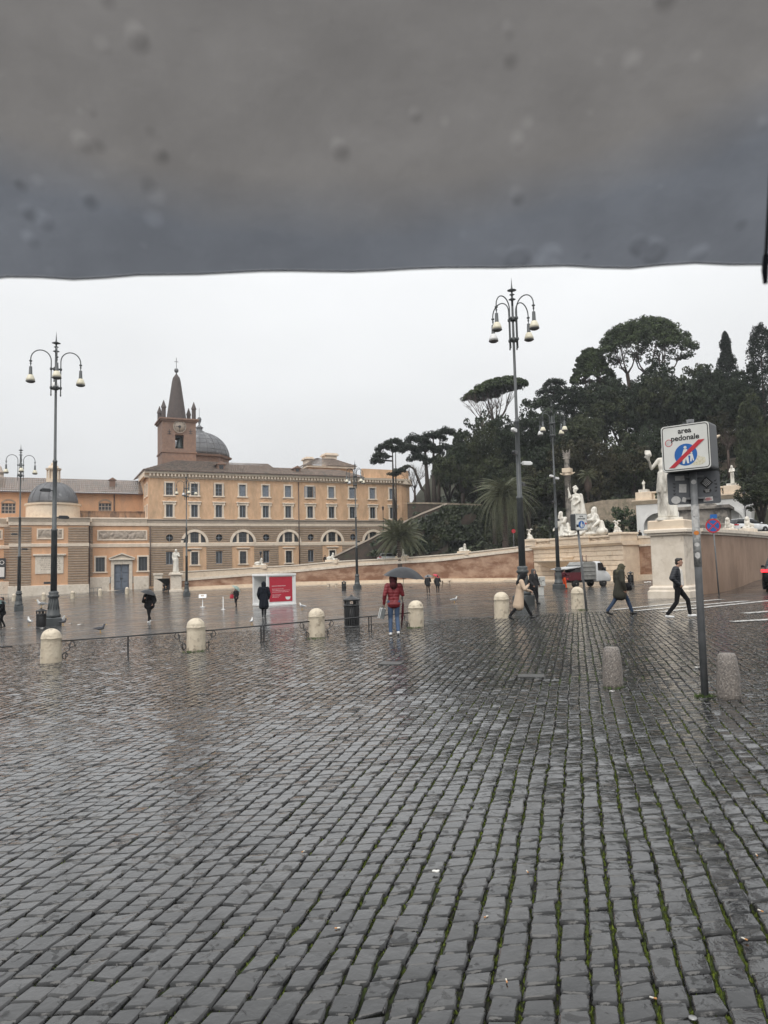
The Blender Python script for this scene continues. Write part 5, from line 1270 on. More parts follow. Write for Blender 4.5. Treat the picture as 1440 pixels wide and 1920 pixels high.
def pine(name,label,px0,px1,pt,pbt,pbase,Y,tilt=0.0,seed=1,forks=10,stems=1,group=None,thick=0.34):
    """stone pine: lens-shaped crown of needle cushions on ascending forked limbs"""
    rg=np.random.default_rng(seed);r_=random.Random(seed)
    cx=(px0+px1)/2;rx=(px1-px0)/2/FPX*Y;zt=hz(cx,pt,Y);zb=hz(cx,pbt,Y);pb_=at(cx,pbase,Y);h=zt-zb
    gz_=min(hill_z(pb_.x,pb_.y),pb_.z)
    o=empty(name,(pb_.x,pb_.y,gz_),0,label,'tree',group);zb-=gz_;C=[];Rr=[]
    lob=[(0,0,1.0)]*4+[(rg.uniform(-0.55,0.55),rg.uniform(-0.5,0.5),rg.uniform(0.35,0.6))for _ in range(7)]
    for _ in range(640):
        lx_,ly_,lr_=lob[rg.integers(len(lob))];a=rg.uniform(0,2*PI);q_=rg.uniform(0,1)**(0.36 if lr_==1 else 0.5)
        x,y=(lx_+q_*lr_*math.cos(a)),(ly_+q_*lr_*math.sin(a));q2_=math.hypot(x,y)
        if q2_>1:x,y=x/q2_,y/q2_;q2_=1
        lift=0.3*(1-(lr_<1)*0)*math.sqrt(max(0,1-q_*q_))if lr_<1 else 0.0
        dome=h*(0.12+0.62*(1-q2_**2.2)**0.7+lift*0.8);z=zb+dome*(1-0.35*rg.uniform(0,1)**2)
        x*=rx*0.97;y*=rx*0.78;z+=tilt*x
        C.append((x,y,z));Rr.append(rg.uniform(0.06,0.1)*rx)
    P,Nn=clump_cloud(np.array(C),Rr,46,rg,0.7);Nn[:,2]+=0.6;V,F_=leaves_from(P,Nn,0.27,rg,1.8,0.6)
    link('crown',fast_mesh('crown',V,F_,PINEL,False),o)
    mb=MB();r0=thick
    for s_ in range(stems):
        bx=(s_-(stems-1)/2)*rx*0.34;fz=zb*0.55 if stems==1 else zb-2.5
        f=Vector((bx*1.1,0,max(fz,zb-rx*1.0)));mb.tube([(bx*0.6,0,-0.5),(bx*0.8,0.1,f.z*0.5),f],[r0*1.2,r0,r0*0.85],8)
        nf=max(3,forks//stems)
        for k in range(nf):
            a=2*PI*(k+r_.uniform(-0.3,0.3))/nf;rad=rx*r_.uniform(0.3,0.74)/(1 if stems==1 else 1.75);e=Vector((bx*1.3+rad*math.cos(a),rad*0.8*math.sin(a),0));e.z=zb+h*0.35+tilt*e.x
            m1=f.lerp(e,0.45)+Vector((r_.uniform(-.3,.3),0,-0.1*rx));mb.tube([f,m1,e],[r0*0.5,r0*0.32,r0*0.12],6)
            for _ in range(2):
                e2=m1.lerp(e,0.5)+Vector((r_.uniform(-.22,.22)*rx,r_.uniform(-.2,.2)*rx,h*0.35));mb.tube([m1.lerp(e,0.2),e2],[r0*0.2,r0*0.06],5)
    mb.build('trunk',BARKP,o);return o
pine('stone_pine','great flat-topped stone pine with forked trunks on the skyline',1117,1308,600,676,722,136,0.0,3,12,3,'umbrella pines on the hill',0.42)
pine('stone_pine','tilted umbrella pine with bare spreading limbs behind the tall near lamp',866,994,714,738,812,142,0.22,5,11,1,'umbrella pines on the hill',0.3)
pine('stone_pine','small rounded pine left of the great stone pine',1068,1156,652,728,745,137,0.05,8,7,1,'umbrella pines on the hill',0.3)
def cedar(label,px,plates,pbase,Y,seed,stems=((0,0.3),),droop=0.25):
    """plates: (px centre, py, half width px) flat tiers of foliage"""
    rg=np.random.default_rng(seed);b=at(px,pbase,Y);g_=min(hill_z(b.x,b.y),b.z);o=empty('cedar',(b.x,b.y,g_),0,label,'tree','cedars on the hill');C=[];Rr=[];mb=MB()
    ztop=max(hz(p[0],p[1],Y)for p in plates)-g_
    for sx,r_ in stems:
        mb.tube([(sx*0.4,0,-0.5),(sx*0.7,0.1,ztop*0.4),(sx,0,ztop*0.96)],[r_*1.3,r_,r_*0.25],8)
    for(ppx,ppy,hw)in plates:
        p=at(ppx,ppy,Y);x0,z0=p.x-b.x,p.z-g_;w_=hw/FPX*Y
        sx=min(stems,key=lambda s:abs(s[0]-x0))[0]
        for _ in range(int(18+w_*14)):
            u=rg.uniform(-1,1);v=rg.uniform(-0.6,0.6);C.append((x0+u*w_,v*w_,z0-droop*w_*u*u+rg.normal(0,0.17*w_*0.6)-rg.uniform(0,0.3)*(abs(u)>0.6)*w_*0.5));Rr.append(rg.uniform(0.35,0.8))
        for _ in range(4):
            u=rg.uniform(-0.8,0.8);mb.tube([(sx*0.9,0,z0-w_*0.35),(x0+u*w_*0.5,rg.uniform(-.2,.2)*w_,z0-0.1*w_),(x0+u*w_,rg.uniform(-.4,.4)*w_,z0-droop*w_*u*u)],[0.16,0.1,0.03],5)
    P,Nn=clump_cloud(np.array(C),Rr,46,rg,0.62);V,F_=leaves_from(P,Nn,0.2,rg,1.9,0.8);link('crown',fast_mesh('crown',V,F_,CEDL,False),o);mb.build('trunk',BARK,o);return o
cedar('slim cedar with two drooping crowns standing just above the building end',737,[(722,836,17),(712,852,14),(738,826,16),(748,840,9),(708,862,9)],893,134,4,((0,0.28),(0.6,0.18)),0.5)
cedar('spreading cedar with several dark trunks right of the building',812,[(780,822,26),(812,814,26),(770,838,18),(800,838,30),(835,808,18),(783,856,18),(815,862,20),(832,838,20)],952,128,6,((-1.2,0.42),(0.4,0.4),(1.6,0.3)),0.35)
cedar('layered cedar poking above the oaks right of the tall lamp',1041,[(1040,715,17),(1032,730,24),(1062,734,26),(1030,748,26),(1070,752,22),(1020,758,16),(1046,766,30),(1045,785,30)],812,132,12,((0,0.35),),0.2)
# the low cedar limb that leans out over the building end
p0_=at(797,922,127);lb=empty('leaning_tree',tuple(p0_),0,'bent bare trunk with a drooping dark crown over the building end','tree')
q1,q2,q3=[at(*t_)-p0_ for t_ in((790,915,127),(777,880,127),(768,874,127))];q4,q5=[at(*t_)-p0_ for t_ in((752,879,127),(738,888,127))]
mb=MB();mb.tube([Vector((0.3,0,-3)),Vector((0,0,0)),q1,q2,q3,q4,q5],[0.3,0.26,0.24,0.2,0.16,0.12,0.06],7);mb.build('trunk',BARK,lb)
rg=np.random.default_rng(31);C=[(q3.lerp(q5,t)+Vector((rg.normal(0,.3),rg.normal(0,.8),rg.normal(0,0.2))))for t in np.linspace(0.1,1.15,26)];P,Nn=clump_cloud(np.array([tuple(c)for c in C]),[0.55]*26,40,rg,0.5);V,F_=leaves_from(P,Nn,0.26,rg);link('crown',fast_mesh('crown',V,F_,CEDL,False),lb)
def cypress(label,px,pt,pb,hw,Y,seed,ex=0.75):
    rg=np.random.default_rng(seed);b=at(px,pb,Y);g_=min(hill_z(b.x,b.y),b.z);h=hz(px,pt,Y)-b.z;z0=b.z-g_;w_=hw/FPX*Y;C=[];Rr=[]
    o=empty('cypress',(b.x,b.y,g_),0,label,'tree','cypresses on the hill')
    for _ in range(330):
        t=rg.uniform(0,1);r_=w_*(0.06+0.94*(1-t)**ex)*(0.95 if t>0.08 else 0.7)*(1+0.3*math.sin(t*17+seed)*math.sin(t*7));a=rg.uniform(0,2*PI);r_*=rg.uniform(0.55,1.25);C.append((r_*0.75*math.cos(a),r_*0.75*math.sin(a),z0+t*h));Rr.append(rg.uniform(0.16,0.36)*w_*(1.1-0.72*t))
    P,Nn=clump_cloud(np.array(C),Rr,44,rg,1.5);V,F_=leaves_from(P,Nn,0.2,rg,1.8);link('crown',fast_mesh('crown',V,F_,CYPL,False),o);mb=MB();mb.tube([(0,0,-0.5),(0,0,z0+h*0.8)],[0.35,0.08],7);mb.build('trunk',BARK,o)
cypress('slim pointed cypress on the skyline right of the great pine',1366,624,740,27,132,2)
cypress('tall broad dark cypress at the right margin',1440,612,870,50,112,7,0.36)
# bare winter tree below the tilted pine
def bare_tree(label,px,pt,pb,hw,Y,seed):
    r_=random.Random(seed);b=at(px,pb,Y);g_=min(hill_z(b.x,b.y),b.z);o=empty('bare_tree',(b.x,b.y,g_),0,label,'tree','leafless trees on the hill');h=hz(px,pt,Y)-g_;z0=b.z-g_;w_=hw/FPX*Y;mb=MB();mt=MB()
    mt.tube([(0,0,-0.4),(0,0,z0),(0,0,z0+(h-z0)*0.4)],[0.3,0.24,0.16],7);mt.build('trunk',BARKP,o)
    def grow(p,d,L,r,n):
        e=p+d*L;mb.tube([p,p.lerp(e,0.5)+Vector((r_.uniform(-.05,.05)*L,0,r_.uniform(-.03,.05)*L)),e],[r,r*0.75,r*0.5],4)
        if n==0:return
        for _ in range(3 if n>1 else 4):
            v=(d+Vector((r_.uniform(-.75,.75),r_.uniform(-.75,.75),r_.uniform(-0.1,.6)))).normalized();grow(p.lerp(e,r_.uniform(0.5,1)),v,L*r_.uniform(0.55,0.75),r*0.5,n-1)
    for k in range(7):
        a=2*PI*k/7;grow(Vector((0,0,z0+(h-z0)*r_.uniform(0.1,0.4))),Vector((math.cos(a)*w_*0.16,math.sin(a)*w_*0.1,0.8)).normalized(),(h-z0)*0.42,0.09,3)
    mb.build('crown',BARKP,o)
bare_tree('leafless grey tree below the tilted umbrella pine',905,742,815,40,133,3)
bare_tree('leafless grey tree between the building end and the cedar trunks',778,878,935,22,136,5)
bare_tree('small leafless tree on the upper terrace behind the road sign',1366,815,862,18,113,9)
# ---------------------------------------------------------------- palms
def frond_mesh(L,droop,seed,w=0.62,pairs=34):
    rg=random.Random(seed);mb=MB();pts=[]
    for i in range(13):
        t=i/12;pts.append(Vector((L*t*(1-0.18*t),0,L*(0.42*t-droop*t*t))))
    mb.tube(pts,[0.05*(1-0.8*i/12)for i in range(13)],4)
    for i in range(pairs):
        t=0.12+0.88*(i+0.5)/pairs;f=t*12;k=min(int(f),11);p=pts[k].lerp(pts[k+1],f-k);d=(pts[min(k+1,12)]-pts[k]).normalized();l=w*(math.sin(PI*min(t*0.9+0.12,1))**0.6+0.12)
        for sg in(-1,1):
            e=p+d*l*0.55+Vector((0,sg*l*0.8,-l*rg.uniform(0.15,0.5)));m_=p.lerp(e,0.5);s_=d*0.035+Vector((0,0,0.02));mb.add([p,m_+s_,e,m_-s_],[(0,1,2,3)])
    return mb.mesh('frond',PALML)
def date_palm(label,px,pc_,pb,R_px,Y,seed,n=64,flop=0.0):
    rg=random.Random(seed);b=at(px,pb,Y);g_=b.z;zc=hz(px,pc_,Y)-g_;L=R_px/FPX*Y;o=empty('palm_tree',tuple(b),0,label,'palm tree','palms on the slope')
    mb=MB();prof=[(0.55,-2.0),(0.5,0)]
    k=max(4,int(zc/0.3))
    for i in range(k):z=zc*i/k;prof+=[(0.42,z+0.05),(0.5,z+0.22)]
    mb.lathe(prof+[(0.3,zc)],12,sm=False);mb.build('trunk',BARKP,o)
    ms=[frond_mesh(L,0.45+0.25*j+flop,seed+j)for j in range(3)]
    for i in range(n):
        t=i/n;f=link('frond',ms[min(2,int(t*3))],o,(0,0,zc+rg.uniform(-0.1,0.15)));f.rotation_euler=(rg.uniform(-.2,.2),R(-62+t*(78+flop*70)+rg.uniform(-8,8)),i*2.399963+rg.uniform(-.2,.2));s=rg.uniform(0.85,1.05);f.scale=(s,s,s)
date_palm('bushy date palm low on the slope beside the building end',751,1014,1050,62,110,3,130)
date_palm('tall drooping date palm behind the curved wall near the lamp post',948,932,1015,74,110,8,170,0.4)
# small fan palm
p=at(1104,950,112);o=empty('fan_palm',tuple(p),0,'small shaggy fan palm behind the fountain goddess','palm tree');hh_=hz(1104,893,112)-p.z
mb=MB();mb.lathe([(0.22,-4),(0.2,hh_*0.45),(0.5,hh_*0.5),(0.62,hh_*0.75),(0.35,hh_)],10);mb.build('trunk',BARKP,o);mf=frond_mesh(1.9,0.6,77,0.45,14)
for i in range(26):f=link('frond',mf,o,(0,0,hh_));f.rotation_euler=(0,R(-60+i*4),i*2.4)
# ---------------------------------------------------------------- undergrowth on the slope
rg=np.random.default_rng(17);P=[];Nn=[]
for _ in range(80000):
    x,y=rg.uniform(-6,70),rg.uniform(78,150);rho=math.hypot(x-EC.x,y-EC.y)
    if rho<50.5 or(y>121 and x<6)or(rho>95):continue
    if 24<x<45 and rho<56:continue
    # nothing grows inside the stair wall's foot or the arcade
    if x<1 and y>112:continue
    if(x-AL.x)*ad.x+(y-AL.y)*ad.y>-2 and-0.5<(x-AL.x)*ayv.x+(y-AL.y)*ayv.y<9:continue
    z=hill_z(x,y);P.append((x,y,z+rg.uniform(0.0,1.1)*(0.6+0.6*math.sin(x*0.7)*math.sin(y*0.9))));Nn.append((rg.normal(0,.3)-0.2,rg.normal(0,.3)-0.5,0.8))
for _ in range(9000):  # ivy hanging on the stair wall
    px=690+148*rg.uniform(0,1)**0.7;top_=np.interp(px,(618,690,740,790,838),(1049,1014,988.5,965,946));py=top_+6+rg.uniform(0,1)**0.8*70
    if math.sin(px*0.11)+math.sin(py*0.16+px*0.05)<0.35-(px-690)*0.013:continue
    p_=at(px,min(py,1040),119.4);P.append((p_.x,p_.y+rg.uniform(-0.5,0.1),p_.z));Nn.append((0,-1,0.3))
for _ in range(9000):  # and over the terrace wall
    px=rg.uniform(775,935);py=950+rg.uniform(0,1)**1.3*62
    if math.sin(px*0.09+1)+math.sin(py*0.13+px*0.04)<0.25-(px-775)*0.01-(py-950)*0.012:continue
    p_=at(px,py,np.interp(px,(764,836,930),(127.2,118.2,118.4)));P.append((p_.x,p_.y+rg.uniform(-0.6,0.1),p_.z));Nn.append((0,-1,0.3))
P=np.array(P);Nn=np.array(Nn);V,F_=leaves_from(P,Nn,0.48,rg,1.4,0.8)
tag(link('undergrowth',fast_mesh('undergrowth',V,F_,IVY,False)),'dark ivy and low bushes covering the slope above the curved wall','undergrowth',None,'stuff')
def bush(label,px,pt,pb,hw,Y,m,seed):
    c=at(px,pb,Y);h=hz(px,pt,Y)-c.z;w_=hw/FPX*Y;rg=np.random.default_rng(seed);o=empty('shrub',tuple(c),0,label,'shrub','shrubs behind the fountain')
    C=[(rg.normal(0,w_*0.42),rg.normal(0,w_*0.35),h*rg.uniform(0.15,0.92))for _ in range(40)];Pp,Nn=clump_cloud(np.array(C),[w_*0.3]*40,36,rg,1.0);V,F_=leaves_from(Pp,Nn,0.2,rg);link('foliage',fast_mesh('foliage',V,F_,m,False),o)
    mb=MB()
    for k in range(5):mb.tube([(0,0,-0.2),(rg.normal(0,w_*.15),rg.normal(0,w_*.1),h*0.4),(rg.normal(0,w_*.4),rg.normal(0,w_*.3),h*0.8)],[0.06,0.05,0.02],5)
    mb.build('stems',BARK,o)
GRN=mat('fresh_shrub_leaves',(0.05,0.085,0.03),(0.03,0.05,0.02),rough=0.55,scale=0.8,island=0.5)
bush('upright green shrub in front of the rubble wall',1168,948,1004,17,98,GRN,3)
bush('low green shrub at the foot of the grey column',1142,975,1006,16,99,IVY,5)
bush('dark shrub between left trophy and reclining river god',1017,985,1012,15,102,IVY,6)
bush('round dark shrub left of the white arcade',1190,965,1006,12,99,IVY,8)
# ================================================================== figures: statues and people
def hand(pr,w,d,inward,t,curl=0.5,r=0.0095,s=1.0):
    """palm, four fingers and a thumb from wrist w along d; inward = palm side"""
    w=Vector(w);d=Vector(d).normalized();n=Vector(inward);n=(n-d*n.dot(d)).normalized();b=d.cross(n)
    pc=w+d*0.05*s;pr.append(cap(w+d*0.012*s,0.024*s,pc+d*0.028*s,0.026*s,t))
    for k in(-1,1):pr.append(cap(w+d*0.03*s+b*0.012*k*s,0.02*s,w+d*0.085*s+b*0.024*k*s,0.017*s,t))
    for i,L in enumerate((0.068,0.08,0.075,0.06)):
        o=b*((i-1.5)*0.021*s);k0=w+d*0.09*s+o
        a1=curl*1.0;a2=curl*2.1
        k1=k0+(d*math.cos(a1)+n*math.sin(a1))*L*0.5*s;k2=k1+(d*math.cos(a2)+n*math.sin(a2))*L*0.5*s
        pr.append(cap(k0,r*s,k1,r*0.95*s,t));pr.append(cap(k1,r*0.95*s,k2,r*0.8*s,t))
    th=w+d*0.035*s-b*0.03*s;t1=th+(d*0.6-b*0.7+n*0.4).normalized()*0.035*s;t2=t1+(d*0.9+n*0.5).normalized()*0.03*s
    pr.append(cap(th,0.013*s,t1,0.011*s,t));pr.append(cap(t1,0.011*s,t2,0.009*s,t))
BASEJ=dict(pel=(0,0,0.95),hL=(-0.095,0,0.92),kL=(-0.1,0.03,0.5),aL=(-0.1,-0.02,0.09),hR=(0.095,0,0.92),kR=(0.1,0.03,0.5),aR=(0.1,-0.02,0.09),
             ch=(0,0.0,1.27),sL=(-0.18,0,1.42),eL=(-0.25,-0.03,1.14),wL=(-0.25,0.07,0.9),sR=(0.18,0,1.42),eR=(0.25,-0.03,1.14),wR=(0.25,0.07,0.9),nk=(0,-0.01,1.47),hd=(0,0.03,1.63))
def human(J,look=(0,1,0),bulk=1.0,top=1,legs=2,face=True,hair='short',coat=None,arms=1,legr=1.0,hands=(0.5,0.5),shoes=True,hands_on=True,sleeve=1.15,headtag=0,hairtag=4):
    """tags: 0 skin, 1 top, 2 trousers, 3/7 shoes, 4 hair or hood, 5 shirt, 6 eyes and mouth"""
    j={k:Vector(v)for k,v in{**BASEJ,**J}.items()};p=[];b=bulk
    # legs
    for s_,st in(('L',3),('R',7)):
        h,k,a=j['h'+s_],j['k'+s_],j['a'+s_]
        p.append(cap(h,0.088*legr,k,0.06*legr,legs));p.append(cap(k,0.06*legr,k.lerp(a,0.3),0.058*legr,legs));p.append(cap(k.lerp(a,0.3),0.058*legr,a+Vector((0,0,0.03)),0.05*legr,legs))
        f=Vector(J.get('f'+s_,(0,1,0))).normalized()
        if shoes:
            p.append(cap(a+Vector((0,0,-0.015)),0.045,a+f*0.0-Vector((0,0,0.035))-f*0.03,0.045,st));p.append(cap(a-Vector((0,0,0.045))-f*0.02,0.042,a-Vector((0,0,0.052))+f*0.15,0.036,st))
    # trunk
    pel,ch,nk,hd=j['pel'],j['ch'],j['nk'],j['hd'];side=(j['sR']-j['sL']).normalized()
    p.append(cap(j['hL']+Vector((0,0,0.03)),0.1*b,j['hR']+Vector((0,0,0.03)),0.1*b,legs if not coat else top))
    wst=pel.lerp(ch,0.45)
    p.append(cap(wst-side*0.055,0.105*b,wst+side*0.055,0.105*b,top));p.append(cap(pel-side*0.06,0.11*b,wst-side*0.05,0.105*b,top));p.append(cap(pel+side*0.06,0.11*b,wst+side*0.05,0.105*b,top))
    for k in(-1,1):
        p.append(cap(wst+side*0.055*k,0.105*b,ch+side*0.075*k,0.118*b,top));p.append(cap(ch+side*0.08*k,0.115*b,ch.lerp(nk,0.6)+side*0.08*k,0.085*b,top))
    p.append(cap(j['sL'].lerp(nk,0.15),0.068*b,nk+Vector((0,0,-0.03)),0.062*b,top));p.append(cap(j['sR'].lerp(nk,0.15),0.068*b,nk+Vector((0,0,-0.03)),0.062*b,top))
    # arms
    for s_ in 'LR':
        a,e,w_=j['s'+s_],j['e'+s_],j['w'+s_];p.append(cap(a,0.066*b*sleeve,e,0.05*b*sleeve,arms));p.append(cap(e,0.05*b*sleeve,w_,0.036*b*sleeve,arms))
        if hands_on:
            d=(w_-e).normalized();inn=Vector(J.get('in'+s_,(-side if s_=='R' else side)));hand(p,w_,d,inn,8 if s_=='L' else 9,hands[0 if s_=='L' else 1])
    if coat:
        hem,rr,fr=coat['hem'],coat.get('r',0.2),coat.get('fwd',0.0)
        for k in(-1,1):
            p.append(cap(wst+side*0.05*k,0.12*b,Vector((pel.x,pel.y+fr,hem+0.04))+side*0.085*k,rr*0.72,top));p.append(cap(pel+side*0.06*k,0.13*b,Vector((pel.x,pel.y+fr-0.06,hem+0.05))+side*0.06*k,rr*0.62,top))
    # neck and head
    lk=Vector(look).normalized();up=Vector((0,0,1));rt=lk.cross(up).normalized();up2=rt.cross(lk)
    p.append(cap(nk,0.052,hd-Vector((0,0,0.06)),0.05,headtag))
    q=Matrix((rt,lk,up2)).transposed().to_quaternion()
    H=lambda x,y,z:hd+rt*x+lk*y+up2*z
    p.append(ell(H(0,-0.012,0.025),(0.076,0.096,0.092),headtag,q));p.append(ell(H(0,0.022,-0.035),(0.058,0.07,0.085),headtag,q))
    if face:
        p.append(cap(H(0,0.092,0.012),0.009,H(0,0.108,-0.02),0.013,headtag));p.append(cap(H(-0.03,0.08,0.028),0.009,H(0.03,0.08,0.028),0.009,headtag));p.append(ell(H(0,0.066,-0.098),(0.026,0.022,0.02),headtag,q))
        for k in(-1,1):p.append(ell(H(0.078*k,-0.008,-0.008),(0.012,0.02,0.03),headtag,q));p.append(ell(H(0.03*k,0.084,0.006),(0.012,0.007,0.006),6 if headtag==0 else headtag,q))
        p.append(ell(H(0,0.088,-0.058),(0.024,0.008,0.006),6 if headtag==0 else headtag,q))
    if hair=='short':
        p.append(ell(H(0,-0.03,0.05),(0.083,0.09,0.078),hairtag,q));p.append(ell(H(0,0.04,0.095),(0.06,0.055,0.035),hairtag,q));p.append(ell(H(0,-0.06,-0.01),(0.07,0.055,0.075),hairtag,q))
    elif hair=='hood':
        p.append(ell(H(0,-0.035,0.035),(0.115,0.115,0.12),hairtag,q));p.append(ell(H(0,-0.045,-0.06),(0.115,0.1,0.1),hairtag,q));p.append(cap(H(0,-0.03,-0.12),0.1,nk+Vector((0,-0.02,-0.04)),0.12,hairtag))
        for k in(-1,1):p.append(cap(H(0.09*k,0.045,0.02),0.03,H(0.075*k,0.05,-0.1),0.035,hairtag))
        p.append(cap(H(-0.07,0.05,0.085),0.03,H(0.07,0.05,0.085),0.03,hairtag))
    elif hair=='long':
        p.append(ell(H(0,-0.03,0.045),(0.088,0.095,0.085),hairtag,q));p.append(cap(H(0,-0.06,0.0),0.075,H(0,-0.07,-0.2),0.06,hairtag))
        for k in(-1,1):p.append(cap(H(0.07*k,-0.02,0.02),0.035,H(0.075*k,0.0,-0.16),0.028,hairtag))
    return p
PARTN={8:'hand',9:'hand',0:'head',1:'jacket',2:'trousers',3:'shoe',4:'hair',5:'shirt',6:'face_features',7:'shoe'}
SKIN=mat('skin',(0.42,0.25,0.18),(0.36,0.2,0.145),rough=0.55,scale=9)
FEAT=mat('eyes_and_lips',(0.10,0.05,0.045),rough=0.5)
def cloth(name,c,c2=None,rough=0.85,bump=0.5,bs=25,**k):return mat(name,c,c2,rough=rough,spec=0.2,scale=5,bump=bump,bscale=bs,coord='obj',**k)
BLACKC=cloth('black_cloth',(0.008,0.008,0.0095),(0.013,0.013,0.015));NAVYC=cloth('navy_cloth',(0.008,0.010,0.016),(0.012,0.015,0.022))
JEAN=cloth('blue_denim',(0.055,0.09,0.16),(0.085,0.125,0.20));JEAND=cloth('dark_denim',(0.022,0.04,0.075),(0.035,0.055,0.095));BEIGE=cloth('beige_wool',(0.56,0.43,0.32),(0.50,0.38,0.28))
OLIVE=cloth('olive_parka',(0.034,0.033,0.026),(0.045,0.043,0.033));OLIVEH=cloth('olive_hood',(0.085,0.08,0.052),(0.06,0.056,0.038));CHAR=cloth('charcoal_parka',(0.022,0.022,0.024),(0.032,0.032,0.034));ORNG=cloth('fluorescent_orange',(0.95,0.12,0.03),(0.85,0.10,0.025));MAROON=cloth('maroon_cloth',(0.10,0.018,0.025),(0.07,0.014,0.02));WHITEC=cloth('white_knit',(0.66,0.63,0.59),(0.58,0.55,0.51));WSHOE=mat('white_shoe',(0.75,0.75,0.74),rough=0.5);BSHOE=mat('black_shoe',(0.02,0.02,0.02),rough=0.4);HAIRB=mat('dark_hair',(0.014,0.011,0.009),(0.022,0.017,0.013),rough=0.5,scale=30)
REDQ=mat('red_quilted_nylon',(0.21,0.016,0.022),(0.15,0.012,0.017),rough=0.5,scale=4,coord='obj')
def quilt(M,pitch=0.085,strength=0.45):
    """horizontal stitched baffles as relief"""
    nt=M.node_tree;L=nt.links.new;tc=nt.nodes.new('ShaderNodeTexCoord');sp=nt.nodes.new('ShaderNodeSeparateXYZ');L(tc.outputs['Object'],sp.inputs[0])
    m1=nt.nodes.new('ShaderNodeMath');m1.operation='MULTIPLY';m1.inputs[1].default_value=PI/pitch;L(sp.outputs['Z'],m1.inputs[0]);m2=nt.nodes.new('ShaderNodeMath');m2.operation='SINE';L(m1.outputs[0],m2.inputs[0]);m3=nt.nodes.new('ShaderNodeMath');m3.operation='ABSOLUTE';L(m2.outputs[0],m3.inputs[0]);m4=nt.nodes.new('ShaderNodeMath');m4.operation='POWER';m4.inputs[1].default_value=0.5;L(m3.outputs[0],m4.inputs[0])
    b=_n(nt,'ShaderNodeBump',Strength=strength,Distance=0.025);L(m4.outputs[0],b.inputs['Height']);L(b.outputs[0],nt.nodes['Principled BSDF'].inputs['Normal'])
quilt(REDQ);NAVYQ=mat('navy_quilted_nylon',(0.008,0.010,0.016),(0.012,0.014,0.02),rough=0.5,scale=4,coord='obj');quilt(NAVYQ,0.07)
def person(label,px,py,htpx_or_m,rz,prims,mats,voxel=0.013,name='person',metric=None,group=None,pos=None):
    p=pos or gp(px,py);h=metric if metric else htpx_or_m*p.y/FPX;k=h/1.75
    o=empty(name,(p.x,p.y,p.z),rz,label,'person',group)
    MM=[SKIN]*10
    for t,m_ in mats.items():MM[t]=m_
    MM[6]=FEAT
    for ob in fuse(name,prims,voxel,MM,3,PARTN,o):ob.scale=(k,k,k)
    o['k']=k
    return o,p,k
def umbrella(label,top,r,axis,m,parent_pos=None,handle=0.9,ribs=8,sag=0.32,rz=0,tip=0.06,mshaft=None,cat='umbrella',name='umbrella',hook=True):
    """open umbrella: canopy with scalloped hem, ribs, shaft, handle; 'top' is the crown point, axis points up the shaft"""
    ax=Vector(axis).normalized();q=ax.to_track_quat('Z','Y');o=bpy.data.objects.new(name,None);COL.objects.link(o);o.location=top;o.rotation_mode='QUATERNION';o.rotation_quaternion=q;tag(o,label,cat)
    V=[(0,0,0)];F_=[];NS=ribs*6;K=7
    for k in range(1,K+1):
        t=k/K
        for i in range(NS):
            a=2*PI*i/NS+rz;ph=(i%6)/6;sc=1-0.075*math.sin(PI*ph)*t;rr=r*t*sc;z=-sag*r*2*(t**1.9)*0.5-0.0*ph+0.03*r*math.sin(PI*ph)*t*(1-t*0.4);V.append((rr*math.cos(a),rr*math.sin(a),z))
    for i in range(NS):F_.append((0,1+i,1+(i+1)%NS))
    for k in range(K-1):
        for i in range(NS):j=(i+1)%NS;F_.append((1+k*NS+i,1+(k+1)*NS+i,1+(k+1)*NS+j,1+k*NS+j))
    me=bpy.data.meshes.new('canopy');me.from_pydata(V,[],F_);me.materials.append(m);me.polygons.foreach_set('use_smooth',[True]*len(F_));me.update();link('canopy',me,o)
    ms=mshaft or DARKM
    for i in range(ribs):
        a=2*PI*i/ribs+rz;mb=MB();pts=[Vector((r*t*math.cos(a),r*t*math.sin(a),-sag*r*t**1.9-0.006))for t in np.linspace(0.03,1.0,8)];mb.tube(pts,0.004,5);mb.tube([Vector((0.012*math.cos(a),0.012*math.sin(a),-0.42*r-0.1)),pts[4]],0.0035,4);mb.build('rib',ms,o)
    mb=MB();mb.tube([(0,0,tip),(0,0,0),(0,0,-handle)],[0.004,0.007,0.007],6);mb.build('shaft',ms,o)
    mb=MB();mb.tube([(0,0,-handle+0.02),(0,0,-handle-0.08)]+([(0.015,0,-handle-0.12),(0.05,0,-handle-0.14),(0.085,0,-handle-0.12),(0.09,0,-handle-0.09)]if hook else[]),0.013,7);mb.build('handle',ms,o)
    return o
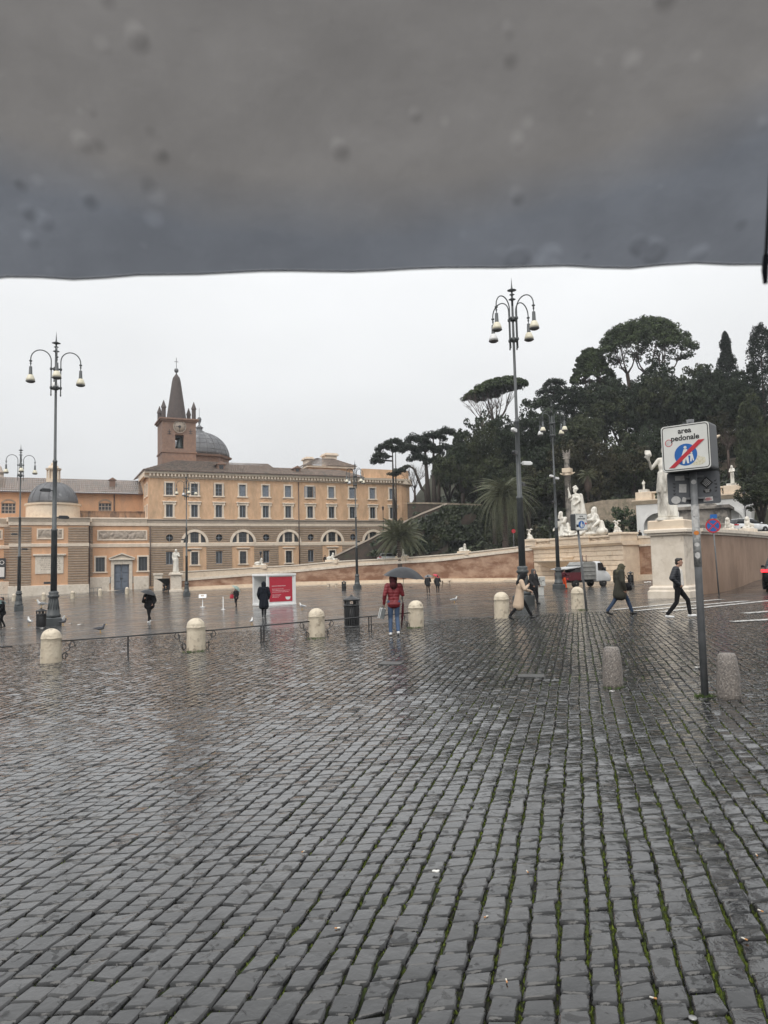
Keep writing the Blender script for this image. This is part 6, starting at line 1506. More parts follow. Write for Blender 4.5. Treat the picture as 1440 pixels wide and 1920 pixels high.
# ---------------------------------------------------------------- statues
def drape(prims,z0,z1,rx,ry,n,seed,flare=1.25,r=0.05,t=0,c=(0,0)):
    rg=random.Random(seed)
    for k in range(n):
        a=2*PI*k/n+rg.uniform(-0.1,0.1);q_=rg.uniform(0.85,1.1);a2=a+rg.uniform(-0.25,0.25)
        prims.append(cap((c[0]+rx*math.cos(a),c[1]+ry*math.sin(a),z1),r*rg.uniform(0.7,1.1),(c[0]+rx*flare*q_*math.cos(a2),c[1]+ry*flare*q_*math.sin(a2),z0+r*0.6),r*rg.uniform(0.9,1.4),t))
    prims.append(cap((c[0],c[1],z1),min(rx,ry)*1.0,(c[0],c[1],z0+0.1),min(rx,ry)*flare*0.95,t))
def statue(name,label,pos,rz,h,prims,voxel=0.022,base=None,m=MARBLE,group=None,part_='figure'):
    o=empty(name,tuple(pos),rz,label,'statue',group);k=h/1.75;z=0
    if base:
        w_,d_,z=base;mb=MB();mb.bbox((-w_/2,-d_/2,0),(w_/2,d_/2,z),0.02);mb.build('plinth',m,o)
    f=fuse(part_,prims,voxel,m,4,None,o);f.scale=(k,k,k);f.location=(0,0,z);return o
A1=dict(hands_on=True,top=0,legs=0,arms=0,headtag=0,hairtag=0,shoes=True)
def one(pr):return[x[:-1]+(0,)for x in pr]
# Spring: woman lifting a bunch of flowers, on the great pedestal
J=dict(eR=(0.34,0.02,1.22),wR=(0.40,0.14,1.42),eL=(-0.26,0.03,1.16),wL=(-0.2,0.16,0.98),hd=(0.02,0.03,1.64),kR=(0.11,0.06,0.5),inR=(-0.5,1,0))
pr=human(J,look=(0.35,1,-0.1),hair='short',bulk=0.93,sleeve=0.82,hands=(0.6,0.6));rg=random.Random(3)
drape(pr,0.02,1.02,0.15,0.13,15,5,1.3,0.04);drape(pr,0.62,1.12,0.17,0.15,9,8,1.25,0.035)
for _ in range(16):pr.append(ell((0.42+rg.uniform(-.06,.075),0.19+rg.uniform(-.05,.06),1.55+rg.uniform(-.07,.1)),(0.032,0.032,0.032),0))
pr.append(cap((0.42,0.17,1.42),0.03,(0.42,0.19,1.52),0.06,0));pr.append(cap((0.12,-0.1,0.02),0.12,(0.14,-0.1,0.6),0.09,0))
hS=hz(1262,838,PY)-PED_TOP
statue('flower_statue','large white marble woman lifting a bunch of flowers on tall pedestal',(PX-0.15,PY-0.1,PED_TOP),R(165),hS*0.965,one(pr),0.018,(1.15,1.15,hS*0.035))
# an urn beside her
# standing seasons statue at the low end of the ramp
pp=gp(327,1110);zt_=hz(327,1074,pp.y);hpd=zt_-pp.z
o=empty('small_pedestal',(pp.x,pp.y+0.8,pp.z-0.05),FANG,'square white pedestal at the low end of the curved ramp wall','pedestal')
mb=MB();mb.bbox((-0.85,-0.85,0),(0.85,0.85,0.35),0.05);mb.build('base',TRAVW,o);mb=MB();mb.bbox((-0.68,-0.68,0.35),(0.68,0.68,hpd-0.28),0.03);mb.build('shaft',TRAVW,o);mb=MB();mb.bbox((-0.9,-0.9,hpd-0.28),(0.9,0.9,hpd),0.06);mb.build('cap',TRAVW,o)
pr=human(dict(eL=(-0.26,0.05,1.16),wL=(-0.1,0.2,1.25),eR=(0.24,-0.02,1.15),wR=(0.22,0.1,0.95),kL=(-0.1,0.08,0.5)),look=(0.5,1,-0.1),hair='long',bulk=0.95);drape(pr,0.02,1.0,0.15,0.13,13,2,1.15,0.04)
statue('draped_statue','white marble draped figure standing on pedestal before the orange wing',(pp.x,pp.y+0.8,zt_-0.05),R(200),hz(324,1030,pp.y)-zt_,one(pr),0.03,(1.1,1.1,0.12))
# two figures on the arcade balustrade
pr=human(dict(eL=(-0.27,0.02,1.15),wL=(-0.08,0.17,1.05),eR=(0.27,0.02,1.15),wR=(0.08,0.17,0.98)),look=(-0.2,1,-0.15),hair='short',bulk=1.0);drape(pr,0.02,1.0,0.14,0.12,10,11,1.1,0.045)
p=arc_world(1.0,0.5,ARC_TOP);statue('balustrade_statue','small white statue on the balustrade corner left of the flower statue',p,ARZ+R(180),hz(1203,901,p.y)-ARC_TOP-0.3,one(pr),0.035,(1.2,1.0,0.35),group='statues on the arcade')
p=arc_world(fa(1373,915)[0],0.5,ARC_TOP);pr=human(dict(eL=(-0.25,0.06,1.17),wL=(-0.05,0.2,1.2),eR=(0.25,0.05,1.16),wR=(0.02,0.2,1.12)),look=(-0.4,1,-0.1),hair='hood',bulk=1.0);drape(pr,0.02,1.0,0.13,0.12,10,14,1.1,0.045)
statue('balustrade_statue','small white hooded statue on the arcade balustrade right of the road sign',p,ARZ+R(170),hz(1373,873,p.y)-ARC_TOP-0.25,one(pr),0.035,(1.2,1.0,0.25),group='statues on the arcade')
# goddess group on the fountain
def fw(s,y,z):q_=FL+fd*s+fyv*y;return Vector((q_.x,q_.y,z))
s_,_=ff(1081,970,1.4)
hG=hz(1080,911,fw(s_,1.4,0).y)-CENTRE_TOP
mb_o=empty('goddess_statue',tuple(fw(s_,1.4,CENTRE_TOP)),FRZ+R(180),'white marble helmeted goddess with raised arm standing above the fountain','statue')
bh=hG*0.2;mb=MB();mb.bbox((-1.3,-0.8,0),(1.3,1.3,bh),0.08);mb.build('plinth',MARBLE,mb_o)
pr=human(dict(eR=(0.34,0.02,1.36),wR=(0.40,0.06,1.68),eL=(-0.28,0.02,1.16),wL=(-0.2,0.2,1.0),hd=(0,0.02,1.65)),hair=None,bulk=1.1,look=(0.1,1,0),sleeve=0.95)
drape(pr,0.02,1.05,0.17,0.15,15,21,1.35,0.04);drape(pr,0.75,1.25,0.19,0.16,9,22,1.15,0.035);pr.append(cap((-0.2,-0.12,1.4),0.1,(-0.3,-0.15,0.5),0.14,0));pr.append(cap((0.16,-0.12,1.4),0.1,(0.24,-0.15,0.6),0.12,0));pr.append(cap((-0.17,0.1,1.3),0.07,(0.17,0.1,1.22),0.07,0))
pr+=[ell((0,-0.005,1.70),(0.1,0.115,0.085),0),cap((0,0.12,1.78),0.035,(0,-0.02,1.85),0.045,0),cap((0,-0.02,1.85),0.045,(0,-0.14,1.72),0.04,0),cap((0.40,0.09,1.3),0.015,(0.40,0.07,2.0),0.012,0)]
f=fuse('figure',one(pr),0.02,MARBLE,3,None,mb_o);k=(hG-bh)/1.86;f.scale=(k,k,k);f.location=(0,0,bh)
def river_god(label,s,mir,rz,sc):
    q_=fw(s,0.9,CENTRE_TOP if mir>0 else CENTRE_TOP);o=empty('river_god_statue',tuple(q_),rz,label,'statue','river gods on the fountain')
    J=dict(pel=(0,0,0.28),hL=(-0.1,0.0,0.26),hR=(0.1,0.02,0.26),kL=(-0.55*mir,0.2,0.55)if mir>0 else(0.55,0.2,0.5),kR=(-0.5*mir,0.28,0.28),aL=(-0.75*mir,0.3,0.12),aR=(-0.98*mir,0.32,0.12),ch=(0.16*mir,-0.02,0.62),sL=(0.03*mir-0.19,0.03,0.8),sR=(0.03*mir+0.24,0,0.8),eL=(-0.22,0.16,0.62),wL=(-0.3*mir,0.3,0.62),eR=(0.42*mir,0.0,0.55),wR=(0.4*mir,0.2,0.4),nk=(0.16*mir,0.0,0.86),hd=(0.16*mir,0.04,1.02))
    pr=human(J,look=(-0.4*mir,1,0),hair='long',bulk=1.18,legr=1.15,hands=(0.5,0.5));pr.append(cap((0.16*mir,0.1,0.95),0.055,(0.16*mir,0.13,0.82),0.04,0))
    rg=random.Random(5)
    for i in range(9):x=-0.15*mir-0.08*mir*i;pr.append(cap((x+0.25*mir,0.05,0.5-0.02*i),0.05,(x-0.1*mir,0.36+rg.uniform(-.04,.04),0.08),0.045,0))
    pr+=[ell((0.25*mir,-0.12,0.15),(0.45,0.25,0.2),0),ell((-0.3*mir,0.0,0.08),(0.7,0.3,0.12),0),cap((0.5*mir,-0.1,0.1),0.14,(0.42*mir,-0.1,0.5),0.1,0)]
    f=fuse('figure',one(pr),0.02,MARBLE,3,None,o);f.scale=(sc,sc,sc)
s1_,_=ff(1058,1000,0.9);s2_,_=ff(1112,995,0.9)
river_god('white marble bearded river god reclining left of the goddess',s1_,1,FRZ+R(178),(hz(1068,957,fw(s1_,.9,0).y)-CENTRE_TOP)/1.16)
river_god('white marble bearded river god leaning right of the goddess',s2_,-1,FRZ+R(175),(hz(1106,950,fw(s2_,.9,0).y)-CENTRE_TOP)/1.16)
pr=[ell((0,0,0.25),(0.35,0.3,0.3),0),ell((0.3,0.1,0.15),(0.3,0.2,0.16),0),ell((0.1,0.2,0.5),(0.12,0.1,0.15),0),cap((-0.3,0.1,0.1),0.12,(0.5,0.15,0.1),0.1,0),ell((-0.15,0.05,0.6),(0.2,0.15,0.25),0),ell((-0.15,0.1,0.9),(0.1,0.1,0.12),0)]
q_=fw(ff(1093,1004,0.2)[0],0.3,CENTRE_TOP);statue('wolf_statue','low white marble group at the feet of the goddess',q_,FRZ+R(180),1.75*1.3,pr,0.03)
def trophy(label,s,w_):
    o=empty('trophy_statue',tuple(fw(s,1.0,END_TOP)),FRZ+R(180),label,'statue','trophies on the fountain ends');pr=[]
    pr+=[ell((0,0,0.12),(0.55,0.4,0.18),0),ell((0.0,0,0.35),(0.36,0.3,0.3),0),ell((0,0.2,0.62),(0.16,0.16,0.16),0)]
    for k in(-1,1):
        pts=[(0.34*k,0.1,0.25),(0.24*k,0.12,0.55),(-0.06*k,0.12,0.78),(-0.2*k,0.1,0.98),(-0.06*k,0.08,1.16),(-0.3*k,0.06,1.26),(-0.52*k,0.05,1.22)]
        for a,b in zip(pts,pts[1:]):pr.append(cap(a,0.085,b,0.07,0))
    f=fuse('figure',pr,0.025,MARBLE,3,None,o);f.scale=(w_,w_,w_)
trophy('white marble pair of entwined dolphins on left end of the fountain wall',ff(994,1010,1.0)[0],(hz(994,992,fw(ff(994,1010,1)[0],1,0).y)-END_TOP)/1.3)
trophy('white marble pair of entwined dolphins on right end of the fountain wall',ff(1158,997,1.0)[0],(hz(1158,976,fw(ff(1158,997,1)[0],1,0).y)-END_TOP)/1.3)
# eagle on the rostral column
o=empty('column_statue',tuple(Vector(colA.location)+Vector((0,0,colh))),R(-20),'grey weathered winged statue on top of the stone column','statue');hC=hz(1069,843,108)-(colA.location.z+colh)
pr=human(dict(eL=(-0.3,0,1.3),wL=(-0.25,0.1,1.5),eR=(0.3,0,1.3),wR=(0.26,0.1,1.5)),hair='short',bulk=1.2);drape(pr,0.02,1.0,0.17,0.15,9,4,1.3,0.06)
for k in(-1,1):
    for i in range(5):pr.append(cap((0.12*k,-0.14,1.3-0.1*i),0.06,(0.34*k,-0.2,1.75-0.2*i),0.05,0))
f=fuse('figure',one(pr),0.03,STAIN,3,None,o);f.scale=(hC/1.8,)*3
# sphinxes on the ramp parapet and the street wall
pr=[ell((0,-0.35,0.3),(0.22,0.5,0.2),0),ell((0,0.1,0.42),(0.2,0.26,0.28),0),ell((0,0.22,0.78),(0.12,0.14,0.16),0),ell((0,0.16,0.82),(0.19,0.1,0.2),0),cap((-0.16,0.14,0.7),0.06,(-0.15,0.24,0.45),0.06,0),cap((0.16,0.14,0.7),0.06,(0.15,0.24,0.45),0.06,0),cap((0,0.35,0.79),0.02,(0,0.37,0.74),0.025,0)]
for k in(-1,1):pr+=[cap((0.14*k,0.15,0.35),0.09,(0.15*k,0.3,0.12),0.08,0),cap((0.15*k,0.2,0.11),0.08,(0.15*k,0.72,0.1),0.075,0),ell((0.19*k,-0.55,0.24),(0.12,0.22,0.2),0),cap((0.2*k,-0.6,0.09),0.08,(0.2*k,-0.3,0.09),0.07,0)]
pr+=[cap((0.05,-0.85,0.25),0.05,(0.25,-0.6,0.1),0.04,0),ell((0,-0.05,0.03),(0.36,0.95,0.05),0)]
sphx=fuse('figure',pr,0.03,MARBLE,3);SPM=sphx.data;bpy.data.objects.remove(sphx)
def sphinx(label,pos,rz,L,bw,bh,m=TRAV):
    o=empty('sphinx_statue',tuple(pos),rz,label,'statue','sphinxes on the walls');f=link('figure',SPM,o,(0,0,bh));f.scale=(L/1.75,)*3;mb=MB();mb.bbox((-bw*0.45/2*1.6,-L*0.56,-0.3),(bw*0.45/2*1.6,L*0.56,bh),0.03);mb.build('plinth',m,o)
for px,py,lab in((488,1063,'white marble sphinx on the ramp wall above the kiosk'),(622,1053,'white marble sphinx on the ramp wall left of the far lamp post'),(753,1046,'white marble sphinx on the ramp wall beneath the bushy palm'),(869,1037,'white marble sphinx on the ramp wall left of the tall near lamp')):
    p=onarc(px);n=(EC-p).normalized();z=hz(px,py,p.y);q_=p-n*0.35
    tang=math.atan2(n.y,n.x)  # facing along the wall, down the ramp
    sphinx(lab,(q_.x,q_.y,z),tang-PI/2+R(72),1.9,1.0,0.28)
p=Vector((21.5,45.0));
for(x,y),lab,s_ in(((20.9,43.6),'white marble sphinx on the street wall right of the no-stopping sign',0.95),((23.9,47.3),'white marble sphinx on a block of the street wall at the right margin',1.1)):
    sphinx(lab,(x-0.35,y+0.35,PED_TOP-0.32+0.02),R(135),s_*1.25,0.9,0.2 if s_<1 else 0.34,TRAVW)
# ================================================================== people in the rain
def shift(p,d,k,rz,base):
    """local figure point -> world"""
    c,s=math.cos(rz),math.sin(rz);return Vector((base.x+(p[0]*c-p[1]*s)*k,base.y+(p[0]*s+p[1]*c)*k,base.z+p[2]*k))
# man in red quilted jacket, walking away under a dark umbrella
J=dict(pel=(0,0.02,0.95),hL=(-0.09,0.02,0.92),hR=(0.09,0.02,0.92),kL=(-0.1,0.1,0.5),aL=(-0.11,0.02,0.09),kR=(0.09,0.1,0.52),aR=(0.1,-0.1,0.12),ch=(0,0.03,1.27),eL=(-0.26,-0.04,1.16),wL=(-0.28,0.05,0.92),eR=(0.26,0.06,1.16),wR=(0.26,0.27,1.2),inL=(0.6,0.6,0),inR=(-1,0.2,0),fR=(0,0.85,-0.35))
pr=human(J,bulk=1.02,hair='hood',hairtag=4,legr=1.08,hands=(0.9,1.0),sleeve=1.2);pr.append(cap((-0.06,0.02,0.9),0.13,(0.06,0.02,0.9),0.13,1))
RMrz=R(3);o,RMp,RMk=person('man in red quilted jacket and jeans walking away under a dark umbrella',740,1192,114,RMrz,pr,{1:REDQ,2:JEAN,3:WSHOE,7:WSHOE,4:cloth('dark_red_hood',(0.06,0.012,0.015),(0.04,0.01,0.012))},0.012)
GREYU=mat('dark_grey_umbrella_nylon',(0.05,0.053,0.06),(0.035,0.038,0.044),rough=0.32,scale=6,trans=0.35,coord='obj')
hnd=shift((0.26,0.30,1.21),0,RMk,RMrz,RMp);top=at(759,1063,hnd.y-0.02)
umbrella('wide dark grey umbrella over the man in the red jacket',top,40/FPX*hnd.y*1.0,top-(hnd-Vector((0,0,0.1))),GREYU,handle=(top-hnd).length+0.05,sag=0.5)
# folded umbrella hanging from the same hand
h2=hnd+Vector((0.02,-0.03,-0.05));ou=empty('folded_umbrella',tuple(h2),0,'furled dark red umbrella hanging from the hand of the man in red','umbrella')
mb=MB();mb.tube([(0,0,-0.22),(0.0,0,-0.3),(-0.02,0,-0.6),(-0.06,0,-0.98)],[0.012,0.032,0.036,0.01],9);mb.build('canopy',MAROON,ou);mb=MB();mb.tube([(-0.06,0,-0.97),(-0.065,0,-1.05)],0.006,5);mb.build('tip',DARKM,ou);mb=MB();mb.tube([(0.03,0,0.02),(0.0,0,0.05),(-0.03,0,0.02),(-0.02,0,-0.06),(0,0,-0.24)],0.011,6);mb.build('handle',DARKM,ou)
# grey case in his left hand
hl=shift((-0.3,0.07,0.84),0,RMk,RMrz,RMp);oc=empty('grey_case',tuple(hl),R(15),'small grey strapped case carried by the man in the red jacket','case')
mb=MB();mb.bbox((-0.06,-0.16,-0.36),(0.06,0.16,-0.06),0.02,M=Matrix.Rotation(R(14),4,'Y'));mb.build('body',mat('grey_case_fabric',(0.16,0.17,0.17),(0.1,0.11,0.11),rough=0.5,scale=9),oc)
mb=MB();mb.tube([(-0.02,-0.1,-0.06),(-0.01,-0.08,0.0),(0,0.0,0.02),(-0.01,0.08,0.0),(-0.02,0.1,-0.06)],0.012,6);mb.build('handle',DARKM,oc);mb=MB()
mb.bbox((-0.066,-0.1,-0.362),(0.066,-0.07,-0.055),0.004,M=Matrix.Rotation(R(14),4,'Y'));mb.bbox((-0.066,0.07,-0.362),(0.066,0.1,-0.055),0.004,M=Matrix.Rotation(R(14),4,'Y'));mb.build('straps',WHITEP,oc)
# man in a black quilted jacket striding right, hands in pockets
J=dict(pel=(0,0,0.93),hL=(-0.09,0,0.9),hR=(0.09,0,0.9),kL=(-0.09,0.26,0.53),aL=(-0.09,0.3,0.12),kR=(0.09,-0.06,0.48),aR=(0.09,-0.32,0.11),ch=(0,-0.03,1.27),sL=(-0.18,-0.02,1.42),sR=(0.18,-0.04,1.42),eL=(-0.28,-0.13,1.16),wL=(-0.2,0.03,0.98),eR=(0.28,-0.17,1.16),wR=(0.2,0.02,0.98),nk=(0,0.0,1.47),hd=(0,0.07,1.62),fL=(0,1,0.12),inL=(1,0.4,0),inR=(-1,0.4,0))
pr=human(J,look=(0.1,1,-0.1),bulk=1.08,hair='short',legr=1.06,hands=(0.9,0.9),sleeve=1.3)
pr+=[cap((-0.02,0.09,1.38),0.055,(-0.01,0.115,0.98),0.066,5),cap((0.06,0.085,1.37),0.055,(0.065,0.105,0.98),0.064,5),cap((-0.06,0.0,0.92),0.125,(0.06,0.0,0.92),0.125,1)]
person('young man in black quilted jacket and white shirt striding right past the pedestal',1274,1160,113,R(-106),pr,{1:NAVYQ,2:BLACKC,3:WSHOE,7:WSHOE,4:HAIRB,5:WHITEC},0.011)
# woman in olive parka with hood, jeans and black bag, striding right
J=dict(pel=(0,0,0.93),hL=(-0.09,0,0.9),hR=(0.09,0,0.9),kL=(-0.09,-0.14,0.5),aL=(-0.09,-0.42,0.13),kR=(0.09,0.22,0.52),aR=(0.09,0.36,0.1),ch=(0,0.02,1.25),eL=(-0.29,0.02,1.13),wL=(-0.22,0.16,1.22),eR=(0.3,-0.04,1.12),wR=(0.27,0.06,0.86),nk=(0,0.03,1.45),hd=(0,0.11,1.56),fL=(0,0.9,-0.3),inR=(-1,0,0))
pr=human(J,look=(0.15,1,-0.5),bulk=1.2,hair='hood',legr=1.1,hands=(0.8,0.5),sleeve=1.4,coat=dict(hem=0.62,r=0.25))
pr+=[cap((-0.03,0.17,1.36),0.035,(0.05,0.17,1.26),0.04,5)]
OWrz=R(-80);o,OWp,OWk=person('hooded woman in olive parka and flared jeans striding right',1164,1153,97,OWrz,pr,{1:OLIVE,2:JEAND,3:BSHOE,7:BSHOE,4:OLIVEH,5:cloth('brown_scarf',(0.30,0.14,0.08),(0.2,0.09,0.05))},0.012)
b_=shift((0.16,0.19,0.96),0,OWk,OWrz,OWp);ob=empty('handbag',tuple(b_),OWrz,'black shoulder bag at the hip of the hooded olive woman','bag')
pr=[ell((0,0,-0.02),(0.09,0.17,0.14),0),cap((0,-0.12,-0.1),0.06,(0,0.12,-0.1),0.06,0)];f=fuse('body',pr,0.02,BLACKC,2,None,ob);mb=MB();mb.tube([(0,-0.14,0.06),(-0.06,-0.16,0.3),(-0.14,-0.18,0.46),(-0.1,0.02,0.36),(0,0.14,0.06)],0.012,6);mb.build('strap',BLACKC,ob)
# woman in a long beige coat and black headscarf, striding right
J=dict(pel=(0,0,0.92),hL=(-0.09,0,0.89),hR=(0.09,0,0.89),kL=(-0.09,0.24,0.52),aL=(-0.09,0.42,0.11),kR=(0.09,-0.12,0.5),aR=(0.09,-0.4,0.14),ch=(0,0.03,1.22),sL=(-0.17,0.04,1.37),sR=(0.17,0.04,1.37),eL=(-0.27,0.16,1.12),wL=(-0.2,0.42,1.02),eR=(0.29,0.12,1.1),wR=(0.15,0.28,1.22),nk=(0,0.07,1.42),hd=(0,0.17,1.54),fR=(0,0.85,-0.4),fL=(0,1,0.1),inL=(0.5,0,-1),inR=(-1,0,0.2))
pr=human(J,look=(0.1,1,-0.55),bulk=1.05,hair='hood',legr=1.0,hands=(0.6,0.9),sleeve=1.3,coat=dict(hem=0.45,r=0.23,fwd=-0.05));pr.append(cap((0,0.08,1.42),0.12,(0,0.02,1.32),0.14,4))
person('woman in long beige coat and black headscarf striding right',976,1162,90,R(-86),pr,{1:BEIGE,2:BLACKC,3:BSHOE,7:BSHOE,4:BLACKC},0.012)
# person in charcoal parka with grey hat behind her
J=dict(pel=(0,0,0.93),kL=(-0.09,0.14,0.5),aL=(-0.09,0.12,0.09),kR=(0.1,0.16,0.5),aR=(0.12,0.3,0.09),eL=(-0.29,0,1.14),wL=(-0.27,0.14,0.95),eR=(0.29,0.02,1.14),wR=(0.26,0.16,0.95))
pr=human(J,look=(0.3,1,-0.05),bulk=1.22,hair='hood',hands=(0.6,0.6),sleeve=1.4,coat=dict(hem=0.8,r=0.24));person('person in charcoal parka with grey hood beside the tall lamp post',1002,1132,64,R(-140),pr,{1:CHAR,2:BLACKC,3:BSHOE,7:BSHOE,4:cloth('grey_hood',(0.13,0.13,0.13),(0.09,0.09,0.09))},0.015)
# man in long black hooded coat walking away past the kiosk
J=dict(pel=(0,0,0.94),kL=(-0.07,0.12,0.5),aL=(-0.06,0.0,0.1),kR=(0.07,0.0,0.5),aR=(0.06,-0.22,0.13),eL=(-0.27,0.0,1.14),wL=(-0.23,0.12,0.94),eR=(0.27,0.0,1.14),wR=(0.23,0.12,0.94),fR=(0,0.8,-0.5))
pr=human(J,bulk=1.2,hair='hood',hands=(0.6,0.6),sleeve=1.35,coat=dict(hem=0.52,r=0.23));person('figure in long black hooded coat walking away before the kiosk',495,1158,66,R(8),pr,{1:NAVYC,2:BLACKC,3:BSHOE,7:BSHOE,4:NAVYC},0.015)
# woman in black coming from the church under a black umbrella
J=dict(pel=(0,0,0.94),kL=(-0.04,0.12,0.5),aL=(-0.02,0.14,0.1),kR=(0.06,-0.03,0.5),aR=(0.04,-0.25,0.14),eL=(-0.3,0.02,1.16),wL=(-0.26,0.16,1.0),eR=(0.28,0.06,1.14),wR=(0.16,0.28,1.28),inR=(-1,0,0),fR=(0,0.8,-0.5))
pr=human(J,bulk=1.3,hair='hood',hands=(0.6,1.0),sleeve=1.6,coat=dict(hem=0.86,r=0.27));BWrz=R(178)
o,p,k=person('figure in puffy black jacket and white shoes walking under a black umbrella',280,1168,62,BWrz,pr,{1:BLACKC,2:BLACKC,3:WSHOE,7:WSHOE,4:BLACKC},0.015)
BLKU=mat('black_umbrella_nylon',(0.022,0.024,0.027),(0.03,0.032,0.036),rough=0.35,scale=6,trans=0.2,coord='obj')
hnd=shift((0.15,0.31,1.3),0,k,BWrz,p);top=at(280,1105.5,hnd.y);umbrella('black umbrella held by the figure in puffy black jacket',top,15/FPX*hnd.y,top-hnd+Vector((0,0,0.35)),BLKU,handle=(top-hnd).length,sag=0.5)
# two people with grey and red umbrellas in the middle distance
GREYP=mat('pale_grey_umbrella',(0.24,0.25,0.27),(0.18,0.19,0.2),rough=0.4,scale=6,trans=0.3,coord='obj');REDU=mat('bright_red_umbrella',(0.80,0.06,0.10),(0.7,0.05,0.09),rough=0.4,scale=6,trans=0.35,coord='obj');GRNU=mat('green_white_umbrella',(0.42,0.52,0.47),(0.25,0.36,0.32),rough=0.4,scale=7,trans=0.3,coord='obj');TEALU=mat('grey_green_umbrella',(0.14,0.21,0.2),(0.1,0.15,0.15),rough=0.4,scale=6,trans=0.3,coord='obj')
def walker(label,px,py,hp,rz,mats_,um,ulab,upx,upy,ur,tilt=(0,0,0),extra=None,bulk=1.15):
    J=dict(pel=(0,0,0.94),kL=(-0.09,0.1,0.5),aL=(-0.09,0.06,0.09),kR=(0.1,0.02,0.5),aR=(0.1,-0.12,0.11),eL=(-0.28,0.02,1.14),wL=(-0.24,0.14,0.92),eR=(0.27,0.08,1.16),wR=(0.14,0.28,1.24),inR=(-1,0,0))
    pr=human(J,bulk=bulk,hair='short',hands=(0.5,1.0),sleeve=1.35,coat=dict(hem=0.8,r=0.22));o,p,k=person(label,px,py,hp,rz,pr,mats_,0.02)
    hnd=shift((0.14,0.3,1.26),0,k,rz,p);top=at(upx,upy,hnd.y);umbrella(ulab,top,ur/FPX*hnd.y,(top-hnd)*0.6+Vector((0,0,0.3))+Vector(tilt),um,handle=(top-hnd).length,sag=0.55);return o,p,k
walker('person in dark clothes under the pale grey umbrella by the far wall',803,1113,34,R(5),{1:CHAR,2:BLACKC,3:BSHOE,7:BSHOE,4:HAIRB},GREYP,'pale grey umbrella in the middle distance left of the red one',803,1077.5,8.8)
walker('person in dark clothes under the bright red umbrella by the far wall',821,1113,34,R(-5),{1:CHAR,2:BLACKC,3:BSHOE,7:BSHOE,4:HAIRB},REDU,'bright red umbrella tilted to the right in the middle distance',820,1077.5,8,(0.45,0,0))
o,p,k=walker('stooping person in dark clothes under the green and white umbrella',443,1138,35,R(150),{1:CHAR,2:BLACKC,3:BSHOE,7:BSHOE,4:HAIRB},GRNU,'green and white umbrella tilted over a person left of the kiosk',446,1100,10.5,(0.25,0.1,0.0))
bp_=p+Vector((-0.28,-0.12,1.0*k));ob=empty('red_bag',tuple(bp_),0,'small red bag on the person under the green and white umbrella','bag');fuse('body',[ell((0,0,0),(0.14,0.09,0.17),0),cap((-0.07,0,-0.1),0.07,(0.07,0,-0.1),0.07,0)],0.025,mat('red_bag_fabric',(0.55,0.03,0.06),rough=0.6),2,None,ob);mb=MB();mb.tube([(-0.08,0,0.14),(0.0,0.06,0.34),(0.1,0.08,0.3),(0.1,0.0,0.14)],0.015,5);mb.build('strap',MAROON,ob)
walker('person in black cut off by the left margin under a grey green umbrella',4,1178,58,R(120),{1:BLACKC,2:BLACKC,3:BSHOE,7:BSHOE,4:HAIRB},TEALU,'grey green umbrella half in view at the left margin',-6,1122,18)
# street sweeper in orange trousers at the truck
J=dict(kL=(-0.1,0.06,0.5),aL=(-0.11,0.0,0.09),kR=(0.1,0.1,0.5),aR=(0.1,0.16,0.09),eL=(-0.27,0.2,1.24),wL=(-0.22,0.46,1.2),eR=(0.27,0.2,1.22),wR=(0.22,0.45,1.16))
pr=human(J,bulk=1.1,hair='short',legr=1.3,hands=(0.5,0.5));person('worker in maroon top and bright orange trousers loading the truck',1058,1104,36,R(-70),pr,{1:MAROON,2:ORNG,3:BSHOE,7:BSHOE,4:HAIRB},0.02)
# tiny figures on the terraces
pr=human(dict(eL=(-0.26,0.05,1.15),wL=(-0.15,0.2,1.0),eR=(0.26,0.05,1.15),wR=(0.15,0.2,1.0)),bulk=1.2,hair='short',coat=dict(hem=0.75,r=0.22));
p=at(1200,1012,93);person('tiny dark figure standing left of the white arcade',0,0,0,R(200),pr,{1:BLACKC,2:BLACKC,3:BSHOE,7:BSHOE,4:HAIRB},0.025,metric=1.75,pos=Vector((p.x,p.y,hz(1200,994,93)-1.75)))
p=onarc(606);n=(EC-p).normalized();p=p-n*2.2;person('tiny dark figure on the ramp beside the second sphinx',0,0,0,R(30),pr,{1:cloth('brown_coat',(0.05,0.035,0.03),(0.035,0.026,0.022)),2:BLACKC,3:BSHOE,7:BSHOE,4:HAIRB},0.025,metric=1.75,pos=Vector((p.x,p.y,hz(606,1041,p.y)-1.75)))
# ================================================================== street furniture, vehicles, birds, signs
LAMPG=mat('dark_green_grey_lamp_iron',(0.050,0.056,0.058),(0.075,0.082,0.084),rough=0.4,scale=3,bump=0.15,bscale=25,coord='obj')
OPAL=mat('cream_opal_shade',(0.74,0.69,0.54),(0.68,0.63,0.49),rough=0.3,scale=6);OPALW=mat('white_opal_shade',(0.78,0.78,0.77),rough=0.3);UNDER=mat('lamp_underside',(0.16,0.155,0.145),rough=0.5)
IRON=mat('black_iron',(0.018,0.018,0.019),(0.03,0.03,0.031),rough=0.38,scale=8,bump=0.2,bscale=40,coord='obj')
BSTONE=mat('bollard_travertine',(0.66,0.58,0.45),(0.54,0.46,0.35),rough=0.45,scale=4,bump=0.9,bscale=18,c3=(0.22,0.175,0.125),s3=4.5,c3r=(0.54,0.68),coord='pos')
GRAN=mat('speckled_granite',(0.235,0.205,0.18),(0.10,0.088,0.08),rough=0.45,scale=42,detail=2,bump=0.5,bscale=70,c3=(0.38,0.35,0.32),s3=55,c3r=(0.56,0.6))
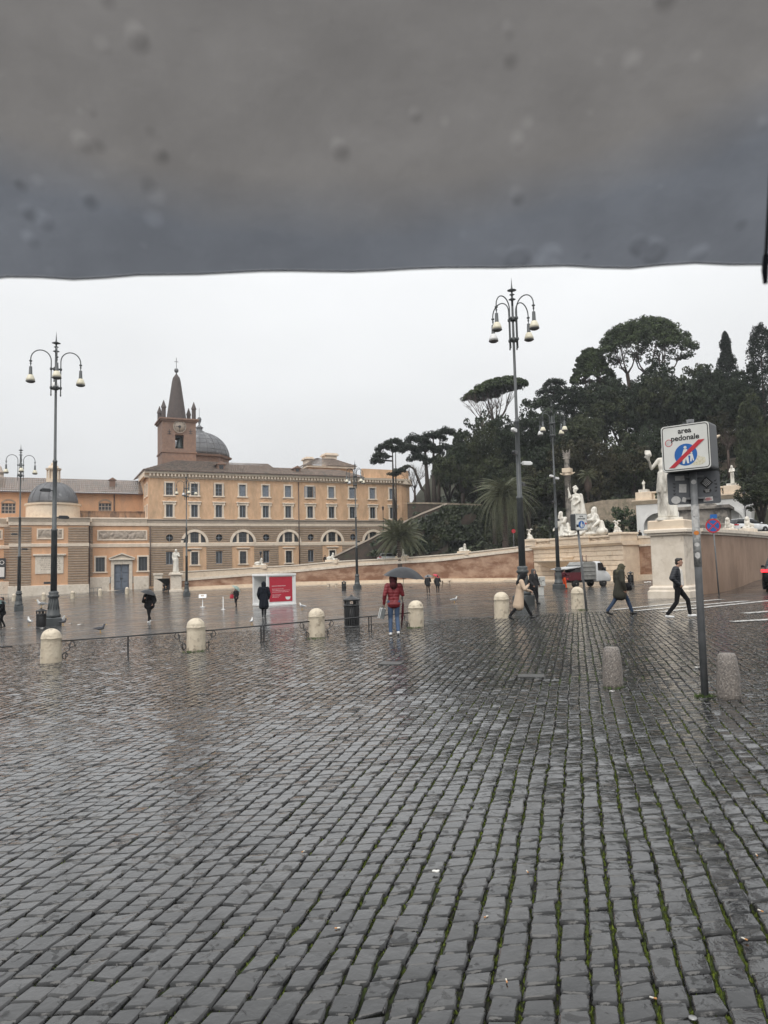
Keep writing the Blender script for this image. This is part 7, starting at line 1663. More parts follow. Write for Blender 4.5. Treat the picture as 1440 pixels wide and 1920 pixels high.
POLEG=mat('grey_sign_post',(0.17,0.175,0.18),(0.12,0.125,0.13),rough=0.42,scale=7,bump=0.2,bscale=40);SBACK=mat('grey_sign_back',(0.10,0.105,0.115),(0.075,0.08,0.088),rough=0.45,scale=5)
SWHITE=mat('sign_white_sheet',(0.66,0.66,0.63),(0.60,0.60,0.57),rough=0.35,scale=4,coord='obj');SBLUE=mat('sign_blue',(0.008,0.115,0.40),rough=0.35);SRED=mat('sign_red',(0.50,0.022,0.035),rough=0.35);STICK=mat('pale_sticker',(0.55,0.54,0.52),(0.42,0.41,0.4),rough=0.6,scale=30);STICKO=mat('orange_sticker',(0.62,0.2,0.03),rough=0.5)
REDP=mat('red_poster',(0.50,0.03,0.055),(0.46,0.027,0.05),rough=0.4,scale=3);WPANEL=mat('white_panel',(0.80,0.80,0.79),(0.74,0.74,0.73),rough=0.4,scale=2)
# ---------------------------------------------------------------- tall four-armed lamps (built 14.5 m high, then scaled)
def make_lamp():
    o=empty('street_lamp',(0,0,0));H=14.5
    mb=MB();mb.bbox((-0.36,-0.36,-0.1),(0.36,0.36,0.42),0.05);mb.lathe([(0.34,0.42),(0.33,0.55),(0.29,0.6),(0.285,0.75),(0.24,0.85),(0.2,1.3),(0.215,1.36),(0.26,1.4),(0.27,1.47),(0.2,1.53),(0.24,1.6),(0.18,1.68)],20)
    for k in range(12):a=2*PI*k/12;mb.tube([(0.255*math.cos(a),0.255*math.sin(a),0.78),(0.2*math.cos(a),0.2*math.sin(a),1.3)],0.022,5)
    mb.build('base',LAMPG,o)
    mb=MB();mb.lathe([(0.15,1.66),(0.135,4.6),(0.15,4.62),(0.15,4.72),(0.108,4.74),(0.095,8.0),(0.11,8.02),(0.11,8.1),(0.07,8.12),(0.055,12.0),(0.05,13.3)],16);mb.build('pole',LAMPG,o)
    mb=MB();mb.lathe([(0.05,13.3),(0.05,13.55),(0.16,13.6),(0.05,13.66),(0.045,13.78),(0.12,13.82),(0.04,13.87),(0.045,13.96),(0.21,14.02),(0.05,14.09),(0.03,14.2),(0.004,14.6)],14);mb.build('finial',LAMPG,o)
    for z in(11.75,12.7):
        mb=MB();mb.lathe([(0.1,z-0.1),(0.13,z-0.06),(0.13,z+0.06),(0.1,z+0.1)],12)
        for k in range(4):
            a=PI/2*k;c,s=math.cos(a),math.sin(a);mb.tube([(0.1*c,0.1*s,z),(0.22*c,0.22*s,z)],0.04,6);mb.lathe([(0.03,z-0.08),(0.062,z-0.04),(0.062,z+0.04),(0.03,z+0.08)],8,(0.22*c,0.22*s,0))
        mb.build('clamp',LAMPG,o)
    for k in range(4):
        a=PI/2*k;c,s=math.cos(a),math.sin(a)
        P=[(0.22,11.4),(0.22,12.0),(0.22,12.9)]
        for t in np.linspace(0,PI,14):P.append((0.22+0.46*(1-math.cos(t)),13.1+0.5*math.sin(t)))
        P.append((1.14,13.0));P=[(r*c,r*s,z)for r,z in P];mb=MB();mb.tube(P,0.027,7);mb.lathe([(0.01,11.32),(0.035,11.36),(0.035,11.42)],6,(0.22*c,0.22*s,0));ar=mb.build('arm',LAMPG,o)
        q_=(1.14*c,1.14*s);mb=MB();mb.lathe([(0.07,13.03),(0.07,12.98),(0.02,12.95),(0.045,12.88),(0.02,12.8),(0.02,12.74),(0.07,12.72),(0.085,12.34),(0.12,12.29)],12,(*q_,0));mb.build('lamp_neck',LAMPG,ar)
        mb=MB();mb.lathe([(0.12,12.3),(0.15,12.24),(0.2,12.1),(0.215,12.0)],18,(*q_,0));mb.build('lamp_shade',OPALW if k==1 else OPAL,ar)
        mb=MB();mb.lathe([(0.212,12.01),(0.225,11.97),(0.15,11.92),(0.02,11.91)],18,(*q_,0));mb.build('lamp_glass',UNDER,ar)
    return o
L0=make_lamp()
lamps=[(100,1173,622,26,'tall four-armed lamp post nearest on the left beside a litter bin'),(35,1144,832,29,'four-armed lamp post at far left before the domed chapel'),(350,1117,886,30,'four-armed lamp post before the arched windows left of the kiosk'),
         (670,1104,862,38,'four-armed lamp post standing against the long ramp wall'),(982,1133,520,42,'tallest four-armed lamp post rising beside the beige coat woman'),(1048,1105,748,40,'four-armed lamp post with white shades before the fountain')]
for i,(px,py,pt,rot,lab)in enumerate(lamps):
    o=L0 if i==0 else copy_tree(L0);p=gp(px,py);h=hz(px-(py-pt)*0.02,pt,p.y)-p.z;k=h/14.6;o.location=(p.x,p.y,p.z-0.02);o.scale=(k,k,k);o.rotation_euler=(0,0,R(rot));tag(o,lab,'street lamp','tall lamps round the square')
    if i in(4,5,0):  # cameras and floodlights strapped to the posts
        for z,a in(((7.6,200),(6.2,-20))if i==4 else((8.6,190),(8.5,10))if i==5 else((6.6,200),(5.3,20))):
            mb=MB();c,s=math.cos(R(a)),math.sin(R(a));mb.tube([(0.1*c,0.1*s,z),(0.3*c,0.3*s,z)],0.025,5);M_=Matrix.Translation((0.42*c,0.42*s,z))@Matrix.Rotation(R(a),4,'Z');mb.bbox((-0.2,-0.08,-0.07),(0.22,0.08,0.09),0.02,M=M_);mb.lathe([(0.05,0),(0.065,0.07)],8,M=M_@Matrix.Translation((0.21,0,0))@Matrix.Rotation(R(90),4,'Y'));mb.build('camera',WPANEL if i!=0 else DARKM,o)
# slim lantern posts on the terraces
def lantern(label,px,pb,pt,Y,m=IRON):
    p=at(px,pb,Y);h=hz(px,pt,Y)-p.z;o=empty('lantern_post',tuple(p),0,label,'lantern post','small lantern posts');mb=MB();mb.lathe([(0.14,-0.8),(0.14,0.3),(0.06,0.5),(0.045,h-0.75),(0.1,h-0.7)],8);mb.build('post',m,o);mb=MB();mb.lathe([(0.1,h-0.7),(0.2,h-0.2),(0.24,h-0.18),(0.05,h)],6,sm=False);mb.build('lantern',m,o)
lantern('slim lantern post before the last windows of the long building',719,996,949,124);lantern('slim lantern post on the ramp right of the kiosk sphinx',489,1062,1033,118);lantern('slim lantern post behind the reclining river god',1032,1012,970,104);lantern('slim lantern post at the right end of the white arcade',1399,990,922,84)
# ---------------------------------------------------------------- bollards
mb=MB();prof=[(0.262,-0.08),(0.262,0.02),(0.258,0.4),(0.252,0.6),(0.262,0.615),(0.262,0.64),(0.25,0.66)]+[(0.25*math.cos(t),0.66+0.215*math.sin(t))for t in np.linspace(0.15,PI/2*0.97,9)]
mb.lathe([p for a,b in zip(prof,prof[1:])for p in(a,((a[0]+b[0])/2,(a[1]+b[1])/2))]+prof[-1:],36);BOLS=[]
for s_ in range(4):  # worn and chipped by hand
    rg=random.Random(s_);m2=MB();m2.f,m2.mi,m2.sm=mb.f,mb.mi,mb.sm;ch_=[(rg.uniform(0,6.28),rg.uniform(0.0,0.8),rg.uniform(0.03,0.07))for _ in range(16)];m2.v=[]
    for x,y,z in mb.v:
        a=math.atan2(y,x);k=1+0.012*math.sin(3*a+s_)+0.01*math.sin(7*a+9*z+s_*2)+rg.uniform(-0.004,0.004)
        for ca,cz_,cr in ch_:
            d_=math.hypot(((a-ca+PI)%(2*PI)-PI)*0.25,z-cz_)
            if d_<cr:k-=0.06*(1-d_/cr)
        m2.v.append((x*k,y*k,z+0.006*math.sin(5*a+s_)))
    BOLS.append(m2.mesh('bollard',BSTONE))
BOL=BOLS[0]
bl=[(89,1245,63,'round-topped travertine bollard nearest on the left, at the left end of the railing'),(364,1221,59,'round-topped travertine bollard between the first and second railing spans'),(593,1196,53,'round-topped travertine bollard left of the big litter bin'),(781,1177,49,'round-topped travertine bollard right of the man in red'),(943,1161,49,'round-topped travertine bollard left of the beige coat woman'),(1086,1143,41,'round-topped travertine bollard beside the small sign post'),(1240,1122,20,'round-topped travertine bollard beside the great pedestal, half hidden')]
BP=[]
for px,py,hp,lab in bl:
    p=gp(px,py-1.5);h=hp*p.y/FPX*0.99;k=h/0.875
    if px==1240:k=0.9
    o=link('bollard',BOLS[len(BP)%4],None,(p.x,p.y+0.2,p.z),random.uniform(0,6));o.scale=(k,k,k);tag(o,lab,'bollard','travertine bollards');BP.append((Vector((p.x,p.y+0.2,p.z)),k))
for i,(px,py)in enumerate(((26,1127),(82,1125),(136,1122),(188,1117.5),(238,1114))):
    p=gp(px,py);o=link('bollard',BOL,None,tuple(p),i);o.scale=(1.05,1.05,1.15);tag(o,['small far bollard at the foot of the chapel by the left lamp','small far bollard at the foot of the chapel under the plaque','small far bollard at the right corner of the chapel','small far bollard left of the grey blue door','small far bollard right of the grey blue door'][i],'bollard','far bollards by the church')
mb=MB();mb.lathe([(0.135,-0.06),(0.137,0.05),(0.135,0.25),(0.122,0.42),(0.105,0.52),(0.09,0.545),(0.03,0.552)],26);GB=mb.mesh('granite_bollard',GRAN)
for px,py,hp,lab in((1153,1289,73,'low speckled granite bollard left of the near sign post'),(1373,1311,83,'low speckled granite bollard right of the near sign post')):
    p=gp(px,py);k=hp*p.y/FPX/0.55;o=link('granite_bollard',GB,None,(p.x,p.y+0.08,p.z));o.scale=(k,k,k);tag(o,lab,'bollard','granite bollards')
# ---------------------------------------------------------------- railings between the bollards
def scroll(mb,base,dx,up,sz):
    """S-scroll: from under the rail down to the bollard side"""
    pts=[]
    for t in np.linspace(0,1.5*PI+1.2,18):r=sz*0.28*(1-t/9.5);pts.append((sz*0.62+r*math.sin(t),-sz*0.3+r*math.cos(t)))
    pts=pts[::-1];p2=[]
    for t in np.linspace(0,1.5*PI+1.2,18):r=sz*0.27*(1-t/9.5);p2.append((sz*0.28-r*math.sin(t)*1.0,-sz*1.02-r*math.cos(t)))
    line_=pts+[(sz*0.5,-sz*0.66),(sz*0.3,-sz*0.74)]+p2
    mb.tube([base+dx*a+up*b for a,b in line_],0.012,6)
def railing(label,A,kA,B,kB,za,zb,rA=0.25,rB=0.25,posts=(0.5,),dbl=False,sa=True,sb=True):
    d=(B-A);d.z=0;L=d.length;d.normalize();a=A+d*rA*kA;b=B-d*rB*kB;a.z=A.z+za;b.z=B.z+zb;up=Vector((0,0,1));o=empty('railing',(A.x,A.y,A.z),0,label,'railing','iron railings between bollards');off=Vector(o.location)
    mb=MB();mb.tube([a-off,b-off],0.02,7);mb.build('rail',IRON,o)
    for f in posts:
        q_=a.lerp(b,f)
        for s_ in((-0.045,0.045)if dbl else(0,)):
            mb=MB();c=q_+d*s_;mb.box((-0.018,-0.018,G(c.x,c.y)-off.z-0.1),(0.018,0.018,c.z-off.z),M=Matrix.Translation((c.x-off.x,c.y-off.y,0)));mb.build('post',IRON,o)
    if sa:mb=MB();scroll(mb,a-off,d,up,0.38);mb.build('scroll',IRON,o)
    if sb:mb=MB();scroll(mb,b-off,-d,up,0.38);mb.build('scroll',IRON,o)
(b0,k0_),(b1,k1_),(b2,k2_),(b3,k3_)=BP[:4]
railing('low iron railing with scrolls, span nearest the left bollard',b0,k0_,b1,k1_,0.54,0.5,posts=(0.52,));railing('low iron railing with scrolls, middle span before the kiosk',b1,k1_,b2,k2_,0.5,0.47,posts=(0.53,),dbl=True);railing('low iron railing with scrolls, span behind the man in red',b2,k2_,b3,k3_,0.47,0.46,posts=(0.52,),dbl=True)
e0=gp(22,1249);e1=gp(-160,1256);railing('end of an iron railing entering at the left margin',e1,1,e0,1,0.52,0.5,0,0,posts=(0.6,),sa=False,sb=False)
# ---------------------------------------------------------------- litter bins
mb=MB();mb.box((-0.022,-0.012,0.1),(0.022,0.012,0.78));SLAT=mb.mesh('slat',IRON)
def make_bin():
    o=empty('litter_bin',(0,0,0))
    mb=MB();mb.lathe([(0.27,-0.04),(0.29,0.0),(0.29,0.06),(0.27,0.09),(0.24,0.1)],24);mb.build('foot_ring',IRON,o)
    mb=MB();mb.lathe([(0.235,0.08),(0.235,0.8)],20);mb.build('liner',DARKM,o)
    for k in range(20):a=2*PI*k/20;link('slat',SLAT,o,(0.265*math.cos(a),0.265*math.sin(a),0),a+PI/2)
    mb=MB();mb.lathe([(0.25,0.77),(0.285,0.79),(0.285,0.84),(0.25,0.86)],24);mb.build('upper_ring',IRON,o)
    for k in range(4):a=PI/4+PI/2*k;mb=MB();mb.bbox((-0.07,-0.015,0.84),(0.07,0.015,1.0),0.01,M=Matrix.Rotation(a,4,'Z')@Matrix.Translation((0,-0.26,0)));mb.build('lid_support',IRON,o)
    mb=MB();mb.lathe([(0.285,0.98),(0.31,1.0),(0.31,1.03),(0.27,1.06),(0.1,1.13),(0.05,1.15),(0.045,1.19),(0.01,1.2)],24);mb.build('lid',IRON,o)
    return o
B0=make_bin()
bins=[(660,1177,61,'big black slatted litter bin beside the railing, left of the man in red'),(77,1178,38,'black slatted litter bin with a gull on top by the left lamp'),(645,1107,18,'small black litter bin beside the far lamp at the ramp wall'),(1183,1094,23,'black litter bin before the rose wall right of the olive woman'),(1004,1106,21,'black litter bin behind the charcoal parka'),(318,1109,13,'small black litter bin at the white pedestal by the church')]
BINP={}
for i,(px,py,hp,lab)in enumerate(bins):
    o=B0 if i==0 else copy_tree(B0);p=gp(px,py);k=hp*p.y/FPX/1.2;o.location=p;o.scale=(k,k,k);o.rotation_euler=(0,0,R(20+30*i));tag(o,lab,'litter bin','black litter bins');BINP[px]=(p,k)
# ---------------------------------------------------------------- white kiosk with red poster
kp=gp(501,1137);S=49*kp.y/FPX/0.80;Hk=60*kp.y/FPX;ko=empty('kiosk',tuple(kp),R(36),'white cube kiosk with an open side and a red poster','kiosk')
# local: near corner at origin; poster face runs along +x (right), open face along +y (left, away)
t=0.13
for a,b in(((0,0),(t,t)),((S-t,0),(S,t)),((0,S-t),(t,S)),((S-t,S-t),(S,S))):fr=MB();fr.bbox((a[0],a[1],t),(b[0],b[1],Hk-t),0.01);fr.build('corner_post',WPANEL,ko)
mb=MB();mb.bbox((-0.02,-0.02,0),(S+0.02,S+0.02,t),0.02);mb.build('floor',WPANEL,ko);mb=MB();mb.bbox((-0.03,-0.03,Hk-t),(S+0.03,S+0.03,Hk),0.02);mb.build('roof',WPANEL,ko)
mb=MB();mb.box((t,0.05,t),(S-t,0.1,Hk-t));pf=mb.build('poster_wall',WPANEL,ko);mb=MB();mb.box((t,S-0.1,t),(S-t,S-0.05,Hk-t));mb.build('back_wall',WPANEL,ko);mb=MB();mb.box((S-0.1,t,t),(S-0.05,S-t,Hk-t));mb.build('side_wall',WPANEL,ko)
x0,x1,z0,z1=0.2,S-0.26,0.28,Hk-0.2
mb=MB();mb.box((x0,0.035,z0),(x1,0.048,z1));po=mb.build('poster',REDP,ko)
mb=MB();rg=random.Random(6)
for r_,(z,lo,hi,h_)in enumerate(((0.62,0.1,0.7,0.022),(0.5,0.12,0.62,0.016),(0.44,0.12,0.9,0.016),(0.38,0.12,0.85,0.016),(0.27,0.12,0.5,0.014),(0.22,0.12,0.46,0.014),(0.17,0.12,0.4,0.014))):
    x=x0+(x1-x0)*lo;e=x0+(x1-x0)*hi
    while x<e:l=rg.uniform(0.03,0.1);mb.box((x,0.03,z0+(z1-z0)*z),(min(x+l,e),0.034,z0+(z1-z0)*z+h_*1.4));x+=l+0.025
mb.build('poster_text',WHITEP,po)
mb=MB();cx,cz=x0+(x1-x0)*0.8,z0+(z1-z0)*0.1;mb.prism([(cx-0.2,cz+0.14),(cx-0.16,cz),(cx-0.08,cz-0.06),(cx+0.08,cz-0.06),(cx+0.16,cz),(cx+0.2,cz+0.14)],0.028,0.034);mb.build('cup_drawing',WHITEP,po)
mb=MB();mb.bbox((S*0.45,S*0.4,t),(S*0.75,S*0.7,1.0),0.02);mb.build('plinth',WPANEL,ko);mb=MB();mb.bbox((S*0.5,S-0.13,1.0),(S*0.8,S-0.1,1.45),0.01);mb.build('picture',FRIEZE,ko)
# small information stand and a bare post near it
p=gp(380,1138.5);h=23*p.y/FPX;o=empty('information_stand',tuple(p),R(10),'slim white information stand with tilted panel left of the kiosk','information stand');mb=MB();mb.lathe([(0.2,0),(0.2,0.03),(0.03,0.05),(0.03,h*0.8)],12);mb.build('stem',WPANEL,o);mb=MB();mb.bbox((-0.27,-0.02,-0.2),(0.27,0.02,0.2),0.008,M=Matrix.Translation((0,0,h*0.88))@Matrix.Rotation(R(-50),4,'X'));pn=mb.build('panel',WPANEL,o);mb=MB();mb.box((-0.14,-0.026,-0.04),(0.1,-0.021,0.12),M=Matrix.Translation((0,0,h*0.88))@Matrix.Rotation(R(-50),4,'X'));mb.build('print',FRIEZE,pn)
p=gp(418.5,1143);h=22*p.y/FPX;o=empty('barrier_post',tuple(p),0,'thin pale barrier post between stand and green umbrella','post');mb=MB();mb.lathe([(0.14,0),(0.14,0.03),(0.025,0.05),(0.025,h)],10);mb.build('stem',WPANEL,o);mb=MB();mb.lathe([(0.045,h),(0.05,h+0.03),(0.03,h+0.06)],10);mb.build('cap',WPANEL,o)
# door-side rail, benches, cabinet
p,q_=gp(168,1116),gp(190,1113.5);o=empty('hand_rail',tuple(p),0,'short grey hand rail at the wall left of the door','rail');d=q_-p;mb=MB()
mb.tube([(0,0,0),(0,0,1.0),tuple(d+Vector((0,0,1.0))),tuple(d)],0.035,6);mb.build('frame',POLEG,o)
for f in(0.33,0.66):mb=MB();mb.tube([tuple(d*f),tuple(d*f+Vector((0,0,1.0)))],0.025,5);mb.build('bar',POLEG,o)
for px,py,lab in((623,1099.5,'low stone bench at the ramp wall right of the kiosk'),(835,1094,'low stone bench at the ramp wall right of the red umbrella'),(1230,1089.5,'low stone bench at the rose wall beside the great pedestal')):
    p=gp(px,py);n=(EC-Vector((p.x,p.y))).normalized();o=empty('stone_bench',(p.x,p.y,p.z),math.atan2(n.y,n.x)-PI/2,lab,'bench','stone benches');mb=MB();mb.bbox((-0.85,-0.25,0.36),(0.85,0.25,0.48),0.03);mb.build('seat',TRAV,o)
    for s_ in(-0.55,0.55):mb=MB();mb.bbox((s_-0.13,-0.2,-0.05),(s_+0.13,0.2,0.36),0.03);mb.build('leg',TRAV,o)
p=gp(1015,1115.5);u=p.y/FPX;o=empty('utility_cabinet',tuple(p),R(-12),'white graffiti-marked utility cabinet on a narrow post behind the parka','cabinet')
mb=MB();mb.bbox((-5*u,-0.12,0),(5*u,0.12,17*u),0.02);mb.build('pedestal',mat('dirty_white_metal',(0.55,0.55,0.52),(0.42,0.42,0.4),rough=0.5,scale=6),o);mb=MB();mb.bbox((-8*u,-0.2,17*u),(8*u,0.2,34*u),0.02);cb=mb.build('box',MATS['dirty_white_metal'],o)
rg=random.Random(12);mb=MB()
for _ in range(9):x,z=rg.uniform(-6,3)*u,rg.uniform(19,31)*u;mb.tube([(x,-0.206,z),(x+rg.uniform(0,3)*u,-0.206,z+rg.uniform(-2,2)*u),(x+rg.uniform(1,4)*u,-0.206,z+rg.uniform(-2,2)*u)],0.014,4)
mb.build('graffiti',INK,cb)
# ---------------------------------------------------------------- road signs
def rrect(mb,w_,h_,r_,y0,y1,mi=0,cx=0,cz=0,M=None):
    P=[]
    for(sx_,sz_,a0)in((1,1,0),(-1,1,90),(-1,-1,180),(1,-1,270)):
        for k in range(6):a=R(a0+18*k);P.append((cx+sx_*(w_/2-r_)+r_*math.cos(a),cz+sz_*(h_/2-r_)+r_*math.sin(a)))
    mb.prism(P[::-1],y0,y1,mi,M)
def ring(mb,r0,r1,y0,y1,c=(0,0),n=32):arch_band(mb,c[0],c[1],r0,r1,y0,y1,n,0,2*PI)
def disc(mb,r_,y0,y1,c=(0,0),n=36):mb.prism([(c[0]+r_*math.cos(-2*PI*k/n),c[1]+r_*math.sin(-2*PI*k/n))for k in range(n)],y0,y1)
def pedestrian_sign(o,z,w_,h_,depth,end,y_face,rz,side_on='r'):
    """light-box sign: face on local -y; returns face part"""
    e=link('sign_box',(lambda m_:m_.mesh('sign_box',DARKM))(rrect(mbx:=MB(),w_,h_,0.045,y_face+0.006,y_face+depth)or mbx),o,(0,0,z),rz)
    mb=MB();rrect(mb,w_*0.985,h_*0.985,0.042,y_face-0.002,y_face+0.004);f=mb.build('sign_face',SWHITE,e)
    mb=MB()
    for(sx_,sz_)in((0,1),(0,-1)):mb.box((-w_/2+0.06,y_face-0.004,sz_*(h_/2-0.022)-0.005),(w_/2-0.06,y_face-0.0022,sz_*(h_/2-0.022)+0.005))
    for sx_ in(-1,1):mb.box((sx_*(w_/2-0.022)-0.005,y_face-0.004,-h_/2+0.06),(sx_*(w_/2-0.022)+0.005,y_face-0.0022,h_/2-0.06))
    for(sx_,sz_,a0)in((1,1,0),(-1,1,90),(-1,-1,180),(1,-1,270)):arch_band(mb,sx_*(w_/2-0.06),sz_*(h_/2-0.06),0.033,0.043,y_face-0.004,y_face-0.0022,6,R(a0),R(a0+90))
    mb.build('border',INK,f)
    for s_,zz,sz_ in(('area',0.355,0.125),('pedonale',0.205,0.125)):link('lettering',text_mesh(s_,h_*sz_*1.28,INK,'lettering',0.001,0.0022),f,(0,y_face-0.004,h_*zz),(R(90),0,0))
    rB=h_*0.235;cz=-h_*0.16;mb=MB();disc(mb,rB,y_face-0.004,y_face-0.0025,(0,cz));ci_=mb.build('blue_disc',SBLUE,f)
    # adult and child walking hand in hand
    mb=MB();y0,y1=y_face-0.0062,y_face-0.0042;s=rB
    disc(mb,0.13*s,y0,y1,(-0.02*s,cz+0.66*s),16);mb.prism([(-0.16*s,cz+0.5*s),(-0.42*s,cz-0.25*s),(-0.3*s,cz-0.28*s),(-0.3*s,cz-0.82*s),(-0.14*s,cz-0.82*s),(0.0,cz-0.35*s),(0.1*s,cz-0.8*s),(0.26*s,cz-0.8*s),(0.2*s,cz+0.0),(0.14*s,cz+0.5*s)][::-1],y0,y1)
    disc(mb,0.09*s,y0,y1,(0.5*s,cz+0.12*s),14);mb.prism([(0.42*s,cz+0.02*s),(0.2*s,cz-0.04*s),(0.22*s,cz-0.12*s),(0.4*s,cz-0.14*s),(0.36*s,cz-0.66*s),(0.48*s,cz-0.66*s),(0.54*s,cz-0.3*s),(0.6*s,cz-0.62*s),(0.7*s,cz-0.6*s),(0.6*s,cz+0.02*s)][::-1],y0,y1);mb.build('walking_figures',SWHITE,ci_)
    if end:
        mb=MB();k=h_;mb.prism([(-0.36*k,-0.42*k),(-0.24*k,-0.42*k),(0.40*k,0.125*k),(0.27*k,0.125*k)][::-1],y_face-0.0085,y_face-0.0065);mb.build('red_bar',SRED,f)
    return e,f
# near sign
sb_=gp(1322,1304);SY=sb_.y;topP=at(1294,787,SY);o=empty('end_of_pedestrian_area_sign',tuple(sb_),0,'near road sign reading area pedonale with a red bar, on a stickered grey post','road sign')
lean=topP-sb_;lean_n=lean.normalized();pole_r=0.045
M_=lean_n.to_track_quat('Z','Y').to_matrix().to_4x4()
mb=MB();mb.cyl((0,0,-0.1),tuple(lean),pole_r,n=16);mb.build('post',POLEG,o)
# paler weathered sleeve with old stickers
f0_,f1_=(1304-1180)/(1304-787),(1304-1075)/(1304-787)
mb=MB();mb.cyl(tuple(lean*0.46),tuple(lean*0.685),pole_r+0.0025,n=16);mb.build('worn_sleeve',mat('scuffed_pale_metal',(0.42,0.42,0.41),(0.22,0.22,0.215),rough=0.5,scale=16,contrast=(0.42,0.58)),o)
arz=R(-40);fc=at(1290,840,SY-0.1);zc=fc.z-sb_.z;cxy=Vector((fc.x-sb_.x,fc.y-sb_.y,0));W_=0.605;H_=0.60
hub=empty('sign_head',(cxy.x,cxy.y,0),arz);hub.parent=o
e_,f_=pedestrian_sign(o,zc,W_,H_,0.30,True,-0.10,arz);e_.location=(cxy.x,cxy.y,zc);bpy.data.objects.remove(hub)
mb=MB()
for x in(-0.05,0.02):mb.box((x,0.0,H_/2),(x+0.03,0.03,H_/2+0.035))
mb.build('lamp_sockets',SBACK,e_)
# stickers on the face
mb=MB();disc(mb,0.048,-0.1035,-0.1025,(-0.205,0.075));s1=mb.build('sticker',STICK,f_);mb=MB();ring(mb,0.04,0.047,-0.105,-0.1037,(-0.205,0.075));mb.build('sticker_ring',SRED,s1)
mb=MB();rg=random.Random(8);mb.prism([(0.14+0.13*math.cos(-a)*rg.uniform(0.7,1.05),-0.19+0.07*math.sin(-a)*rg.uniform(0.7,1.1))for a in np.linspace(0,2*PI,13)[:-1]],-0.1035,-0.1025);mb.build('sticker',mat('torn_yellowed_sticker',(0.58,0.53,0.36),(0.64,0.62,0.56),rough=0.6,scale=28,c3=(0.3,0.25,0.12),s3=40),f_)
# back of a second plate facing the other way
bc_=at(1302,914,SY+0.02);mb=MB();rrect(mb,0.64,0.42,0.03,0.05,0.062);bpz=empty('x',(0,0,0));bpy.data.objects.remove(bpz)
brz=R(-14);plate=mb.build('back_plate',SBACK,o,(bc_.x-sb_.x,bc_.y-sb_.y,bc_.z-sb_.z),brz)
for z in(-0.14,0.14):mb=MB();mb.box((-0.1,-0.01,z-0.012),(0.12,0.05,z+0.012));mb.build('bracket',POLEG,plate)
def sticker(x,z,w_,h_,m,rot=0,ink=None,round_=False):
    mb=MB();M2=Matrix.Translation((x,0,z))@Matrix.Rotation(R(rot),4,'Y')
    if round_:mb.prism([(w_/2*math.cos(-a),h_/2*math.sin(-a))for a in np.linspace(0,2*PI,25)[:-1]],0.044,0.0495,M=M2)
    else:mb.box((-w_/2,0.044,-h_/2),(w_/2,0.0495,h_/2),M=M2)
    s_=mb.build('sticker',m,plate)
    if ink:
        mb=MB();rg=random.Random(int(x*1000));n=5
        for i in range(n):zz=-h_*0.3+h_*0.6*i/(n-1);l=w_*rg.uniform(0.2,0.38);mb.box((-l,0.041,zz-h_*0.03),(l,0.0436,zz+h_*0.03),M=M2)
        mb.build('print',ink,s_)
sticker(-0.165,0.135,0.115,0.062,STICK);sticker(-0.135,0.0,0.09,0.11,STICK,4);sticker(-0.225,-0.15,0.115,0.1,STICK,0,None,True);sticker(-0.125,-0.15,0.05,0.06,STICK,20);sticker(0.155,0.06,0.115,0.115,INK,45,STICK);sticker(0.16,-0.045,0.1,0.06,INK,-6,STICK,True);sticker(0.165,-0.155,0.115,0.055,STICK,-4,SRED);sticker(0.255,-0.1,0.045,0.06,SBACK,10)
for i,(x,z)in enumerate(((-0.24,0.0),(0.265,0.02))):
    mb=MB();rg=random.Random(i)
    for k in range(4):mb.tube([(x-0.012,0.047,z+0.07-k*0.045),(x+rg.uniform(-.01,.02),0.047,z+0.055-k*0.045),(x+0.012,0.047,z+0.075-k*0.045)],0.004,4)
    mb.build('scribble',INK,plate)
for py,m,r_ in((907,STICK,0.03),(962,STICK,0.045),(1003,STICKO,0.028),(985,STICK,0.04),(1025,STICK,0.02),(1045,STICK,0.03)):
    fz=(1304-py)/(1304-787);c=lean*fz;mb=MB();V=[];n=6;hh=r_ if m is STICKO or py==907 else r_*1.4
    for k in range(n+1):
        a=R(-90-38+76*k/n)-0.35
        for z in(-hh,hh):V.append((c.x+(pole_r+0.005)*math.cos(a),c.y+(pole_r+0.005)*math.sin(a),c.z+z*(1.0 if r_>0.03 else math.cos((k-n/2)/n*2.4))))
    mb.add(V,[(2*k,2*k+2,2*k+3,2*k+1)for k in range(n)]);mb.build('sticker',m,o)
# distant twin without the bar
p=gp(1100,1143.5);t_=at(1084,996,p.y);ln=t_-p;o=empty('pedestrian_area_sign',tuple(p),0,'smaller distant sign reading area pedonale on a leaning grey post before the fountain','road sign');mb=MB();mb.cyl((0,0,-0.1),tuple(ln*1.1),0.045,n=12);mb.build('post',POLEG,o)
fc=at(1087,979,p.y-0.1);e_,f_=pedestrian_sign(o,0,0.58,0.64,0.3,False,-0.1,R(25));e_.location=(fc.x-p.x,fc.y-p.y,fc.z-p.z)
mb=MB();disc(mb,0.04,-0.1035,-0.1025,(0.21,-0.06));mb.build('sticker',SRED,f_);mb=MB();mb.box((-0.25,-0.1035,-0.2),(-0.14,-0.1025,-0.1));mb.build('sticker',INK,f_)
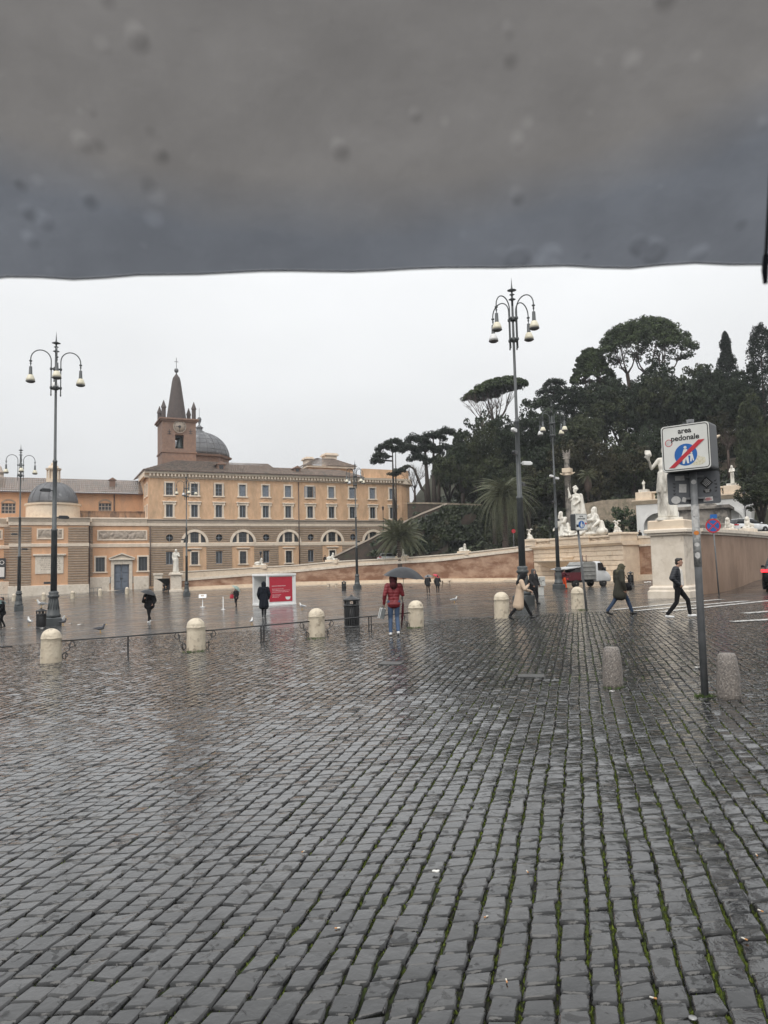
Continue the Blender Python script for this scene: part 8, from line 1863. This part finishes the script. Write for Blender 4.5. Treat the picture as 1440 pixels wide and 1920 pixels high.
# no-stopping sign
p=gp(1348,1114);t_=at(1337,986,p.y);ln=t_-p;r_=13.2*p.y/FPX;o=empty('no_stopping_sign',tuple(p),0,'round red and blue no-stopping sign on a thin post before the street wall','road sign');mb=MB();mb.cyl((0,0,-0.1),tuple(ln*1.12),0.035,n=10);mb.build('post',POLEG,o)
hd=empty('h',(0,0,0));bpy.data.objects.remove(hd);mb=MB();disc(mb,r_*0.985,-0.05,-0.04);sd_=mb.build('sign_disc',SBLUE,o,tuple(ln),R(-24));mb=MB();ring(mb,r_*0.8,r_,-0.056,-0.045);mb.build('red_ring',SRED,sd_);mb=MB();M1=Matrix.Rotation(R(45),4,'Y');mb.box((-r_*0.82,-0.0535,-r_*0.085),(r_*0.82,-0.0512,r_*0.085),M=M1);mb.box((-r_*0.82,-0.0555,-r_*0.085),(r_*0.82,-0.0532,r_*0.085),M=Matrix.Rotation(R(-45),4,'Y'));mb.build('red_cross',SRED,sd_)
mb=MB();rrect(mb,0.32,0.2,0.02,-0.045,-0.038);mb.build('top_plate',SBLUE,o,tuple(ln+Vector((0.05,0,r_+0.12))),R(-24))
# small red sign on the ramp
p=at(964,1030,107);o=empty('small_red_sign',tuple(p),0,'tiny round red sign on a thin post on the ramp beside the tall palm','road sign');h=hz(964,996,107)-p.z;mb=MB();mb.cyl((0,0,-1),(0,0,h),0.04,n=8);mb.build('post',POLEG,o);mb=MB();disc(mb,0.3,-0.06,-0.045);mb.build('sign_disc',SRED,o,(0,0,h))
# ---------------------------------------------------------------- vehicles
CARB=mat('black_car_paint',(0.006,0.006,0.007),rough=0.3,spec=0.25);CARW=mat('white_car_paint',(0.72,0.73,0.74),rough=0.2);TYRE=mat('tyre_rubber',(0.015,0.015,0.015),rough=0.8);RIMM=mat('alloy_rim',(0.35,0.35,0.36),rough=0.3,metal=0.8);TAIL=mat('lit_tail_lamp',(1.0,0.03,0.04),rough=0.2,emit=2.2);HEADL=mat('head_lamp_glass',(0.6,0.62,0.64),rough=0.1);CGLASS=mat('car_glass',(0.015,0.017,0.02),rough=0.05)
def loft(mb,secs,mi=0):
    """sections: list of closed rings (lists of points), smooth skin"""
    n=len(secs[0]);V=[p for s in secs for p in s];F_=[]
    for k in range(len(secs)-1):
        for i in range(n):j=(i+1)%n;F_.append((k*n+i,k*n+j,(k+1)*n+j,(k+1)*n+i))
    F_.append(tuple(range(n-1,-1,-1)));e=(len(secs)-1)*n;F_.append(tuple(range(e,e+n)));mb.add(V,F_,mi,True)
def make_car(label,pos,rz,paint,L=4.3,W=1.8,H=1.5,lit=False,group='cars'):
    """y forward; lofted body with separate glasshouse, wheels, lamps"""
    o=empty('parked_car' if not lit else 'car',tuple(pos),rz,label,'car');secs=[]
    for t,zl,zh,w_ in((0.0,0.45,0.75,0.80),(0.02,0.32,0.92,0.92),(0.08,0.26,0.98,0.97),(0.3,0.24,0.98,1.0),(0.65,0.24,0.95,1.0),(0.88,0.26,0.86,0.96),(0.97,0.32,0.74,0.86),(1.0,0.42,0.62,0.72)):
        y=-L/2+L*t;hw=W/2*w_;zl*=H/1.5;zh*=H/1.5
        secs.append([(-hw*0.9,y,zl),(-hw,y,zl+0.12),(-hw,y,zh-0.2),(-hw*0.95,y,zh-0.06),(-hw*0.86,y,zh),(hw*0.86,y,zh),(hw*0.95,y,zh-0.06),(hw,y,zh-0.2),(hw,y,zl+0.12),(hw*0.9,y,zl)])
    mb=MB();loft(mb,secs);mb.build('body',paint,o)
    mb=MB();s2=[]
    for t,z,w_ in((0.02,0.94,0.84),(0.07,1.36,0.70),(0.13,1.46,0.68),(0.4,1.5,0.69),(0.58,1.42,0.68),(0.76,0.95,0.82)):
        y=-L/2+L*t;hw=W/2*w_;z*=H/1.5;zb=0.93*H/1.5;s2.append([(-W/2*0.84,y,zb),(-hw-(0.02),y,z-0.06 if z>1 else z),(-hw*0.9,y,z),(hw*0.9,y,z),(hw+0.02,y,z-0.06 if z>1 else z),(W/2*0.84,y,zb)])
    loft(mb,s2);mb.build('glasshouse',CGLASS,o)
    mb=MB();mb.bbox((-W*0.33,-L*0.36,H-0.035),(W*0.33,L*0.05,H+0.012),0.02);mb.build('roof',paint,o)
    for sx_ in(-1,1):
        for yy in(-L*0.31,L*0.31):
            wl=empty('wheel',(sx_*(W/2-0.1),yy,0.32));wl.parent=o;M1=Matrix.Rotation(R(90),4,'Y');mb=MB();mb.lathe([(0.2,-0.11),(0.3,-0.1),(0.325,-0.06),(0.325,0.06),(0.3,0.1),(0.2,0.11)],22,M=M1);mb.build('tyre',TYRE,wl);mb=MB();mb.lathe([(0.05,-0.112),(0.205,-0.105),(0.205,0.105),(0.05,0.112)],16,M=M1);mb.build('rim',RIMM,wl)
        mb=MB();s3=[(sx_*W/2*0.62,-L/2+0.005),(sx_*W/2*0.9,-L/2+0.04),(sx_*W/2*0.985,-L/2+0.24)];V=[]
        for x,y in s3:V+=[(x,y-0.03,0.80*H/1.5),(x,y-0.03,0.93*H/1.5),(x*0.97,y+0.12,0.93*H/1.5),(x*0.97,y+0.12,0.80*H/1.5)]
        F_=[(4*i+k,4*i+(k+1)%4,4*i+4+(k+1)%4,4*i+4+k)for i in range(2)for k in range(4)]+[(0,3,2,1),(8,9,10,11)];mb.add([(x+sx_*0.02,y,z)for x,y,z in V],F_);mb.build('tail_light',TAIL if lit else SRED,o)
        mb=MB();mb.bbox((sx_*W/2*0.72-0.14,L/2-0.22,0.6*H/1.5),(sx_*W/2*0.72+0.14,L/2-0.06,0.72*H/1.5),0.03);mb.build('headlight',HEADL,o)
        mb=MB();mb.bbox((sx_*(W/2+0.06)-0.09,L*0.19,0.98*H/1.5),(sx_*(W/2+0.06)+0.09,L*0.19+0.1,1.1*H/1.5),0.03);mb.build('mirror',paint,o)
    mb=MB();mb.box((-0.26,-L/2-0.012,0.5*H/1.5),(0.26,-L/2+0.01,0.6*H/1.5));mb.build('number_plate',WPANEL,o)
    return o
cpos=gp(1469,1109);ch_=Vector((math.sin(R(30)),math.cos(R(30)),0));cpos=cpos+ch_*2.15
make_car('black car with a lit red tail light cut off by the right margin',(cpos.x,cpos.y,G(cpos.x,cpos.y)),R(-30),CARB,4.3,1.84,1.62,True)
c2=at(1403,993,72);make_car('white car parked on the upper road behind the street wall',(c2.x,c2.y,hz(1403,973,72)-1.4),R(-78),CARW,4.0,1.7,1.4)
p=onarc(724);n=(EC-p).normalized();p=p-n*2.6;make_car('white car on the ramp left of the sphinx beneath the palm',(p.x,p.y,hz(728,1037.5,p.y)-1.4),R(-75),CARW,4.0,1.7,1.4)
# rubbish truck
TW=mat('white_truck_paint',(0.66,0.67,0.67),(0.58,0.59,0.59),rough=0.35,scale=2);TGREY=mat('grey_hopper_steel',(0.30,0.30,0.285),(0.20,0.20,0.19),rough=0.5,scale=3);TMAR=mat('maroon_truck_panel',(0.13,0.018,0.028),(0.10,0.014,0.022),rough=0.4,scale=3)
tp=gp(1098,1101.5);tr=empty('rubbish_truck',(tp.x,tp.y+0.9,tp.z),R(-62),'small white rubbish truck with its maroon rear hopper open before the fountain','truck')  # y forward
mb=MB();mb.box((-0.5,-2.1,0.42),(0.5,2.1,0.6));mb.build('chassis',DARKM,tr)
sec=[]
for y,zl,zh,hw in((0.75,0.45,2.0,0.86),(1.0,0.45,2.1,0.88),(1.35,0.45,2.08,0.88),(1.75,0.42,1.45,0.88),(2.25,0.42,1.15,0.84),(2.45,0.5,0.95,0.76)):sec.append([(-hw*0.95,y,zl),(-hw,y,zl+0.1),(-hw,y,(zl+zh)/2),(-hw*0.9,y,zh-0.08),(-hw*0.8,y,zh),(hw*0.8,y,zh),(hw*0.9,y,zh-0.08),(hw,y,(zl+zh)/2),(hw,y,zl+0.1),(hw*0.95,y,zl)])
mb=MB();loft(mb,sec);cabp=mb.build('cab',TW,tr)
for s_ in(-1,1):
    mb=MB();mb.prism([(0.95,1.35),(1.7,1.35),(1.42,1.98),(0.95,1.98)]if s_>0 else[(0.95,1.98),(1.42,1.98),(1.7,1.35),(0.95,1.35)],-0.02,0.02,M=Matrix.Translation((s_*0.875,0,0))@Matrix.Rotation(R(90),4,'Z'));mb.build('side_window',CGLASS,cabp)
    mb=MB();mb.bbox((s_*1.02-0.07,1.55,1.3),(s_*1.02+0.07,1.63,1.62),0.02);mb.tube([(s_*0.86,1.6,1.45),(s_*1.0,1.6,1.45)],0.02,5);mb.build('mirror',DARKM,cabp)
    for y in(-1.45,1.55):
        wl=empty('wheel',(s_*0.74,y,0.34));wl.parent=tr;M1=Matrix.Rotation(R(90),4,'Y');mb=MB();mb.lathe([(0.18,-0.13),(0.31,-0.12),(0.345,-0.07),(0.345,0.07),(0.31,0.12),(0.18,0.13)],20,M=M1);mb.build('tyre',TYRE,wl);mb=MB();mb.lathe([(0.04,-0.132),(0.19,-0.12),(0.19,0.12),(0.04,0.132)],14,M=M1);mb.build('rim',RIMM,wl)
mb=MB();V=[(-0.8,1.42,1.5),(0.8,1.42,1.5)];mb.add([(-0.72,1.38,2.06),(0.72,1.38,2.06),(0.8,1.74,1.48),(-0.8,1.74,1.48)],[(0,1,2,3)]);wsn=mb.build('windscreen',CGLASS,cabp);wsn.location=(0,0.03,0.01)
mb=MB();prof=[(-0.9,0.65),(0.7,0.65),(0.7,2.0),(0.35,2.1),(-0.5,2.1),(-0.9,1.7)];mb.prism([(y,z)for y,z in prof],-0.88,0.88,M=Matrix.Rotation(R(90),4,'Z')@Matrix.Scale(1,4));hop=mb.build('hopper',TGREY,tr)
for z in(1.0,1.35,1.7):
    for s_ in(-1,1):mb=MB();mb.bbox((s_*0.9-0.03,-0.75,z-0.04),(s_*0.9+0.03,0.65,z+0.04),0.01);mb.build('rib',TGREY,hop)
mb=MB();mb.box((-0.86,-2.2,0.6),(-0.8,-0.9,1.25));mb.box((0.8,-2.2,0.6),(0.86,-0.9,1.25));mb.box((-0.8,-2.2,0.6),(0.8,-2.14,1.25));mb.box((-0.8,-2.14,0.6),(0.8,-0.9,0.66));mb.build('rear_hopper',TMAR,tr)
mb=MB();mb.box((-0.9,-2.35,1.74),(0.9,-0.75,1.82),M=Matrix.Translation((0,0,0))@Matrix.Rotation(R(6),4,'X'));mb.build('lid',TW,tr)
mb=MB();mb.prism([(-2.0,1.25),(-0.92,1.25),(-0.92,1.7)],-0.84,-0.8,M=Matrix.Rotation(R(90),4,'Z'));mb.prism([(-2.0,1.25),(-0.92,1.25),(-0.92,1.7)],0.8,0.84,M=Matrix.Rotation(R(90),4,'Z'));mb.box((-0.8,-0.98,0.7),(0.8,-0.92,1.8));mb.build('loading_bay',DARKM,tr)
for i,x in enumerate((-0.15,0.25)):mb=MB();mb.tube([(x,0.3,2.1),(x+0.03,0.25,2.4),(x+0.16,0.15,2.62)],0.03,6);mb.build('broom_handle',TMAR,tr)
for s_ in(-1,1):mb=MB();mb.bbox((s_*0.7-0.1,-2.24,0.68),(s_*0.7+0.1,-2.2,0.8),0.01);mb.build('tail_light',SRED,tr)
# scooter by the small pedestal
p=gp(313,1109);so=empty('scooter',(p.x,p.y,p.z),R(60),'black scooter parked against the white pedestal by the church','scooter')
pr=[cap((0,-0.5,0.62),0.16,(0,0.05,0.6),0.13,0),cap((0,-0.55,0.5),0.17,(0,-0.1,0.42),0.12,0),cap((0,0.0,0.3),0.12,(0,0.4,0.3),0.1,0),cap((0,0.45,0.3),0.14,(0,0.55,0.95),0.1,0),ell((0,0.6,0.85),(0.22,0.12,0.2),0)]
fuse('body',pr,0.035,CARB,2,None,so);mb=MB();mb.bbox((-0.14,-0.62,0.74),(0.14,0.0,0.84),0.04);mb.build('seat',BLACKC,so);mb=MB();mb.bbox((-0.22,-0.95,0.8),(0.22,-0.58,1.15),0.05);mb.build('top_box',CARB,so);mb=MB();mb.tube([(-0.32,0.42,1.04),(0,0.5,1.02),(0.32,0.42,1.04)],0.025,6);mb.build('handlebar',DARKM,so)
for y in(-0.5,0.68):wl=empty('wheel',(0,y,0.24));wl.parent=so;mb=MB();mb.lathe([(0.14,-0.06),(0.22,-0.05),(0.24,0),(0.22,0.05),(0.14,0.06)],18,M=Matrix.Rotation(R(90),4,'Y'));mb.build('tyre',TYRE,wl);mb=MB();mb.lathe([(0.03,-0.062),(0.145,-0.055),(0.145,0.055),(0.03,0.062)],12,M=Matrix.Rotation(R(90),4,'Y'));mb.build('rim',RIMM,wl)
# folded barrier leaning at the left margin
p,q_=gp(-12,1131),gp(16,1129.5);o=empty('crowd_barrier',tuple(p),0,'grey crowd barrier against the wall at the left margin','barrier');d=q_-p;mb=MB();mb.tube([(0,0,0),(0,0,1.1),tuple(d+Vector((0,0,1.1))),tuple(d)],0.03,6);mb.tube([(0,0,0.3),tuple(d+Vector((0,0,0.3)))],0.025,6);mb.build('frame',POLEG,o)
for f in np.linspace(0.1,0.9,7):mb=MB();mb.tube([tuple(d*f+Vector((0,0,0.3))),tuple(d*f+Vector((0,0,1.1)))],0.014,5);mb.build('bar',POLEG,o)
# ---------------------------------------------------------------- gulls and pigeons
GW=mat('gull_white',(0.72,0.72,0.70),rough=0.7);GG=mat('gull_grey',(0.30,0.31,0.33),rough=0.7);BEAK=mat('gull_beak',(0.7,0.42,0.06),rough=0.5);PIG=mat('pigeon_grey',(0.10,0.105,0.12),(0.07,0.072,0.08),rough=0.6)
def bird_meshes(m):
    pr=[ell((0,0,0.2),(0.075,0.17,0.075),0),cap((0,0.1,0.23),0.06,(0,0.15,0.33),0.04,0),ell((0,0.17,0.36),(0.038,0.05,0.04),0),cap((0,-0.12,0.2),0.05,(0,-0.27,0.19),0.02,0)]
    f=fuse('body',pr,0.014,m,2);me=f.data;bpy.data.objects.remove(f);return me
GBM,PBM=bird_meshes(GW),bird_meshes(PIG)
mb=MB();mb.lathe([(0.02,0),(0.014,0.04),(0.003,0.065)],6,M=Matrix.Translation((0,0.2,0.355))@Matrix.Rotation(R(-95),4,'X'));BKM=mb.mesh('beak',BEAK)
mb=MB();mb.prism([(0.1,0.24),(0.0,0.27),(-0.16,0.24),(-0.3,0.185),(-0.12,0.17),(0.06,0.18)],0.066,0.082,M=Matrix.Rotation(R(90),4,'Z'));WGM=mb.mesh('wing',GG);WGP=mb.mesh('wing',PIG)
mb=MB();mb.tube([(0,0.0,0.14),(0,0.0,0.01)],0.008,5);mb.box((-0.02,-0.01,0),(0.02,0.05,0.008));LGM=mb.mesh('leg',BEAK)
def bird(label,pos,rz,k,gull=True,group='gulls on the square'):
    o=empty('seagull' if gull else 'pigeon',tuple(pos),rz,label,'bird',group);o.scale=(k,k,k);link('body',GBM if gull else PBM,o);link('beak',BKM,o);w1_=link('wing',WGM if gull else WGP,o);w2_=link('wing',WGM if gull else WGP,o);w2_.scale=(-1,1,1)
    for s_ in(-0.03,0.03):link('leg',LGM,o,(s_,0,0))
bp_,bk_=BINP[77];bird('white gull perched on top of the left litter bin',bp_+Vector((0,0,1.19*bk_)),R(120),1.1)
for px,py,rz,k,g_,lab in((55,1173,40,1.25,1,'white gull standing left of the left litter bin'),(113,1171,-60,1.2,1,'white gull standing at the foot of the left lamp post'),(567,1143,60,1.0,1,'white gull standing right of the kiosk'),(472,1171,0,0.75,1,'white gull behind the railing below the black coat'),(852,1130,-70,0.9,1,'white gull on the paving right of the red umbrella'),(188,1187,-80,1.0,0,'dark pigeon on wet paving behind the first railing span'),(118,1172.5,-90,1.0,0,'dark pigeon beside the gull at the left lamp post'),(770,1104,90,0.7,0,'dark pigeon near the far wall left of the grey umbrella')):
    bird(lab,gp(px,py),R(rz),k,bool(g_),'gulls on the square' if g_ else 'pigeons on the square')
# ---------------------------------------------------------------- litter
PAPER=mat('wet_paper_scrap',(0.72,0.71,0.68),(0.6,0.59,0.56),rough=0.6,scale=20);BUTT=mat('cigarette_paper',(0.70,0.66,0.58),rough=0.7);FILT=mat('cigarette_filter',(0.55,0.26,0.10),rough=0.7);CUPB=mat('bottle_cap',(0.3,0.3,0.3),rough=0.3,metal=0.6)
def scrap(label,px,py,s,seed):
    rg=random.Random(seed);p=gp(px,py);V=[];n=9
    V.append((0,0,s*0.2))
    for k in range(n):a=2*PI*k/n;q_=s*rg.uniform(0.6,1.1);V.append((q_*math.cos(a),q_*0.7*math.sin(a),s*rg.uniform(0.0,0.25)+0.01))
    mb=MB();mb.add(V+[(x,y,z-0.006)for x,y,z in V],[(0,1+k,1+(k+1)%n)for k in range(n)]+[(n+1,n+2+(k+1)%n,n+2+k)for k in range(n)]+[(1+k,n+2+k,n+2+(k+1)%n,1+(k+1)%n)for k in range(n)]);tag(mb.build('paper_scrap',PAPER,None,(p.x,p.y,p.z+0.004)),label,'litter','paper scraps')
for i,(px,py,s,lab)in enumerate(((131,1170,0.16,'white paper scrap on the paving just right of the left lamp'),(152,1172,0.2,'larger white paper scrap further right of the left lamp'),(62,1178,0.1,'small white paper scrap left of the left litter bin'),(80,1178.5,0.14,'white paper scrap at the foot of the left litter bin'),(24,1178.5,0.12,'white paper scrap near the left margin'),(1215,1092.5,0.3,'white paper scraps at the rose wall by the bench'),(1307,1253,0.05,'small white paper scrap left of the near sign post'),(1147,1298,0.05,'small white paper scrap before the left granite bollard'),(818,1638,0.028,'white paper strip on the near cobbles at mid right'))):scrap(lab,px,py,s,i)
def butt(label,px,py,rot,m2=FILT,r_=0.0034):
    p=gp(px,py);o=empty('cigarette_butt',(p.x,p.y,p.z+0.008),R(rot),label,'litter','cigarette butts');mb=MB();mb.cyl((0,0,0),(0.016,0,0),r_,n=8);mb.build('paper',BUTT,o);mb=MB();mb.cyl((-0.012,0,0),(0.0,0,0),r_*1.02,n=8);mb.build('filter',m2,o)
for px,py,rot,lab in((632,1743,10,'white cigarette butt on the cobbles near bottom centre'),(568,1599,60,'orange cigarette butt on the cobbles left of centre'),(911,1722,40,'cigarette butt right of bottom centre in a mossy joint'),(989,1637,100,'cigarette butt in the mossy joint above bottom right of centre'),(1427,1711,120,'orange cigarette butt at the right margin, the upper one'),(1397,1764,125,'orange cigarette butt near the right margin, the lower one'),(1419,1606,80,'white cigarette butt at the right margin above the orange ones'),(1226,1875,150,'pale cigarette butt in a joint near the bottom right'),(950,1843,90,'white cigarette butt near the bottom, right of centre')):butt(lab,px,py,rot)
p=gp(1299,1912);o=empty('bottle_cap',(p.x,p.y,p.z+0.004),0,'round metal bottle cap lying at the bottom right','litter');mb=MB();mb.lathe([(0.016,0),(0.016,0.005),(0.012,0.007)],16);mb.build('shell',CUPB,o)
# tufts of weed at post feet
TUFT=mat('weed_green',(0.07,0.11,0.02),(0.04,0.07,0.015),rough=0.8,scale=30,island=0.4)
for px,py,n,s,lab in((1322,1306,140,0.13,'green weeds round the foot of the near sign post'),(1153,1290,60,0.16,'green weeds at the foot of the left granite bollard'),(1094,1144,90,0.2,'green weeds at the foot of the small sign post'),(364,1223,90,0.3,'green weeds round the second travertine bollard'),(593,1198,70,0.28,'green weeds round the third travertine bollard'),(778,1178,80,0.26,'green weeds round the travertine bollard right of the man in red')):
    p=gp(px,py);rg=random.Random(px);mb=MB()
    for _ in range(n):a=rg.uniform(0,2*PI);q_=s*rg.uniform(0.35,1.1);x,y=q_*math.cos(a),q_*math.sin(a)*0.8+(0.08 if px<1100 else 0.0);l=rg.uniform(0.015,0.04)*(1 if px>1140 else 1.5);dx,dy=rg.uniform(-.02,.02),rg.uniform(-.02,.02);mb.add([(x-0.006,y,0),(x+0.006,y,0),(x+dx,y+dy,l)],[(0,1,2)])
    tag(mb.build('weeds',TUFT,None,(p.x,p.y,p.z-0.002)),lab,'weeds',None,'stuff')
# ---------------------------------------------------------------- the umbrella held over the viewer
def canopy_material():
    M=bpy.data.materials.new('wet_umbrella_canopy');M.use_nodes=True;nt=M.node_tree;L=nt.links.new;b=nt.nodes['Principled BSDF'];o=nt.nodes['Material Output']
    tc=nt.nodes.new('ShaderNodeTexCoord');mp=nt.nodes.new('ShaderNodeMapping');mp.inputs['Scale'].default_value=(1,1,0.0);L(tc.outputs['Object'],mp.inputs[0]);ln=nt.nodes.new('ShaderNodeVectorMath');ln.operation='LENGTH';L(mp.outputs[0],ln.inputs[0])
    nz=_n(nt,'ShaderNodeTexNoise',Scale=9,Detail=4);L(tc.outputs['Object'],nz.inputs['Vector'])
    ad=nt.nodes.new('ShaderNodeMath');ad.operation='MULTIPLY_ADD';ad.inputs[1].default_value=0.03;L(nz.outputs[0],ad.inputs[0]);L(ln.outputs['Value'],ad.inputs[2])
    mr=_n(nt,'ShaderNodeMapRange',**{'From Min':0.60,'From Max':0.63});L(ad.outputs[0],mr.inputs['Value'])  # bluer tint in the cloth colour towards the hem
    mx=nt.nodes.new('ShaderNodeMix');mx.data_type='RGBA';mx.inputs[6].default_value=(0.30,0.287,0.28,1);mx.inputs[7].default_value=(0.232,0.248,0.28,1);L(mr.outputs[0],mx.inputs[0])
    # tone mottling stands in for shading of wrinkles and dimples; threshold sizes wet drops
    n2=_n(nt,'ShaderNodeTexNoise',Scale=20,Detail=4,Roughness=0.55);L(tc.outputs['Object'],n2.inputs['Vector']);r2=_n(nt,'ShaderNodeMapRange',**{'From Min':0.35,'From Max':0.65,'To Min':1.07,'To Max':0.91});L(n2.outputs[0],r2.inputs['Value'])
    n3=_n(nt,'ShaderNodeTexNoise',Scale=13,Detail=1);L(tc.outputs['Object'],n3.inputs['Vector']);th=_n(nt,'ShaderNodeMapRange',**{'From Min':0.45,'From Max':0.68,'To Min':-0.05,'To Max':0.46});L(n3.outputs[0],th.inputs['Value'])
    # each clinging drop's shading painted into the colour: dark crescent, paler belly
    def spot(src,lo,hi):
        v_=nt.nodes.new('ShaderNodeTexVoronoi');v_.inputs['Scale'].default_value=44;L(src,v_.inputs['Vector']);sb=nt.nodes.new('ShaderNodeMath');sb.operation='SUBTRACT';L(v_.outputs['Distance'],sb.inputs[0]);L(th.outputs[0],sb.inputs[1]);sp_=_n(nt,'ShaderNodeMapRange',**{'From Min':-0.1,'From Max':0.1,'To Min':lo,'To Max':hi});L(sb.outputs[0],sp_.inputs['Value']);return sp_
    mo=nt.nodes.new('ShaderNodeMapping');mo.inputs['Location'].default_value=(0.002,0.0055,0.0);L(tc.outputs['Object'],mo.inputs[0])
    sA,sB=spot(tc.outputs['Object'],0.72,1.0),spot(mo.outputs[0],1.24,1.0);sp=nt.nodes.new('ShaderNodeMath');sp.operation='MULTIPLY';L(sA.outputs[0],sp.inputs[0]);L(sB.outputs[0],sp.inputs[1])
    m1=nt.nodes.new('ShaderNodeMath');m1.operation='MULTIPLY';L(r2.outputs[0],m1.inputs[0]);L(sp.outputs[0],m1.inputs[1])
    vm=nt.nodes.new('ShaderNodeVectorMath');vm.operation='SCALE';L(mx.outputs[2],vm.inputs[0]);L(m1.outputs[0],vm.inputs['Scale']);L(vm.outputs[0],b.inputs['Base Color']);b.inputs['Roughness'].default_value=0.6
    bp=_n(nt,'ShaderNodeBump',Strength=0.6,Distance=0.004);L(n2.outputs[0],bp.inputs['Height']);L(bp.outputs[0],b.inputs['Normal'])
    tr=nt.nodes.new('ShaderNodeBsdfTranslucent');L(vm.outputs[0],tr.inputs['Color']);L(bp.outputs[0],tr.inputs['Normal']);ms=nt.nodes.new('ShaderNodeMixShader');ms.inputs[0].default_value=0.5;L(b.outputs[0],ms.inputs[1]);L(tr.outputs[0],ms.inputs[2]);L(ms.outputs[0],o.inputs['Surface'])
    return M
tipR=at(1436,493,0.455);tipL=at(-112,525,0.455);cxm=(tipR.x+tipL.x)/2;half=(tipR.x-tipL.x)/2;apo=half/math.tan(R(22.5));UR=half/math.sin(R(22.5));zt_=(tipR.z+tipL.z)/2;rise=0.25
UAX=Vector((0,0,1));roll_=math.atan2(tipR.z-tipL.z,tipR.x-tipL.x)
uo=empty('held_umbrella',(cxm,0.455-apo,zt_+rise),0,'dark grey umbrella held close overhead, its wet canopy filling the top','umbrella');uo.rotation_euler=(0,-roll_,0)
NSg=26;KS=40;V=[];F_=[];NS=8*NSg;rgn=np.random.default_rng(3)
CAN=canopy_material()
def can_pt(t,i):
    a=2*PI*i/NS+R(22.5);ph=(i%NSg)/NSg;ch=math.cos(R(22.5))/math.cos((ph-0.5)*R(45));rr=UR*t*(1+(ch-1)*t**0.8)*(1-0.006*math.sin(PI*ph)*t);z=-rise*t**1.75+0.012*math.sin(PI*ph)**2*t*(1-t)*2
    z+=0.0012*math.sin(37*a+19*t)*math.sin(23*t*3+11*a)*t+0.012*math.sin(29*a+6*math.sin(9*t))*max(0,t-0.5)*max(0,0.97-t)
    if i%NSg==NSg//2-1:z-=0.0024*min(1,(1-t)*8)  # felled seam down the middle of the panel
    if t>0.985:z+=0.0006*math.sin(61*a)+0.0004*math.sin(143*a)
    return(rr*math.cos(a),rr*math.sin(a),z)
V.append((0,0,0));ts=[((k+1)/KS)for k in range(KS)]
for t in ts:
    for i in range(NS):V.append(can_pt(t,i))
tri=[(0,1+i,1+(i+1)%NS)for i in range(NS)];qd=[(1+k*NS+i,1+(k+1)*NS+i,1+(k+1)*NS+(i+1)%NS,1+k*NS+(i+1)%NS)for k in range(KS-1)for i in range(NS)]
me=bpy.data.meshes.new('canopy');me.from_pydata(V,[],tri+qd);me.materials.append(CAN);me.polygons.foreach_set('use_smooth',[True]*len(me.polygons));me.update();link('canopy',me,uo)
mb=MB();mb.tube([tuple(Vector(can_pt(1.0,i))+Vector((0,0,-0.0008)))for i in list(range(NS))+[0]],0.0007,5);mb.build('hem',mat('navy_hem',(0.10,0.115,0.15),rough=0.7,trans=0.3),uo)
for r_ in range(8):
    i=r_*NSg;mb=MB();mb.tube([tuple(Vector(can_pt(t,i))+Vector((0,0,-0.005)))for t in np.linspace(0.04,0.99,14)],0.0011,6);mb.tube([(0.01*math.cos(2*PI*r_/8),0.01*math.sin(2*PI*r_/8),-0.3),tuple(Vector(can_pt(0.55,i))+Vector((0,0,-0.006)))],0.0018,5);mb.build('rib',DARKM,uo)
    e=Vector(can_pt(1.0,i));d=e.normalized();mb=MB();mb.tube([tuple(e*0.985+Vector((0,0,-0.003))),tuple(e+Vector((0,0,-0.004))),tuple(e*1.003+Vector((0,0,-0.012)))],[0.0018,0.0022,0.0014],7);mb.build('rib_tip',mat('navy_tip',(0.015,0.02,0.04),rough=0.4),uo)
mb=MB();mb.tube([(0,0,0.05),(0,0,-0.75)],0.006,8);mb.build('shaft',DARKM,uo);mb=MB();mb.tube([(0,0,-0.74),(0,0,-0.86)],0.014,10);mb.build('handle',DARKM,uo)
# ---------------------------------------------------------------- rainy air
hz_m=bpy.data.materials.new('rain_haze');hz_m.use_nodes=True;nt=hz_m.node_tree;nt.nodes.remove(nt.nodes['Principled BSDF']);pv=nt.nodes.new('ShaderNodeVolumePrincipled');pv.inputs['Color'].default_value=(0.92,0.95,1.0,1);pv.inputs['Density'].default_value=0.0003;pv.inputs['Anisotropy'].default_value=0.2
nt.links.new(pv.outputs[0],nt.nodes['Material Output'].inputs['Volume'])
mb=MB();mb.box((-650,-160,-9),(650,940,62));hzo=mb.build('haze',hz_m);tag(hzo,'thin rainy haze over the whole square',None,None,'stuff')
